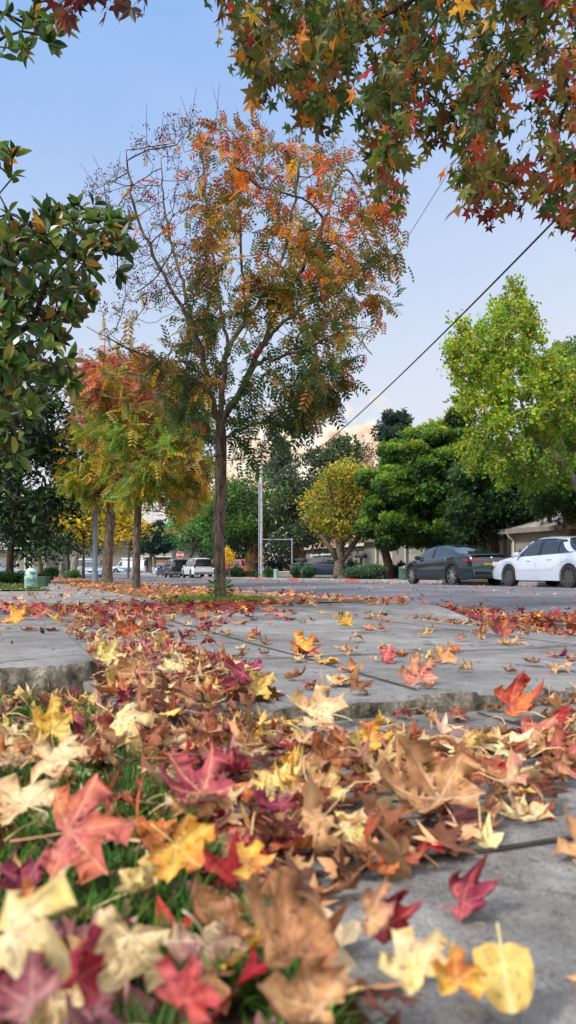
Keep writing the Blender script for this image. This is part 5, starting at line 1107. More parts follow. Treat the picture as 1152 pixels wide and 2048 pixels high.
def house_left():
    Y = 92; xa, xb = (-60-CX)/F*Y, (92-CX)/F*Y; xm = (xa+xb)/2; z0 = float(gz(Y)); r = empty('house', Vector((xm,Y,z0)), 0, 'shaded grey house with a pale window frame behind the left trees', 'house'); X = lambda px: (px-CX)/F*Y-xm
    ops = [(X(50),X(60),.6,2.3),(X(20),X(34),.8,2.2)]; mb = MB(); wall_with_openings(mb, lambda a, z: Vector((a,0,z)), xa-xm, xb-xm, -.3, 3.0, ops); mb.add([(xb-xm,0,-.3),(xb-xm,9,-.3),(xb-xm,9,3),(xb-xm,0,3)], [(0,1,2,3)]); mb.build('wall', M_STUCCO, r, sharp=0)
    for a, b, lo, hi in ops:
        mb = MB(); mb.add([(a,.2,lo),(b,.2,lo),(b,.2,hi),(a,.2,hi)], [(0,1,2,3)]); w = mb.build('window', M_WIN, r); mb = MB()
        for t in (0,1): mb.box((a+(b-a)*t,.0,(lo+hi)/2), (.12,.12,hi-lo+.12))
        for z in (lo, hi): mb.box(((a+b)/2,.0,z), (b-a-.12,.12,.12))
        mb.build('frame', M_TRIM, w)
    uv_quad('roof', [((xa-xm-.5,-.6,2.95),(xb-xm+.5,-.6,2.95),(xb-xm+.5,4.5,4.6),(xa-xm-.5,4.5,4.6)),((xb-xm+.5,9.6,2.95),(xa-xm-.5,9.6,2.95),(xa-xm-.5,4.51,4.6),(xb-xm+.5,4.51,4.6))], M_TILEG, r)
house_left()
def plank_fence(px0, px1, Y, h, lab):
    xa, xb = (px0-CX)/F*Y, (px1-CX)/F*Y; z0 = float(gz(Y)); r = empty('wooden_fence', Vector(((xa+xb)/2,Y,z0)), 0, lab, 'fence'); w = xb-xa; n = int(w/.16); mb = MB()
    for k in range(n): mb.box((-w/2+(k+.5)*w/n, 0, h/2-.05+rnd.uniform(-.02,.02)), (w/n*.93,.03,h+.1))
    mb.build('boards', M_PLANK, r)
    for z in (.4, h-.3): mb = MB(); mb.box((0,.045,z), (w,.05,.1)); mb.build('rail', M_PLANK, r)
plank_fence(313, 336, 126, 2.0, 'orange brown board fence under the apartment balcony')
plank_fence(462, 496, 100, 1.9, 'reddish board fence behind the red pickup')
# ================================================================== cars
M_TYRE = mat('tyre_rubber', (.014,.014,.015), .85, var=.2, scale=40); M_RIMS = mat('silver_rim', L3(176,180,186), .3, .8, var=.05); M_RIMD = mat('dark_steel_rim', (.03,.03,.033), .5, .5)
M_GLASS = mat('car_glass', (.012,.016,.02), .04, var=.2, scale=2, spec=.9, coat=.6); M_TAIL = mat('tail_lamp_red', L3(120,18,24), .15, var=.1, coat=.8); M_HEAD = mat('head_lamp', L3(190,196,200), .12, var=.1, coat=1); M_GAP = mat('shut_line_grey', (.06,.06,.065), .6); M_TRIMB = mat('black_trim', (.012,.012,.013), .5); M_CHROME = mat('chrome', (.75,.75,.77), .12, 1.0, var=.02)
def paint(name, c, metal=.25): return mat(name, c, .22, metal, var=.06, scale=3, coat=1.0)
def interp(pts, x):
    xs = [p[0] for p in pts]; ys = [p[1] for p in pts]; x = min(max(x, xs[0]), xs[-1]); k = max(0, min(len(xs)-2, int(np.searchsorted(xs, x))-1)); t = (x-xs[k])/(xs[k+1]-xs[k]); 
    m = lambda i: (ys[min(i+1,len(ys)-1)]-ys[max(i-1,0)])/max(1e-6, xs[min(i+1,len(xs)-1)]-xs[max(i-1,0)])
    h = xs[k+1]-xs[k]; lo, hi = min(ys[k],ys[k+1]), max(ys[k],ys[k+1]); v = (2*t**3-3*t*t+1)*ys[k]+(t**3-2*t*t+t)*h*m(k)+(-2*t**3+3*t*t)*ys[k+1]+(t**3-t*t)*h*m(k+1); return min(max(v, lo-.02), hi+.02)
def car(name, label, pos, head, S, pm, detail=True, group=None, rim=None, cat='car', spokes=5):
    """S: L, W, belt [(x,z)], roof [(x,z)] greenhouse outline, wheels (xr,xf), r; x runs from the tail (-L/2) to the nose (L/2)"""
    r = empty(name, pos, head, label, cat, group); L, Wd = S['L'], S['W']; h = Wd/2; wr, (xr, xf) = S['r'], S['wheels']; zb0 = S.get('sill', .20); tap = S.get('taper', .16)
    def half(x): t = abs(2*x/L); return h*(1-tap*max(0,(t-.62)/.38)**2.2)
    def low(x):
        z = zb0+max(0, abs(2*x/L)-.80)*.55*.3
        for c in (xr, xf):
            d = abs(x-c); R = wr*1.16
            if d < R: z = max(z, wr+sqrt(R*R-d*d)*.97)
        return z
    def belt(x): return interp(S['belt'], x)
    xs = sorted(set(list(np.linspace(-L/2, L/2, 64))+[c+s*wr*1.16*q for c in (xr,xf) for s in (-1,1) for q in (1.0,.96,.85,.6,.3)])); V = []; F_ = []
    def ring(x):
        a, b, lo = half(x), belt(x), low(x); bm_ = min(lo, b-.14); mid = bm_+(b-bm_)*.5
        return [(x,0,zb0+.06 if bm_ < zb0+.1 else bm_),(x,a*.80,bm_),(x,a*.965,bm_+.01),(x,a*.995,bm_+(mid-bm_)*.5),(x,a,mid),(x,a*.985,b-(b-mid)*.28),(x,a*.955,b-.035),(x,a*.90,b),(x,a*.55,b+.022),(x,0,b+.030)]
    R_s = [ring(x) for x in xs]; k = 10
    for q in R_s: V += [(a,b,c) for a,b,c in q]+[(a,-b,c) for a,b,c in q]
    for i in range(len(xs)-1):
        for j in range(k-1):
            for s in (0, k): F_.append((i*2*k+s+j, i*2*k+s+j+1, (i+1)*2*k+s+j+1, (i+1)*2*k+s+j))
    for i in (0, len(xs)-1): F_.append(tuple([i*2*k+j for j in range(k)]+[i*2*k+k+j for j in range(k-1,-1,-1)]))
    mb = MB(); mb.add(V, F_, True); body = mb.build('body', pm, r, sharp=38)
    bm = bmesh.new(); bm.from_mesh(body.data); bmesh.ops.remove_doubles(bm, verts=bm.verts, dist=1e-4); bmesh.ops.recalc_face_normals(bm, faces=bm.faces); bm.to_mesh(body.data); bm.free()
    mb = MB(); mb.box((0,0,(zb0+.62)/2+.05), (L*.90, Wd*.70, .62-zb0)); mb.build('underbody', M_TRIMB, r)
    # greenhouse
    rf = S['roof']; g0, g1 = rf[0][0], rf[-1][0]; gx = list(np.linspace(g0, g1, 40)); top = max(z for _, z in rf); inset = S.get('tumble', .20)
    def sec(x, off=0.0):
        z1 = interp(rf, x); b = belt(x); z1 = max(z1, b+.004); f = (z1-b)/(top-b); a0 = half(x)*.915+off; a1 = a0-inset*f
        return [(x,a0,b-.012),(x,a0-(a0-a1)*.5+.012*f,b+(z1-b)*.55),(x,a1,b+(z1-b)*.90),(x,a1-.07*f-.01,z1-.012*f+off*.7),(x,a1*.5,z1+.018*f+off),(x,0,z1+.024*f+off)]
    def strip(nm, sel, js, m, off, parent):
        mb = MB(); V2, F2 = [], []; q = [sec(x, off) for x in sel]; kk = len(js)
        for row in q: V2 += [row[j] for j in js]+[(row[j][0],-row[j][1],row[j][2]) for j in js]
        for i in range(len(sel)-1):
            for j in range(kk-1):
                for s in (0, kk): F2.append((i*2*kk+s+j, i*2*kk+s+j+1, (i+1)*2*kk+s+j+1, (i+1)*2*kk+s+j))
        mb.add(V2, F2, True); return mb.build(nm, m, parent, sharp=35)
    strip('glasshouse', gx, range(6), M_GLASS, 0.0, r)
    rt = S.get('rooft', .86); rx = [x for x in np.linspace(g0, g1, 80) if interp(rf, x) > belt(x)+(top-belt(x))*rt]; strip('roof', rx, (2,3,4,5), pm, .008, body)
    def pillar_(nm, xb, xt, w, m, off=.010):
        V2 = []; mb = MB()
        for s in (1,-1):
            P = []
            for t in np.linspace(0, 1, 5):
                x = xb+(xt-xb)*t; z1 = interp(rf, min(max(x, g0), g1)); b = belt(x); sc = sec(min(max(x,g0),g1), off); pts = sc[:4]; zz = b+(min(z1, interp(rf, xt))-b)*t
                y = np.interp(zz, [p[2] for p in pts], [p[1] for p in pts]); P += [(x-w/2, s*y, zz), (x+w/2, s*y, zz)]
            mb.add(P, [(2*i,2*i+1,2*i+3,2*i+2) for i in range(4)], True)
        return mb.build(nm, m, body, sharp=0)
    for nm, xb, xt, w, m in S.get('pillars', []): pillar_(nm, xb, xt, w, pm if m == 'body' else M_TRIMB)
    # wheels
    for c in (xr, xf):
        for s in (1,-1):
            w = .215; M = Matrix.Translation((c, s*(half(c)-w/2-.012), wr)) @ Matrix.Rotation(-s*pi/2, 4, 'X'); t = wr*S.get('prof', .68); mb = MB()
            mb.lathe([(t,-w*.42),(t+.02,-w*.48),(wr*.93,-w*.5),(wr,-w*.38),(wr,w*.38),(wr*.93,w*.5),(t+.02,w*.48),(t,w*.42),(t,-w*.42)], 28, M, cap=False); ty = mb.build('wheel', M_TYRE, r, sharp=50)
            mb = MB(); mb.lathe([(.01,w*.10),(t*.96,w*.10),(t*1.0,w*.40),(t*1.0,w*.44),(t*.93,w*.44),(t*.92,w*.20)], 28, M); mb.build('rim_barrel', M_RIMD, ty)
            mb = MB(); n = spokes
            for q in range(n):
                a = 2*pi*q/n; w1, w2 = S.get('spoke', (.05,.07)); e = t*.94
                for sg in ((-.16,.16) if S.get('twin') else (0,)):
                    ca, sa = cos(a+sg), sin(a+sg); pts = [(.05,-w1/2),(e,-w2/2),(e,w2/2),(.05,w1/2)]; P = [M @ Vector((x*ca-y*sa, x*sa+y*ca, w*zz)) for zz in (.26,.38) for x, y in pts]; mb.add(P, [(0,1,2,3),(4,5,6,7),(0,1,5,4),(1,2,6,5),(2,3,7,6),(3,0,4,7)])
            mb.lathe([(.002,w*.42),(.06,w*.41),(.07,w*.25)], 12, M); mb.lathe([(t*.93,w*.40),(t*.99,w*.45),(t*1.0,w*.36)], 28, M, cap=False); mb.build('rim', rim or M_RIMS, ty)
    # details
    def quad(nm, pts, m, parent=body, depth=.012, nrm=None):
        pts = [Vector(p) for p in pts]; n = nrm or (pts[1]-pts[0]).cross(pts[2]-pts[0]).normalized(); k = len(pts); mb = MB(); mb.add([p-n*.02 for p in pts]+[p+n*depth for p in pts], [tuple(range(k)), tuple(range(k,2*k))]+[(i,(i+1)%k,k+(i+1)%k,k+i) for i in range(k)]); return mb.build(nm, m, parent)
    def side(x, f, off=0.0):  # point on the body flank: f from sill 0 to belt 1
        q = ring(x); zs = [p[2] for p in q[2:8]]; ys = [p[1] for p in q[2:8]]; z = q[2][2]+(q[7][2]-q[2][2])*f; return (x, float(np.interp(z, zs, ys))+off, z)
    for s in (1,-1):
        def sq(nm, x0, x1, f0, f1, m, par=body, off=.006):
            xsl = np.linspace(x0, x1, 6); fsl = np.linspace(f0, f1, 4); P = [Vector(side(x, f, off)) for x in xsl for f in fsl]; P = [Vector((p.x, s*p.y, p.z)) for p in P]; mb = MB(); mb.add(P, [(i*4+j, i*4+j+1, (i+1)*4+j+1, (i+1)*4+j) for i in range(5) for j in range(3)], True); return mb.build(nm, m, par, sharp=0)
        for nm, x0, x1, f0, f1, m in S.get('flank', []): sq(nm, x0, x1, f0, f1, m)
        for x in S.get('gaps', []):      # door shut lines
            sq('door_gap', x-.0045, x+.0045, .10, .97, M_GAP, off=.0035)
        for x in S.get('handles', []):
            p = side(x, .80, .012); mb = MB(); mb.box((p[0], s*p[1], p[2]), (.20,.03,.035), bev=.012); mb.build('door_handle', pm, body)
        mx = S.get('mirror')
        if mx is not None:
            p = side(mx, .97); mb = MB(); mb.box((p[0]-.02, s*(p[1]+.10), p[2]+.08), (.13,.20,.14), bev=.05); mb.tube([(p[0]+.02, s*(p[1]-.06), p[2]+.01),(p[0], s*(p[1]+.06), p[2]+.05)], .022, 6); mb.build('mirror', S.get('mirror_m', pm), body)
        a = half(-L/2); tz0, tz1, tw = S.get('tail', (.80,.95,.34)); x = -L/2
        quad('taillight', [(x-.004, s*(a*.985), tz0), (x-.004, s*(a*.985-tw), tz0+S.get('tail_rise',.02)), (x-.004, s*(a*.985-tw), tz1), (x-.004, s*a*.985, tz1)], M_TAIL, depth=.02, nrm=Vector((-1,0,0)))
        xw = np.linspace(-L/2, -L/2+S.get('tail_wrap',.30), 5); zt = [tz0, (tz0+tz1)/2, tz1]; P = []
        for xx in xw:
            q = ring(xx)
            for z in zt: P.append(Vector((xx, s*(float(np.interp(z, [p[2] for p in q[2:8]], [p[1] for p in q[2:8]]))+.010), z)))
        mb = MB(); mb.add(P, [(i*3+j, i*3+j+1, (i+1)*3+j+1, (i+1)*3+j) for i in range(4) for j in range(2)], True); mb.build('taillight', M_TAIL, body, sharp=0)
        hz0, hz1, hw = S.get('headl', (.60,.74,.36)); x = L/2; a = half(L/2)
        quad('headlight', [(x+.004, s*a*.98, hz0+.02), (x+.004, s*(a*.98-hw), hz0), (x+.004, s*(a*.98-hw), hz1-.03), (x+.004, s*a*.98, hz1)], M_HEAD, depth=.02, nrm=Vector((1,0,0)))
        xw = np.linspace(L/2-S.get('head_wrap',.42), L/2, 5); P = []
        for i, xx in enumerate(xw):
            q = ring(xx)
            for z in (hz0+.05-.03*i/4, (hz0+hz1)/2+.02, hz1+.03*(1-i/4)):
                z = min(z, belt(xx)-.03); P.append(Vector((xx, s*(float(np.interp(z, [p[2] for p in q[2:8]], [p[1] for p in q[2:8]]))+.010), z)))
        mb = MB(); mb.add(P, [(i*3+j, i*3+j+1, (i+1)*3+j+1, (i+1)*3+j) for i in range(4) for j in range(2)], True); mb.build('headlight', M_HEAD, body, sharp=0)
    a = half(L/2); mb = MB(); mb.box((L/2+.0,0,S.get('grille',.52)), (.05,a*1.1,.16), bev=.02); mb.build('grille', M_TRIMB, body)
    mb = MB(); mb.box((L/2-.04,0,.33), (.16,a*1.86,.17), bev=.06); mb.build('front_bumper', S.get('bump_m', pm), body)
    mb = MB(); mb.box((-L/2+.05,0,S.get('rb_z',.38)), (.18,a*1.90,S.get('rb_h',.24)), bev=.05); mb.build('rear_bumper', S.get('bump_m', pm), body)
    pz = S.get('plate_z', .72); px_ = -L/2-S.get('plate_off', .012); mb = MB(); mb.box((px_,0,pz), (.012,.32,.16), bev=.004); p = mb.build('licence_plate', S.get('plate_m', M_WHITE), body)
    if S.get('plate_t'):
        t = text_mesh('plate_text', S['plate_t'], .115, S['plate_tm'], p, True); t.location = (px_-.010,0,pz-.042); t.rotation_euler = (R_(90),0,R_(-90))
    if S.get('front_plate'): mb = MB(); mb.box((L/2+.05,0,.42), (.012,.32,.16), bev=.004); mb.build('licence_plate', M_WHITE, body)
    for e in S.get('exhaust', ()): mb = MB(); mb.tube([(-L/2+.2,e,.27),(-L/2-.03,e,.27)], .045, 12); mb.build('exhaust', M_CHROME, body)
    return r, body, ring
def sedan(L=4.75, Wd=1.83, H=1.44, r=.33, **kw):
    S = dict(L=L, W=Wd, r=r, wheels=(-L*.295, L*.30), belt=[(-L/2,.84),(-L*.47,.96),(-L*.36,1.00),(-L*.2,.97),(0,.93),(L*.16,.90),(L*.24,.89),(L*.36,.80),(L*.45,.70),(L/2,.58)],
             roof=[(-L*.37,1.00),(-L*.30,1.13),(-L*.20,1.31),(-L*.10,H-.02),(0,H),(L*.06,H-.02),(L*.12,H-.12),(L*.20,1.06),(L*.26,.89)], pillars=[('b_pillar',-.02,-.06,.09,'trim'),('a_pillar',L*.245,L*.115,.07,'body'),('c_pillar',-L*.33,-L*.17,.13,'body')],
             gaps=(-L*.19,.0,L*.185), handles=(-L*.16,L*.03), mirror=L*.17, tail=(.74,.90,.34), headl=(.56,.70,.34)); S.update(kw); return S
def street_pos(u, v, near=False): p = W(u, v); p.z = float(gz(p.y))+ROAD_Z+road_h(v)+.004; return p
HD = STREET
P_BLUEBLK = paint('blue_black_paint', (.016,.034,.046), .55); P_SILVER = paint('silver_white_paint', L3(196,204,222), .25); P_WHITE = paint('white_paint', L3(214,218,226), .05); P_NAVY = mat('navy_paint', (.014,.024,.062), .35, .1, var=.06, scale=3, coat=.25); P_BLUE = paint('mid_blue_paint', L3(70,92,150), .4); P_RED = paint('red_paint', L3(170,44,50), .1); P_GREY = paint('grey_paint', L3(120,128,140), .4); P_LBLUE = paint('light_blue_paint', L3(110,150,214), .1)
def cpos(px_rear_wheel, v_left, S, side_left=True):
    """centre position so that the rear left wheel shows at a picture column"""
    Y = yv(px_rear_wheel, v_left); X = (px_rear_wheel-CX)/F*Y; u, v = UV(X, Y); return street_pos(u-S['wheels'][0], v_left+S['W']/2)
M_PLATEB = mat('black_plate', (.012,.012,.012), .4); M_PLATEY = mat('plate_yellow', L3(236,188,56), .4)
S = sedan(4.79, 1.88, 1.43, .345, wheels=(-1.40,1.45), taper=.20, prof=.78, twin=True, spoke=(.022,.026), belt=[(-2.395,.90),(-2.30,1.02),(-1.9,1.05),(-1.2,1.01),(0,.96),(.75,.93),(1.1,.91),(1.7,.83),(2.1,.75),(2.395,.60)],
          roof=[(-1.95,1.05),(-1.45,1.19),(-.95,1.34),(-.45,1.415),(0,1.43),(.3,1.41),(.6,1.30),(.95,1.08),(1.2,.90)], tail=(.83,.91,.46), tail_wrap=.36, plate_z=.74, plate_m=M_PLATEB, plate_t='LOCKDOG', plate_tm=M_PLATEY, exhaust=(-.62,-.5,.5,.62), rb_z=.40, rb_h=.28, handles=(-.75,.25), gaps=(-.98,.02,.95), mirror=.88, mirror_m=M_TRIMB, rooft=.80,
          pillars=[('b_pillar',-.02,-.08,.10,'trim'),('a_pillar',1.16,.55,.07,'body'),('c_pillar',-1.72,-.95,.20,'body')], flank=[('side_skirt',-1.0,1.0,-.02,.10,M_TRIMB),('fender_vent',.98,1.10,.35,.62,M_TRIMB)])
r_, b_, ring_ = car('parked_car', 'glossy blue black sports sedan with multi spoke silver rims, parked left of the white sedan', cpos(902, 14.55, S), HD, S, P_BLUEBLK, spokes=7, rim=M_RIMS)
mb = MB(); L = S['L']; mb.box((-L/2+.05,0,1.075), (.16,1.36,.022), bev=.008); mb.build('boot_spoiler', M_TRIMB, b_)
mb = MB(); mb.box((-L/2+.02,0,.31), (.17,1.30,.14), bev=.03); mb.build('diffuser', M_TRIMB, b_)
mb = MB(); mb.lathe([(.041,0),(.041,.012),(.03,.016)], 16, Matrix.Translation((-L/2-.008,0,.945)) @ Matrix.Rotation(-pi/2,4,'Y')); mb.build('boot_badge', M_CHROME, b_)
mb = MB(); mb.box((-.85,0,1.40), (.16,.03,.06), bev=.012); mb.build('roof_fin', M_TRIMB, b_)
S = sedan(4.81, 1.80, 1.47, .325, wheels=(-1.30,1.42), belt=[(-2.405,.86),(-2.32,1.02),(-1.9,1.06),(-1.2,1.00),(0,.95),(.8,.92),(1.15,.92),(1.7,.86),(2.15,.76),(2.405,.56)], roof=[(-1.75,1.05),(-1.45,1.19),(-1.0,1.38),(-.55,1.455),(0,1.47),(.3,1.45),(.6,1.34),(1.0,1.08),(1.28,.91)], spoke=(.06,.09),
          pillars=[('b_pillar',.02,-.03,.09,'trim'),('a_pillar',1.22,.55,.07,'body'),('c_pillar',-1.42,-.92,.26,'body'),('quarter_divider',-.80,-.78,.035,'trim')], handles=(-.52,.42), gaps=(-1.02,.08,1.0), mirror=.92, headl=(.62,.78,.30), head_wrap=.50, flank=[('side_moulding',-.95,.95,.40,.435,P_SILVER),('fuel_flap',-1.38,-1.22,.60,.78,P_SILVER)], tail=(.80,.98,.34))
car('parked_car', 'silver white family sedan with dark steel wheels, cut by the right edge of the picture', cpos(1135, 14.6, S), HD, S, P_SILVER, spokes=10, rim=mat('worn_steel_rim', L3(88,88,92), .5, .6))
# dark blue sedan in a driveway across the street, side on, nose to the right
S = sedan(4.5, 1.78, 1.42, .32)
Yb = 52.0; p = gpt(650, Yb); car('parked_car', 'dark blue sedan side on in the drive behind the amber tree', p, R_(-6), S, P_NAVY, rim=M_RIMS, spokes=9)
# white estate and the cars ahead of it on the far side
SUV = dict(L=5.0, W=1.95, r=.38, wheels=(-1.45,1.50), sill=.34, taper=.10, belt=[(-2.5,1.02),(-2.2,1.06),(0,1.04),(1.0,1.02),(1.6,1.00),(2.3,.94),(2.5,.82)], roof=[(-2.46,1.04),(-2.36,1.5),(-2.2,1.74),(-1.6,1.79),(0,1.80),(.3,1.77),(.65,1.55),(1.05,1.04)], tumble=.16, rooft=.88,
           pillars=[('a_pillar',1.0,.42,.08,'body'),('b_pillar',.0,-.05,.14,'body'),('c_pillar',-.95,-1.0,.16,'body'),('d_pillar',-2.36,-2.26,.26,'body')], gaps=(-1.0,.0,.95), handles=(-.8,.2), mirror=.85, tail=(.95,1.25,.14), tail_wrap=.16, headl=(.78,.95,.34), plate_z=.80, rb_z=.50, rb_h=.26, bump_m=M_CHROME)
S = dict(SUV); S['rb_h'] = .2; S['bump_m'] = mat('grey_bumper', L3(110,116,124), .5, .2)
xx = 66.0
def par(px, Y, v=None): 
    X = (px-CX)/F*Y; u, vv = UV(X, Y); p = Vector((X, Y, float(gz(Y))+ROAD_Z+(road_h(vv) if KN < vv < KF else .0)+.004)); return p
r_, b_, _ = car('parked_car', 'white sport utility car seen from behind, parked on the far side near the stop sign', par(394, 71.5), HD, S, P_WHITE, cat='car')
mb = MB(); mb.box((-2.55,0,1.42), (.03,1.35,.5), Matrix.Rotation(R_(8),3,'Y'), bev=.012); mb.build('rear_window', M_GLASS, b_)
S = dict(SUV, L=4.2, W=1.85, wheels=(-1.2,1.25), belt=[(-2.1,1.05),(0,1.08),(.9,1.08),(1.0,1.05),(1.9,1.02),(2.1,.95)], roof=[(-2.07,1.07),(-2.03,1.6),(-1.9,1.80),(0,1.83),(.6,1.80),(.75,1.6),(.95,1.1)], taper=.03, pillars=[('a_pillar',.93,.65,.08,'body'),('b_pillar',-.05,-.07,.12,'body'),('d_pillar',-2.0,-1.97,.14,'body')], handles=(-.7,.2), gaps=(-.95,-.05,.8), mirror=.7, tail=(.85,1.05,.15), sill=.42)
r_, b_, _ = car('parked_car', 'black boxy off roader with a spare wheel on the back, ahead of the white one', par(352, 79.5), HD, S, paint('black_car_paint', (.012,.012,.014), .2))
mb = MB(); mb.lathe([(.2,-.1),(.36,-.1),(.38,-.05),(.38,.05),(.36,.1),(.2,.1)], 24, Matrix.Translation((-2.24,0,1.05)) @ Matrix.Rotation(pi/2,4,'Y')); mb.build('spare_wheel', M_TYRE, b_)
S = sedan(4.5, 1.78, 1.43, .32); car('parked_car', 'dark blue saloon parked between the black off roader and the white hatchback', par(335, 88), HD, S, P_NAVY)
S = sedan(4.3, 1.75, 1.46, .32); car('parked_car', 'white hatchback at the head of the far row of parked cars', par(322, 96), HD, S, P_WHITE)
# near side row, facing us
S = sedan(4.5, 1.78, 1.44, .32, front_plate=True); car('parked_car', 'pale silver blue sedan facing us beyond the lamp post, parked on the near side', par(181, 70), HD+pi, S, paint('pale_blue_silver_paint', L3(178,196,216), .3))
S = dict(SUV, bump_m=M_CHROME); car('parked_car', 'tall white truck facing us behind the pale silver blue sedan', par(171, 80), HD+pi, S, P_WHITE, cat='truck')
# blue car on the cross street, red cars
S = sedan(4.4, 1.76, 1.42, .32); car('parked_car', 'mid blue car side on across the street end, behind the pale trunks', par(108, 128), R_(180), S, P_BLUE)
S = sedan(4.6, 1.78, 1.45, .33); car('parked_car', 'silver car with its nose out at the left edge behind the bushes', gpt(-4, 78), R_(2), S, P_GREY)
S = sedan(4.6, 1.78, 1.45, .33); car('parked_car', 'red car mostly hidden behind the silver one at the left edge', gpt(2, 88), R_(4), S, P_RED)
TRK = dict(L=5.2, W=1.9, r=.36, wheels=(-1.5,1.65), sill=.36, taper=.06, belt=[(-2.6,1.0),(-.4,1.02),(0,1.02),(1.2,1.0),(2.2,.95),(2.6,.84)], roof=[(-.75,1.03),(-.66,1.45),(-.5,1.68),(.1,1.72),(.5,1.68),(.8,1.45),(1.25,1.02)], pillars=[('a_pillar',1.2,.6,.08,'body'),('b_pillar',-.55,-.5,.22,'body')], gaps=(-.5,.95), handles=(-.25,), mirror=.95, tail=(.72,.95,.12), tail_wrap=.1, headl=(.7,.86,.3), bump_m=M_CHROME)
car('pickup_truck', 'small red pickup in the far drive behind the yellow sapling', gpt(474, 88, .0), R_(172), TRK, P_RED, cat='truck')
# ambulance style van crossing the street end
VAN = dict(L=6.0, W=2.05, r=.39, wheels=(-1.75,1.85), sill=.36, taper=.08, belt=[(-3,1.22),(0,1.20),(1.4,1.16),(1.9,1.12),(2.6,1.02),(3.0,.84)], roof=[(-2.99,1.24),(-2.95,2.0),(-2.8,2.25),(-1,2.32),(.6,2.30),(.95,2.1),(1.3,1.85),(1.95,1.14)], tumble=.12, rooft=.5, pillars=[('van_side',-1.2,-1.2,3.35,'body'),('a_pillar',1.85,1.1,.10,'body'),('b_pillar',.62,.62,.30,'body')], gaps=(.3,1.4), handles=(.5,), mirror=1.35, tail=(1.0,1.4,.12), tail_wrap=.1, headl=(.72,.9,.3), flank=[('blue_stripe',-2.9,2.7,.12,.72,P_LBLUE)])
r_, b_, _ = car('ambulance', 'white and light blue high roofed ambulance van crossing the street end', par(256, 133), R_(180), VAN, P_WHITE, cat='van')
mb = MB(); mb.box((-.9,0,2.42), (3.9,1.75,.30), bev=.10); cap = mb.build('raised_roof', P_WHITE, b_)
for x in (.95,-2.75):
    for y in (.8,-.8): mb = MB(); mb.box((x,y,2.42), (.22,.18,.16), bev=.03); mb.build('warning_lamp', M_TAIL, b_)
for y in (1.0,-1.0): mb = MB(); mb.box((-.2,y*1.0,.52), (1.2,.06,.3), bev=.02); mb.build('step_panel', M_CHROME, b_)
# ================================================================== fallen leaves
LOBES = [(0, 1.0), (57, .93), (-57, .93), (112, .66), (-112, .66)]
def outline(kind='star', nper=4, g=rng):
    """polar outline: list of (angle deg, r, lobe axis angle)"""
    if kind == 'oval':
        A = np.linspace(-178, 178, 41); o = []
        for a in A:
            t = abs(a)/180; r = .95*(1-t)**.55*.62+.30+.08*cos(R_(a)); r = .62*np.sqrt(1/((sin(R_(a))/.62)**2+(cos(R_(a))/1.0)**2)) if abs(a) < 120 else .36-.14*(abs(a)-120)/60
            o.append((a, r, 0))
        return o
    j = {a: a+g.normal(0, 4) for a, _ in LOBES}; ln = {a: r*g.uniform(.88, 1.1) for a, r in LOBES}
    order = [-112, -57, 0, 57, 112]; o = []
    val = [(-152, .20)]+[((j[a]+j[b])/2, g.uniform(.42, .54)) for a, b in zip(order[:-1], order[1:])]+[(152, .20)]
    o.append((-176, .05, -112))
    for k, a in enumerate(order):
        (va, vr), (wa, wr) = val[k], val[k+1]; rt = ln[a]; ax = j[a]
        pw = g.uniform(1.6, 2.3)
        def prof(s, rv): return rv*(rt/rv)**(s**pw)
        o.append((va, vr, ax))
        for s in np.linspace(0, 1, nper+1)[1:-1]: o.append((va+(ax-va)*s, prof(s, vr)*(1+g.normal(0,.015)), ax))
        o.append((ax-2.6, prof(.91, vr), ax)); o.append((ax-.9, prof(.968, vr), ax)); o.append((ax, rt, ax)); o.append((ax+.9, prof(.968, wr), ax)); o.append((ax+2.6, prof(.91, wr), ax))
        for s in np.linspace(1, 0, nper+1)[1:-1]: o.append((ax+(wa-ax)*s, prof(s, wr)*(1+g.normal(0,.015)), ax))
    o += [(val[-1][0], val[-1][1], j[112]), (176, .05, j[112])]
    return o
RINGS = (.10, .26, .44, .62, .80, 1.0)
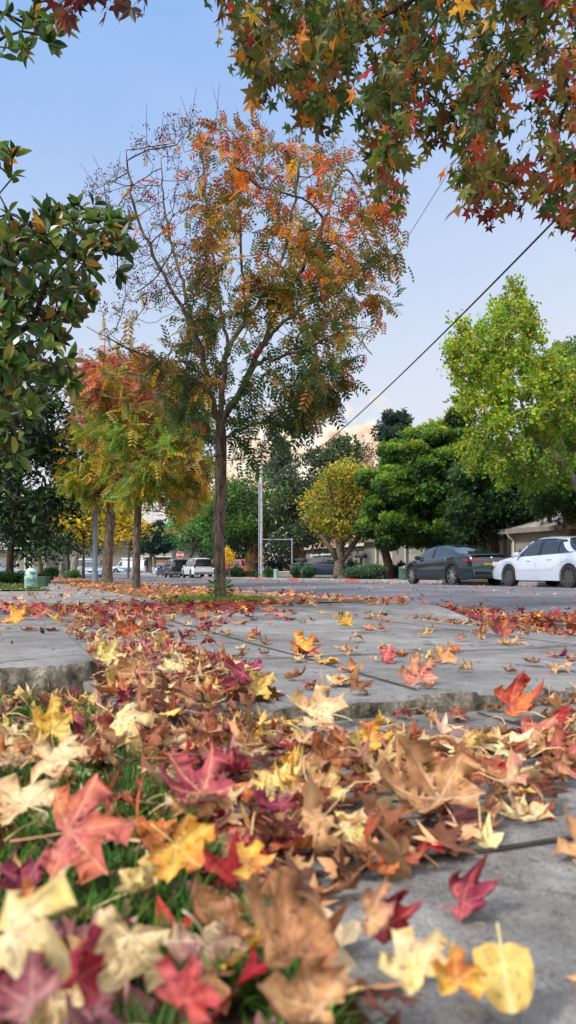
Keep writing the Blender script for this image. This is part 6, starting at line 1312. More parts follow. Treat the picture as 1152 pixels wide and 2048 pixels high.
def leaf_geo(kind='star', curl=.6, cdir=0.0, cup=.1, fold=.2, lobe=(0,0,0,0,0), wrink=.04, nper=4, rings=RINGS, g=rng):
    """unit leaf (tip at y=1). Returns V, quads, tris, flat coords, vein weight, radius fraction"""
    o = outline(kind, nper, g); n = len(o); ang = np.radians([q[0] for q in o]); r = np.array([q[1] for q in o]); ax = np.radians([q[2] for q in o])
    fr = np.concatenate([[0], np.repeat(rings, n)]); a = np.concatenate([[0], np.tile(ang, len(rings))]); rr = np.concatenate([[0], np.concatenate([r*q for q in rings])]); axx = np.concatenate([[0], np.tile(ax, len(rings))])
    x, y = rr*np.sin(a), rr*np.cos(a); al = rr*np.cos(a-axx); ac = np.abs(rr*np.sin(a-axx))
    vein = np.clip(1-ac/.030, 0, 1)*(fr > 0)+(fr == 0); side = np.clip(np.sin((al-ac*.9)*46), 0, 1)**6*.35*np.clip(1-ac/.16, 0, 1)
    z = cup*rr**2+fold*ac*np.clip(1-rr*.2, 0, 1)
    s = np.array([3.1, 2.7])+g.random(2)*50
    z = z+wrink*np.array([mn.noise(Vector((p*4.2+s[0], q*4.2+s[1], 0)))+.5*mn.noise(Vector((p*11+s[0], q*11, 3))) for p, q in zip(x, y)])*np.clip(rr*2.2, .2, 1)
    order = np.radians([-112, -57, 0, 57, 112])
    for k, lc in enumerate(lobe):
        m = np.abs(axx-order[k]) < .35; t = np.clip(al-.34, 0, 1)*m; z = z+lc*t*t*2.2; sh = np.clip(1-abs(lc)*t*.55, .3, 1); x = x*sh+(1-sh)*.36*np.sin(axx); y = y*sh+(1-sh)*.36*np.cos(axx)
    if abs(curl) > 1e-3:       # roll the blade round an axis in its plane
        cx, cy = cos(cdir), sin(cdir); u = x*cx+y*cy; v = -x*cy+y*cx; Rr = 1/curl; c2 = .25; uu = u-c2*cy
        zz = z; un = (Rr-zz)*np.sin(uu/Rr)+c2*cy; z = Rr-(Rr-zz)*np.cos(uu/Rr); x, y = un*cx-v*cy, un*cy+v*cx
    V = np.stack([x, y, z], 1); N_ = n; q = []
    for k in range(len(rings)-1):
        b, c = 1+k*N_, 1+(k+1)*N_
        for i in range(N_-1): q.append((b+i, b+i+1, c+i+1, c+i))
    t = [(0, 1+i+1, 1+i) for i in range(N_-1)]
    return V, np.array(q), np.array(t), np.stack([rr*np.sin(a), rr*np.cos(a)], 1), np.clip(vein+side, 0, 1), fr
SR = {  # colour families (sRGB): body, blotch, vein, rim
 'tan': [(208,160,112),(176,124,82),(222,192,156),(144,98,68)], 'cream': [(216,194,150),(194,158,112),(232,218,184),(184,146,100)], 'brown': [(150,102,72),(112,70,50),(184,140,106),(90,56,42)],
 'red': [(164,46,50),(128,36,48),(206,124,104),(98,28,38)], 'magenta': [(136,42,68),(104,32,56),(196,122,124),(78,24,44)], 'orange': [(206,120,64),(176,86,56),(228,174,112),(146,78,50)],
 'yellow': [(230,182,72),(210,146,56),(242,214,138),(190,126,54)], 'pink': [(204,104,108),(184,84,90),(228,174,136),(160,70,78)], 'russet': [(160,84,60),(124,60,48),(196,138,104),(100,52,42)], 'pale yellow': [(226,200,120),(212,174,90),(238,224,168),(200,160,84)], 'mauve': [(170,112,116),(140,86,96),(206,166,156),(112,66,74)]}
def leaf_col(fam, flat, vein, fr, g=rng, second=None):
    b, bl, ve, rim = [lin(q) for q in SR[fam]]; o = g.random(2)*90
    if second: bl = lin(SR[second][0])
    n1 = np.array([mn.noise(Vector((p*1.7+o[0], q*1.7+o[1], 0))) for p, q in flat]); n2 = np.array([mn.noise(Vector((p*7+o[0], q*7+o[1], 5))) for p, q in flat]); n3 = np.array([mn.noise(Vector((p*19+o[1], q*19+o[0], 9))) for p, q in flat])
    m = np.clip(.5+1.3*n1+.5*n2, 0, 1)[:, None]*(.95 if second else .75); c = b*(1-m)+bl*m
    e = np.clip((fr-.72)/.28, 0, 1)[:, None]*np.clip(.45+1.2*n2[:, None], 0, 1)*.6; c = c*(1-e)+rim*e
    v = vein[:, None]*.62; c = c*(1-v)+ve*v; sp = np.clip((n3-.30)*6, 0, 1)[:, None]; c = c*(1-.55*sp)
    return c*g.uniform(.84, 1.12)
def stem_geo(L, bend, side, g=rng, r=.012):
    t = np.linspace(0, 1, 7); return np.stack([side*t*t*L, -L*t, bend*np.sin(t*1.9)*L*.5], 1), np.linspace(r*.8, r*1.15, 7)

def project(V): return CX+F*V[:,0]/V[:,1], HY-F*(V[:,2]-CH)/V[:,1]
def base_z(x, y):
    """height of whatever the leaf rests on, near field"""
    u, v = UV(x, y); g0 = float(gz(y))
    if u > 2.19 and u < 3.6 and v < .26: return g0+.060
    if v < .25 and u < 2.3: return g0-.05
    if u < lip(v): return g0+PZ+.002
    if u <= 6.6 and v <= KN: return g0+apron(u, v)+.001
    if v > KN: return g0+ROAD_Z+road_h(v)
    return g0+.008
class Leaf: pass
NEAR = []
def make_leaf(pos, size, fam, Rm, rest, geo, second=None, stem=.75, form='flat', hero=None, g=rng, stembend=0.0, stemside=0.0, stemfam=None, surf=''):
    """pos: x, y of the petiole joint (z follows from resting on the ground unless rest is None and pos has z)"""
    lf = Leaf(); V, q, t, flat, vein, fr = geo; c = leaf_col(fam, flat, vein, fr, g, second)
    P = (V*size) @ Rm.T; st = None
    if stem:
        sp, sr = stem_geo(stem, stembend, stemside, g); st = ((sp*size) @ Rm.T, sr*max(size, .07))
    if rest is not None:
        lo = np.percentile(P[:,2], 4); z = rest-lo
        x0, y0 = pos[0], pos[1]; off = np.array([x0, y0, z])
    else: off = np.array(pos, float)
    lf.P = P+off; lf.q, lf.t, lf.c = q, t, c; lf.org = off; lf.stem = None if st is None else (st[0]+off, st[1]); lf.fam = fam; lf.second = second; lf.form = form; lf.hero = hero; lf.size = size
    lf.px, lf.py = (float(k[0]) for k in project(lf.P.mean(0)[None])); lf.surf = surf; lf.stemfam = stemfam or fam
    if st is not None:   # keep a stem from diving under the ground
        s0 = lf.stem[0]
        for k in range(len(s0)):
            s0[k, 2] = max(s0[k, 2], base_z(s0[k,0], max(s0[k,1], .3))+.004)
    NEAR.append(lf); return lf
def rot(normal, roll):
    """columns: leaf x, y (main lobe), z (normal); roll = direction of the main lobe, clockwise from 'up/away' as seen by the camera"""
    n = unit(np.array(normal, float)); up = np.array([0, 1.0, .02]) if n[2] > .3 else np.array([0, .1, 1.0])
    up = np.array([0, .55, .85]); up = unit(up-n*up.dot(n)); rt = np.cross(up, n); y = up*cos(roll)+rt*sin(roll); x = np.cross(y, n); return np.stack([x, y, n], 1)
def zpix(py, z): return (CH-z)*F/(py-HY)
HERO = [
 # name, px, py (of the petiole joint), height above datum, span px (tip length), family, second, tilt to camera (deg), yaw lean, roll (deg), curl, cdir, cup, fold, lobes, stem, form, label, kind
 ('large pink red star leaf', 138,1664, .030, 156,'pink','orange', 54, 0,  78, .25, .4, -.10, .10, (0,.1,-.1,0,.1), .8, 'propped', 'large pink red star leaf with cream veins propped over the grass at lower left','star',-.2,0),
 ('yellow curled leaf', 352,1690, .030, 118,'yellow','orange', 58, 8, 125, .7, 1.2, .2, .35, (.3,.3,.2,.2,0), .6,'curled','bright yellow curled leaf with one lobe pointing up, right of the large pink star','star',0,0),
 ('big brown folded leaf', 588,1905, .036, 205,'brown','tan', 38, 10, -8, 1.1, .2, .25, .4, (.5,.2,.4,.6,.4), 0,'folded','big brown folded leaf heaped at the bottom centre, close to the lens','star',0,0),
 ('pale yellow rounded leaf', 1006,1926, -.008, 165,'pale yellow',None, 40, 0, 180, .3, 1.4, -.1, .05, (0,0,0,0,0), .50,'flat','pale yellow rounded leaf with a thick upright stem at bottom right','oval',.1,0),
 ('scarlet folded leaf', 372,2000, .045, 120,'red','pink', 62, -10, 20, .8, .9, .1, .6, (.3,.2,.2,.2,.3), 0,'folded','scarlet folded leaf with pink edges at the bottom, left of the big brown one','star',0,0),
 ('long cream leaf', 18,1868, .055, 180,'cream','pale yellow', 34, 6, 92, .7, 0.0, -.3, .1, (0,0,-.4,-.3,0), 0,'arched','long cream leaf arching in from the left edge above the dark red stalk','star',0,0),
 ('dark red upright leaf', 150,1960, .060, 130,'red','magenta', 70, 50, 8, 1.6, 0.0, .1, .9, (.3,.3,.1,.3,.3), 0,'rolled','dark red leaf rolled into an upright strip in the lower left corner','star',0,0),
 ('mauve leaf', 62,2010, .05, 150,'mauve','magenta', 30, -8, -70, .9, .5, .2, .3, (.3,.1,.3,.1,.1), 0,'curled','dusky mauve leaf in the extreme bottom left corner','star',0,0),
 ('tan hollow leaf', 640,2020, .02, 170,'tan','brown', 30, 8, -80, 1.0, .5, .3, .3, (.2,.4,.2,.4,.2), 0,'curled','tan hollow leaf cut by the bottom edge under the big brown one','star',0,0),
 ('cream curled leaf', 842,1945, .016, 120,'cream','pale yellow', 42, -6, -35, .5, .3, .1, .2, (.4,.1,0,.2,.3), 0,'curled','cream leaf with greenish tip left of the pale yellow rounded leaf','star',0,0),
 ('amber pointed leaf', 915,1965, .016, 95,'yellow','orange', 66, 0, -8, .8, .9, .1, .5, (0,.5,0,.5,.2), 0,'upright','amber leaf standing to a point between the cream and pale yellow leaves','star',0,0),
 ('lone magenta leaf', 925,1805, -.040, 110,'magenta','pink', 24, -10, 75, .9, .6, .2, .6, (.9,.8,.1,.1,.3), .55,'curled','lone magenta leaf with folded pink lobes on the bare grey paving','star',0,.2),
 ('large tan leaf', 880,1600, -.016, 165,'tan','brown', 50, -8, -28, .8, .8, .3, .3, (.3,.2,.2,.3,.0), .62,'curled','large tan crumpled leaf with thick pale stem on the paving, right of centre','star',.3,-.3),
 ('crimson pink leaf', 405,1588, .015, 125,'pink','magenta', 30, 6, -40, .4, .4, .25, .25, (.3,.3,.1,.1,.2), .0,'flat','crimson pink leaf with pale veins behind the yellow curled leaf','star',0,0),
 ('butter yellow star', 512,1402, -.01, 62,'pale yellow','yellow', 68, 0, 40, .3, .3, .1, .1, (.1,.1,.1,.1,.1), .7,'upright','butter yellow star leaf standing upright against the driveway lip','star',0,0),
 ('peach star', 838,1372, -.012, 62,'tan','pink', 74, 0, -20, .25, .3, .1, .1, (0,.1,.1,.1,0), .8,'upright','peach and pink star leaf upright at the driveway lip, right of centre','star',0,.2),
 ('orange star', 608,1300, .004, 50,'orange','yellow', 56, 0, -20, .5, .3, .2, .1, (.2,.3,0,.3,.2), .4,'cupped','bright orange star leaf cupped alone in the middle of the driveway slab','star',0,0),
 ('scarlet orange leaf', 1022,1412, -.02, 92,'red','orange', 32, 0, 70, .6, .3, .3, .3, (.4,.4,.3,.2,.2), .0,'curled','large scarlet and orange curled leaf below the lip at the right','star',0,0),
 ('gold upright leaf', 104,1462, .02, 80,'yellow','pale yellow', 66, 10, -8, .6, .3, .1, .4, (.2,.2,0,.2,.5), .7,'upright','gold leaf standing upright in front of the raised slab at the left','star',0,0),
 ('ivory flat star', 352,1338, .012, 62,'cream','pale yellow', 22, 0, 25, .1, .3, -.05, .05, (0,0,0,0,0), .5,'flat','ivory star leaf lying flat on the leaf trail across the driveway','star',0,0),
 ('plum wavy leaf', 492,1341, .006, 62,'magenta','mauve', 16, 0, 85, .3, .3, .1, .2, (.4,.2,.5,.2,.4), .3,'wavy','plum coloured wavy leaf lying on the slab right of the leaf trail','star',0,0),
 ('cream papery leaf', 655,1428, -.02, 95,'cream','tan', 40, 0, -75, .3, .3, .1, .1, (.2,0,.2,.0,.2), .6,'flat','cream papery leaf beneath the driveway lip near the picture centre','star',0,0),
 ('chestnut upright leaf', 650,1520, -.012, 82,'brown','orange', 74, 10, 22, .8, .9, .1, .5, (.2,.3,.2,.4,.2), .5,'upright','chestnut leaf standing upright in the centre of the pile','star',0,0),
 ('golden frayed leaf', 742,1488, -.026, 70,'yellow','orange', 26, 0, 60, .6, .3, .2, .3, (.3,.3,.2,.3,.2), .3,'curled','golden frayed leaf right of the chestnut upright leaf','star',0,0),
 ('cream yellow star', 650,1592, -.01, 88,'tan','pale yellow', 46, 0, -30, .5, .3, .2, .2, (.1,.4,.2,.4,.1), .4,'cupped','sandy yellow star leaf left of the large tan crumpled leaf','star',0,0),
 ('pale lemon leaf', 690,1660, -.028, 92,'pale yellow','cream', 30, 4, 100, .5, .8, -.3, .1, (-.6,0,-.5,-.9,-.3), .9,'arched','pale lemon leaf with down-curled lobes at the edge of the bare paving','star',0,0),
 ('cream drooping leaf', 236,1440, .025, 92,'cream','pale yellow', 44, 0, 130, .4, .3, -.3, .1, (-.4,-.3,-.2,-.4,-.1), .7,'arched','cream leaf with drooping lobes above the grass, right of the gold upright leaf','star',0,0),
 ('lemon upright leaf', 214,1318, .03, 55,'pale yellow','cream', 64, 0, 25, .5, .3, .1, .3, (.2,.2,.2,.2,.2), .3,'upright','lemon leaf standing up beside the right flank of the raised slab','star',0,0),
 ('tan winged leaf', 890,1320, .003, 46,'tan','orange', 50, 0, -20, .8, .3, .3, .2, (.2,.3,0,.3,.2), 1.1,'cupped','tan winged leaf with a long pale stem on the slab right of centre','star',0,.9),
 ('rose rolled leaf', 768,1318, .003, 48,'pink','magenta', 30, 0, 78, 1.0, 1.3, .2, .4, (.3,.2,.3,.2,.1), .3,'rolled','rose leaf rolled at the edges between the orange star and the tan winged leaf','star',0,0),
 ('beige flat leaf', 668,1364, .003, 52,'cream','tan', 12, 0, 80, .2, .3, .1, .1, (.2,0,.2,0,.2), .3,'flat','beige leaf pressed flat close to the driveway lip near the centre','star',0,0),
 ('twin yellow star', 690,1246, .0, 30,'yellow',None, 50, 0, 10, .5, .3, .3, .1, (.1,.3,.1,.3,.1), .3,'cupped','vivid yellow star leaf at the edge of the gutter, left of the puddle','star',0,0),
 ('ruby and yellow leaf', 1000,1285, -.04, 46,'magenta','orange', 60, 0, 30, .7, .3, .2, .3, (.3,.4,.1,.3,.1), .3,'upright','ruby leaf with an upright lobe where the slab meets the gutter at the right','star',0,0),
 ('amber slab leaf', 24,1236, .06, 46,'orange','yellow', 46, 0, 110, .6, .3, .2, .2, (.3,.2,.2,.2,.2), .3,'curled','amber leaf curled on top of the raised slab at the left edge','star',0,0),
 ('flame leaf', 262,1268, .025, 44,'orange','red', 48, 0, -60, .7, .3, .3, .3, (.3,.3,.3,.3,.3), .3,'curled','flame orange leaf at the head of the leaf trail by the raised slab','star',0,0),
 ('pink dry leaf', 1060,1480, -.035, 92,'pink','tan', 24, 0, 100, .7, .3, .2, .3, (.5,.3,.3,.2,.4), .4,'curled','dry salmon pink leaf crumpled on the paving near the right edge','star',0,0),
 ('rusty edge leaf', 1118,1520, -.03, 90,'russet','pink', 30, 0, 60, 1.0, 1.3, .2, .4, (.3,.3,.2,.3,.3), .3,'rolled','rusty leaf rolled lengthwise at the right edge of the paving','star',0,0),
 ('sand leaf on grass', 130,1520, .03, 105,'tan','cream', 26, 0, -70, .5, .3, -.2, .2, (0,-.3,.1,-.2,0), .3,'arched','sand coloured leaf bridging the grass behind the large pink star','star',0,0),
 ('sand leaf corner', 52,1610, .03, 120,'cream','tan', 24, 0, -50, .4, .3, -.1, .2, (0,-.2,.1,-.2,0), .5,'flat','pale sand leaf at the left edge beside the large pink star','star',0,0),
 ('mustard tucked leaf', 492,1730, .0, 80,'yellow','orange', 30, 0, 80, .5, .3, .2, .2, (.2,.2,.1,.2,.2), 0,'flat','mustard leaf tucked under the pile right of the yellow curled leaf','star',0,0),
 ('wine folded leaf', 770,1850, .0, 100,'red','magenta', 36, 0, 70, .9, .3, .2, .6, (.3,.3,.1,.3,.3), .2,'folded','wine red folded leaf right of the big brown one','star',0,0),
 ('straw crumpled leaf', 740,1835, .012, 95,'tan','mauve', 32, 0, 80, .9, 1.0, .3, .4, (.4,.2,.3,.3,.3), .2,'curled','straw coloured crumpled leaf lying over the wine red one','star',0,0),
]
gH = np.random.default_rng(5)
for (nm, px, py, z, span_, fam, sec, tilt, yaw, roll, curl, cdir, cup, fold, lobes, stem, form, label, kind, sb, ss_) in HERO:
    d = zpix(py, z); x = (px-CX)/F*d; size = span_*.92/F*d
    tl, yw = R_(tilt), R_(yaw); n = np.array([sin(tl)*sin(yw), -sin(tl)*cos(yw), cos(tl)])
    geo = leaf_geo(kind, curl*1.25, cdir, cup, fold, tuple(q*1.25+gH.normal(0,.10) for q in lobes), .085, nper=8, rings=(.06,.14,.23,.33,.43,.53,.63,.73,.83,.92,1.0), g=gH)
    lf = make_leaf((x, d, z), size, fam, rot(n, R_(roll)), None, geo, sec, stem, form, (nm, label), gH, sb+.25, ss_+gH.normal(0,.12))
    zz = lf.P[:,2]; fl = base_z(x, d); sh = max(0, fl+.002-np.percentile(zz, 6))       # settle on the surface, never below it
    lf.P[:,2] += sh; lf.org[2] += sh
    if lf.stem is not None: lf.stem[0][:,2] += sh
    lf.surf = ''
# scattered leaves of the near field, density by place
def density(px, py, u, v):
    """leaves per square metre wanted at a spot of the ground"""
    if v > KN-.1: return 0
    if u < LIPU:                                    # lower level
        b = np.interp(py, [1380,1440,1500,1560,1620,1660,1700,1760,1830,1900,1980,2050,2300], [1160,1150,1090,1040,900,760,640,600,660,760,860,960,1100])
        if px > b+60: return 16
        if px > b-40: return 140
        if px > 560 and py < 1475: return 60 if py < 1425 else 170
        if v < .3:
            if 1640 < py < 1960 and px < 520: return 560
            if 1470 < py < 1640 and 60 < px < 300: return 420
            return 560
        return 620 if px < 660 else 250 if px < 900 else 170
    if v < .26 and 2.19 < u < 3.6: return 10         # on the raised slab
    if v < .26 and u < 2.3: return 600
    t = np.interp(py, [1195,1230,1270,1300,1330,1370,1400], [290,310,330,370,440,520,560])   # right border of the trail
    lft = np.interp(py, [1195,1240,1300,1340,1400], [100,120,180,195,150])
    if lft < px < t: return 250 if u < 3.6 else 140
    if lft < px < t+130: return 60
    if v > 2.9: return 60+120*(v-2.9)
    return 16
gN = np.random.default_rng(23)
FAMS = ['tan','cream','brown','red','magenta','orange','yellow','pink','russet','pale yellow','mauve']
def fam_w(py, u):
    if u < LIPU: return [9,4.6,6,1.1,1.0,1.4,1.3,1.3,2.2,1.8,2.6]
    if py > 1270: return [6,3.6,4,1.1,1.2,1.8,1.2,1.0,2.5,1.4,1.8]
    return [4.5,1.8,4,2.4,1.6,2.2,1.2,1.0,3.5,.8,1.2]
cand = []
for _ in range(120000):
    y = sqrt(gN.uniform(.40**2, 6.0**2)); x = gN.uniform(-1, 1)*(.39*y+.05); cand.append((x, y))
area_per = (.39*(36-.16)+.05*2*5.6)/len(cand)
npl = 0
for x, y in cand:
    u, v = UV(x, y)
    if u > 6.5 or v > KN: continue
    px, py = CX+F*x/y, HY+F*CH/y; D = density(px, py, u, v)
    cl = 1+.8*mn.noise(Vector((x*5, y*5, 0)))          # drifts and gaps
    if gN.random() > D*cl*area_per: continue
    if math.hypot(x, y) < (.50 if px < 420 else .62): continue
    if y < .85 and px > 560 and gN.random() < .8: continue
    if any((px-a)**2+(py-b_)**2 < r_*r_ for a, b_, r_ in ((190,1700,125),(385,1720,80),(980,1810,100),(1000,1990,110),(380,2000,70),(880,1620,100))) and gN.random() < .8: continue
    dense = D > 100; w = np.array(fam_w(py, u)); fam = FAMS[gN.choice(len(FAMS), p=w/w.sum())]; sec = FAMS[gN.choice(len(FAMS), p=w/w.sum())] if gN.random() < .45 else None
    dry = fam in ('tan','brown','cream','mauve','russet'); k = gN.random()
    if k < .18: form, curl, cup, fold = 'flat', gN.uniform(.05,.4), gN.uniform(-.1,.15), gN.uniform(0,.15)
    elif k < .54: form, curl, cup, fold = 'curled', gN.uniform(.9,2.0), gN.uniform(.1,.4), gN.uniform(.1,.4)
    elif k < .76: form, curl, cup, fold = 'folded', gN.uniform(.2,.7), gN.uniform(0,.2), gN.uniform(.55,1.0)
    else: form, curl, cup, fold = 'rolled', gN.uniform(1.9,3.2), gN.uniform(0,.3), gN.uniform(.1,.4)
    tl = abs(gN.normal(0, 19 if dense else 10)); tl = min(tl, 70)
    if dense and gN.random() < .10: tl = gN.uniform(50, 78); form = 'tilted'
    ta = gN.uniform(0, 2*pi); n = np.array([sin(R_(tl))*cos(ta), sin(R_(tl))*sin(ta), cos(R_(tl))])
    size = gN.uniform(.032, .064); far = y > 3.2
    geo = leaf_geo('star', curl*gN.choice([1,1,1,-1]), gN.uniform(0,pi), cup, fold, gN.normal(.16,.6,5), .13, nper=3 if far else 7 if y < 1.5 else 4, rings=(.15,.45,.75,1.0) if far else (.08,.2,.33,.46,.59,.72,.86,1.0) if y < 1.5 else RINGS, g=gN)
    pile = gN.random()**1.5*(.012 if (u > 1.3 and px > 520) else .055 if (u < LIPU and D > 200) else .03 if dense else 0.0)
    lf = make_leaf((x, y), size, fam, rot(n, gN.uniform(0, 2*pi)), base_z(x, y)+.0015+pile, geo, sec, gN.uniform(.6,1.1) if gN.random() < .62 else 0, form, None, gN, gN.normal(.1,.25), gN.normal(0,.3))
    lf.surf = ('on the raised slab' if (v < .26 and 2.19 < u < 3.6) else 'in the leaf pile' if (u < LIPU and D > 200) else 'among the grass' if (v < .3 and u < 2.2) else 'on the grey paving' if u < LIPU else 'in the leaf trail on the driveway' if dense else 'on the bare driveway slab' if v < 2.6 else 'on the slope to the gutter')
    npl += 1
print('near leaves', len(NEAR))

# which of them show largest: sample rays from the camera
VV, FF, own, b = [], [], [], 0
for i, lf in enumerate(NEAR):
    VV.append(lf.P); 
    for arr in (lf.q, lf.t):
        FF += [tuple(int(k)+b for k in f) for f in arr]; own += [i]*len(arr)
    b += len(lf.P)
VV = np.concatenate(VV); bvh = BVHTree.FromPolygons([tuple(p) for p in VV], FF)
seen = np.zeros(len(NEAR)); eye = Vector((0, 0, CH)); seenxy = [[] for _ in NEAR]
for py in np.arange(1190, 2048, 3.0):
    for px in np.arange(1, 1152, 3.0):
        d = Vector(((px-CX)/F, 1, -(py-HY)/F)).normalized(); h = bvh.ray_cast(eye, d)
        if h[2] is not None: seen[own[h[2]]] += 1; seenxy[own[h[2]]].append((px, py))
for i, lf in enumerate(NEAR):
    if seenxy[i]: lf.cx, lf.cy = np.median(np.array(seenxy[i]), 0)
    else: lf.cx, lf.cy = lf.px, lf.py
order = [i for i in np.argsort(-seen)]
heroes = [i for i in range(len(NEAR)) if NEAR[i].hero and seen[i] > 0]
rest = [i for i in order if not NEAR[i].hero and seen[i] > 0]
single = heroes+rest[:300-len(heroes)]; sset = set(single)
# labels: colour, shape, ground and the nearest named leaves
named = [(NEAR[i].hero[0], NEAR[i].cx, NEAR[i].cy) for i in heroes]
def rel(dx, dy):
    if abs(dx) > 1.3*abs(dy): return 'right of' if dx > 0 else 'left of'
    return 'in front of' if dy > 0 else 'behind'
CN = {'tan':'tan','cream':'cream','brown':'brown','red':'red','magenta':'dark magenta','orange':'orange','yellow':'yellow','pink':'pink','russet':'rust brown','pale yellow':'pale yellow','mauve':'dusky mauve'}
used_l = {}
for lb in [NEAR[i].hero[1] for i in heroes]: used_l[lb] = 1
def label_for(lf):
    col = CN[lf.fam]+(' and '+CN[lf.second] if lf.second and lf.second != lf.fam else '')
    nb = sorted(named, key=lambda q: (q[1]-lf.cx)**2+((q[2]-lf.cy)*1.3)**2)
    opts = []
    for a in nb[:3]: opts.append('%s %s leaf %s, %s the %s' % (col, lf.form, lf.surf, rel(lf.cx-a[1], lf.cy-a[2]), a[0]))
    for a in nb[:3]:
        for c in nb[:4]:
            if a is not c: opts.append('%s %s leaf %s the %s and %s the %s' % (col, lf.form, rel(lf.cx-a[1], lf.cy-a[2]), a[0], rel(lf.cx-c[1], lf.cy-c[2]), c[0]))
    for o_ in opts:
        if len(o_.split()) <= 16 and o_ not in used_l: used_l[o_] = 1; return o_
    for pre in ('small ', 'tiny '):
        for o_ in opts:
            o2 = pre+o_
            if len(o2.split()) <= 16 and o2 not in used_l: used_l[o2] = 1; return o2
    sh = [o_ for o_ in opts if len(o_.split()) <= 16]
    return sh[0] if sh else ' '.join(opts[0].split()[:16])
def emit_leaf(lf):
    org = lf.org; o = np_mesh('fallen_leaf', lf.P, [lf.q, lf.t], LEAF, None, lf.c, True, loc=tuple(org))
    tag(o, lf.hero[1] if lf.hero else label_for(lf), 'leaf', 'fallen sweetgum leaves in the foreground')
    if lf.stem is not None:
        mb = MB(); mb.tube([Vector(p-org) for p in lf.stem[0]], list(lf.stem[1]), 6); V = np.array([tuple(p) for p in mb.v]); b_, bl, ve, rim = [lin(q) for q in SR[lf.stemfam]]
        q4 = [f for f in mb.f if len(f) == 4]; q6 = [f for f in mb.f if len(f) == 6]
        s = np_mesh('stem', V, [np.array(q4), np.array(q6)], LEAF, o, np.tile(ve*.8+b_*.2, (len(V), 1)), True)
for i in single: emit_leaf(NEAR[i])
parts = []
for i, lf in enumerate(NEAR):
    if i in sset: continue
    parts.append((lf.P, [lf.q, lf.t], lf.c))
V, Fs, C = join(parts); o = np_mesh('leaf_litter', V, Fs, LEAF, None, C, True); tag(o, 'loose small fallen leaves filling the gaps in the foreground pile and trail', 'leaf litter', kind='stuff')

# fine litter: broken brown fragments and loose stalks under the pile
T_LOW = t_star(.3, .0)
def low_leaves(XY, Z, size, pal, wts, g=gN, tilt=.45):
    n = len(XY); P = np.stack([XY[:,0], XY[:,1], Z], 1); a = g.uniform(0, 2*pi, n); d = np.stack([np.cos(a), np.sin(a), g.normal(0, tilt*.5, n)], 1)
    nn = np.stack([g.normal(0, tilt, n), g.normal(0, tilt, n), np.ones(n)*np.where(g.random(n) < .5, 1, -1)], 1); tv = T_LOW[0].copy()
    out = []
    for k in range(4):   # four differently curled shapes
        m = np.arange(n) % 4 == k; t = tv.copy(); t[:,2] = .28*np.sin(t[:,0]*2.2+k)+(.15+.12*k)*t[:,1]**2*(1 if k % 2 else -1)
        if m.any(): out.append(scatter(t, T_LOW[1], P[m], frames(unit(d[m]), nn[m]), size*np.clip(g.normal(1,.25,m.sum()),.5,1.7), pick(pal, wts, m.sum(), g, .16), T_LOW[2]))
    return out
XY = []
while len(XY) < 900:
    y = sqrt(gN.uniform(.45**2, 2.4**2)); x = gN.uniform(-1,1)*.39*y; u, v = UV(x, y)
    if u < 2.2 and density(CX+F*x/y, HY+F*CH/y, u, v) > 120: XY.append((x, y))
XY = np.array(XY); Zb = np.array([base_z(x, y)+gN.uniform(.004,.02) for x, y in XY])
V, Fs, C = join(low_leaves(XY, Zb, .040, [SR[k][0] for k in ('brown','tan','russet','mauve','red','cream')]+[(90,58,40)], [4,3,2,1.5,1.2,1.5,3], tilt=.5))
o = np_mesh('leaf_fragments', V, Fs, LEAF, None, C); tag(o, 'crumbled brown leaf fragments lying under the foreground pile', 'leaf litter', kind='stuff')
# loose stalks
mb = MB()
for k in range(60):
    x, y = XY[rnd.randrange(len(XY))]; 
    if y < .8: continue
    a = rnd.uniform(0, 2*pi); L = rnd.uniform(.04, .09); z = base_z(x, y)+rnd.uniform(.02,.05)
    mb.tube([(x+cos(a)*L*t, y+sin(a)*L*t, z+.012*sin(3*t)+rnd.uniform(-.004,.004)) for t in (0,.33,.66,1)], [.0013,.0011,.001,.0009], 5)
o = mb.build('stalks', mat('leaf_stalk', L3(206,176,120), .6, var=.2, scale=40), sharp=0); tag(o, 'loose pale leaf stalks strewn through the foreground pile', 'leaf litter', kind='stuff')

b0 = gpt(441, 8.1)
# ------------------------------------------------------------------ litter further off: gutter, verge, driveway end, road
MIXR = [SR[k][0] for k in ('red','orange','russet','brown','tan','yellow','magenta','pink')]
def uvpts(n, fu, fv, acc=None):
    u = fu(n); v = fv(n); m = np.ones(n, bool) if acc is None else acc(u, v); u, v = u[m], v[m]; return np.stack([-u*SA+v*CA, u*CA+v*SA], 1), u, v
def litter(name, n, fu, fv, h, size, pal, wts, label, tilt=.4, acc=None):
    XY, u, v = uvpts(n, fu, fv, acc); Z = gz(XY[:,1])+np.array([h(a, b) for a, b in zip(u, v)])+gN.uniform(.004,.03,len(u)); V, Fs, C = join(low_leaves(XY, Z, size, pal, wts, tilt=tilt)); o = np_mesh(name, V, Fs, LEAF, None, C); tag(o, label, 'leaf litter', kind='stuff')
g_ = gN
def nze(s, k=1.0): return lambda u, v: g_.random(len(u)) < np.clip(.5+k*np.array([mn.noise(Vector((a*s, b*s, 1))) for a, b in zip(u, v)]), 0, 1)
litter('gutter_leaves', 3800, lambda n: 1.5+11*g_.random(n)**1.2, lambda n: KN+.05+np.abs(g_.normal(0,.55,n)), lambda u, v: ROAD_Z+road_h(v), .055, MIXR, [4,2,6,5,4,1.0,3,1.5], 'wet red and brown leaves banked along the gutter by the puddle', acc=lambda u, v: ~((np.abs(u-5.2) < 1.8) & (np.abs(v-KN-.26) < .22) & (g_.random(len(u)) < .93)))
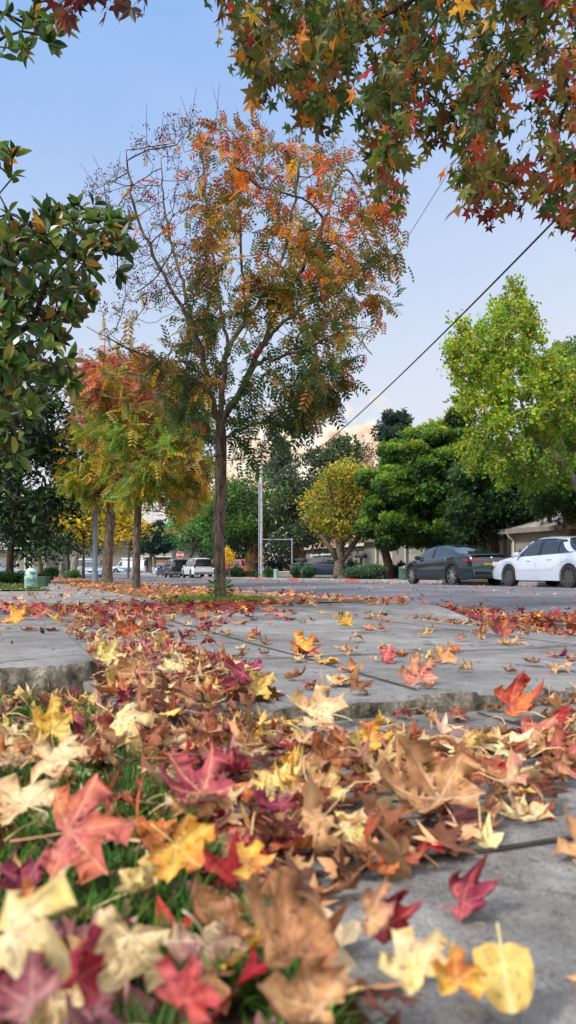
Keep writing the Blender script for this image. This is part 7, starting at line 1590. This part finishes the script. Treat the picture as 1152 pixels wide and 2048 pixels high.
litter('gutter_leaves', 3200, lambda n: 11+46*g_.random(n)**1.6, lambda n: KN+.05+np.abs(g_.normal(0,.7,n)), lambda u, v: ROAD_Z+road_h(v), .06, MIXR, [3,3,4,4,4,2,1,1], 'dry leaves along the gutter further down the street')
litter('verge_leaves', 3800, lambda n: 6.7+50*g_.random(n)**1.7, lambda n: 1.65+2.0*g_.random(n), lambda u, v: .016, .055, MIXR, [.8,1.6,3,5,9,1.2,.8,1], 'tan and brown leaves strewn over the verge between the street trees', acc=lambda u, v: nze(.9, 1.5)(u, v) & (((u-UV(b0.x, b0.y)[0])/.75)**2+((v-UV(b0.x, b0.y)[1])/.6)**2 > g_.random(len(u))*1.3))
litter('driveway_leaves', 1500, lambda n: 6.3+.5*g_.normal(0,1,n), lambda n: -4.6+6.6*g_.random(n), lambda u, v: .012, .05, MIXR, [6,1.5,5,4,3,.6,4,2], 'band of small red leaves swept across the far end of the driveway')
litter('pavement_leaves', 1300, lambda n: 6.8+30*g_.random(n)**1.4, lambda n: -.3+2.2*g_.random(n), lambda u, v: .010, .05, MIXR, [1.5,2,4,5,7,2,1,1], 'scattered leaves on the pavement past the driveway', acc=nze(.8, 1.6))
litter('road_leaves', 1500, lambda n: 3+60*g_.random(n)**1.4, lambda n: KN+.6+11*g_.random(n)**1.7, lambda u, v: ROAD_Z+road_h(v), .05, MIXR, [2,3,3,3,5,3,1,1], 'stray yellow and tan leaves dotted over the road', tilt=.25)
litter('far_kerb_leaves', 900, lambda n: 8+60*g_.random(n), lambda n: KF-.1-np.abs(g_.normal(0,.5,n)), lambda u, v: ROAD_Z+road_h(v), .06, MIXR, [1,3,3,4,5,3,1,1], 'dry leaves caught along the far kerb under the parked cars')

# seed pod, acorn caps on the raised slab, crumbs of gravel
def pebbles():
    mb = MB()
    for k in range(150):
        y = rnd.uniform(1.0, 5); x = rnd.uniform(-.37, .37)*y; u, v = UV(x, y)
        if v > 2.6: continue
        r = rnd.uniform(.0015,.0045); z = base_z(x, y); M = Matrix.Rotation(rnd.uniform(0,6), 3, Vector((rnd.random(), rnd.random(), 1)).normalized()); mb.box((x, y, z+r*.5), (r*2, r*1.5, r), M.to_3x3(), bev=r*.4)
    o = mb.build('grit', mat('grit_stone', L3(120,108,96), .9, var=.5, scale=200), sharp=0); tag(o, 'loose crumbs of grit on the concrete', 'grit', kind='stuff')
pebbles()
def pod(name, px, py, r, lab):
    d = zpix(py, .06); c = Vector(((px-CX)/F*d, d, .06+float(gz(d)))); mb = MB(); prof = [(.001,-.0),(.6,.15),(1,.5),(.9,.85),(.5,1.15),(.05,1.25)]
    mb.lathe([(a*r, b_*r) for a, b_ in prof], 12, Matrix.Rotation(R_(68), 3, 'Y')); 
    for i, p in enumerate(mb.v): mb.v[i] = tuple(Vector(p)*(1+.25*mn.noise(Vector(p)*160))+c+Vector((0,0,r*.8)))
    o = mb.build(name, mat('dark_seed', L3(44,36,26), .8, var=.5, scale=150)); tag(o, lab, 'seed')
pod('seed_pod', 80, 1262, .014, 'dark knobbly seed pod lying on the raised slab, the larger of two')
pod('seed_pod', 22, 1282, .006, 'small black seed on the raised slab near its front edge')

# ------------------------------------------------------------------ grass
def grass(name, XY, Z, hgt, wid, pal, wts, label, g=gN, lean=.5):
    n = len(XY); tv = np.array([(-.5,0,0),(.5,0,0),(-.42,.12,.36),(.42,.12,.36),(-.28,.34,.68),(.28,.34,.68),(0,.7,.95)]); tf = [(0,1,3,2),(2,3,5,4),(4,5,6)]
    a = g.uniform(0, 2*pi, n); Rm = np.zeros((n,3,3)); Rm[:,0,0] = np.cos(a); Rm[:,1,0] = np.sin(a); Rm[:,0,1] = -np.sin(a); Rm[:,1,1] = np.cos(a); Rm[:,2,2] = 1
    S = np.stack([np.full(n, wid)*g.uniform(.6,1.3,n), hgt*lean*g.uniform(.2,1.8,n), hgt*g.uniform(.5,1.25,n)], 1); P = np.stack([XY[:,0], XY[:,1], Z], 1)
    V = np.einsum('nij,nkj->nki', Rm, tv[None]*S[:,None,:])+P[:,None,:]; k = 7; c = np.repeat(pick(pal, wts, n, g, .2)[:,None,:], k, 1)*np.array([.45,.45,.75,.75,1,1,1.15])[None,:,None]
    fs = [(np.array([f for f in tf if len(f) == q])[None]+(np.arange(n)*k)[:,None,None]).reshape(-1,q) for q in (4,3)]
    o = np_mesh(name, V.reshape(-1,3), fs, GRASS, None, c.reshape(-1,3), True); tag(o, label, 'grass', kind='stuff')
XY = []
while len(XY) < 16000:
    y = sqrt(gN.uniform(.45**2, 2.3**2)); x = gN.uniform(-1.05,.2)*.39*y; u, v = UV(x, y)
    if v < .24 and u < 2.15 and mn.noise(Vector((x*9, y*9, 4))) > -.22: XY.append((x, y))
XY = np.array(XY); grass('grass', XY, np.full(len(XY), -.055), .042, .0036, [(70,112,36),(52,90,32),(96,136,48),(40,70,28)], [3,3,2,2], 'green grass blades growing through the leaf pile at lower left', lean=1.0)
def ring_grass(name, cx, cy, ru, rv, n, h, label, pal):
    a = gN.uniform(0, 2*pi, n); r = np.sqrt(gN.random(n)); u0, v0 = UV(cx, cy); u = u0+ru*r*np.cos(a); v = v0+rv*r*np.sin(a); XY = np.stack([-u*SA+v*CA, u*CA+v*SA], 1); grass(name, XY, gz(XY[:,1])+.008, h, .009, pal, [2,2,1], label)
b0 = gpt(441, 8.1); ring_grass('grass', b0.x-.02, b0.y, .72, .55, 4200, .060, 'tuft of bright grass round the foot of the near street tree', [(110,150,50),(84,128,44),(140,160,70)])
XYl = []
while len(XYl) < 12000:
    u = gN.uniform(14, 26); v = gN.uniform(-9, .78); XYl.append((-u*SA+v*CA, u*CA+v*SA))
XYl = np.array(XYl); grass('grass', XYl, gz(XYl[:,1])+.01+.05*(UV(XYl[:,0], XYl[:,1])[1] < -1.0), .07, .016, [(70,110,40),(54,90,34),(96,134,50)], [2,2,1], 'lawn edge beside the pavement at the left')
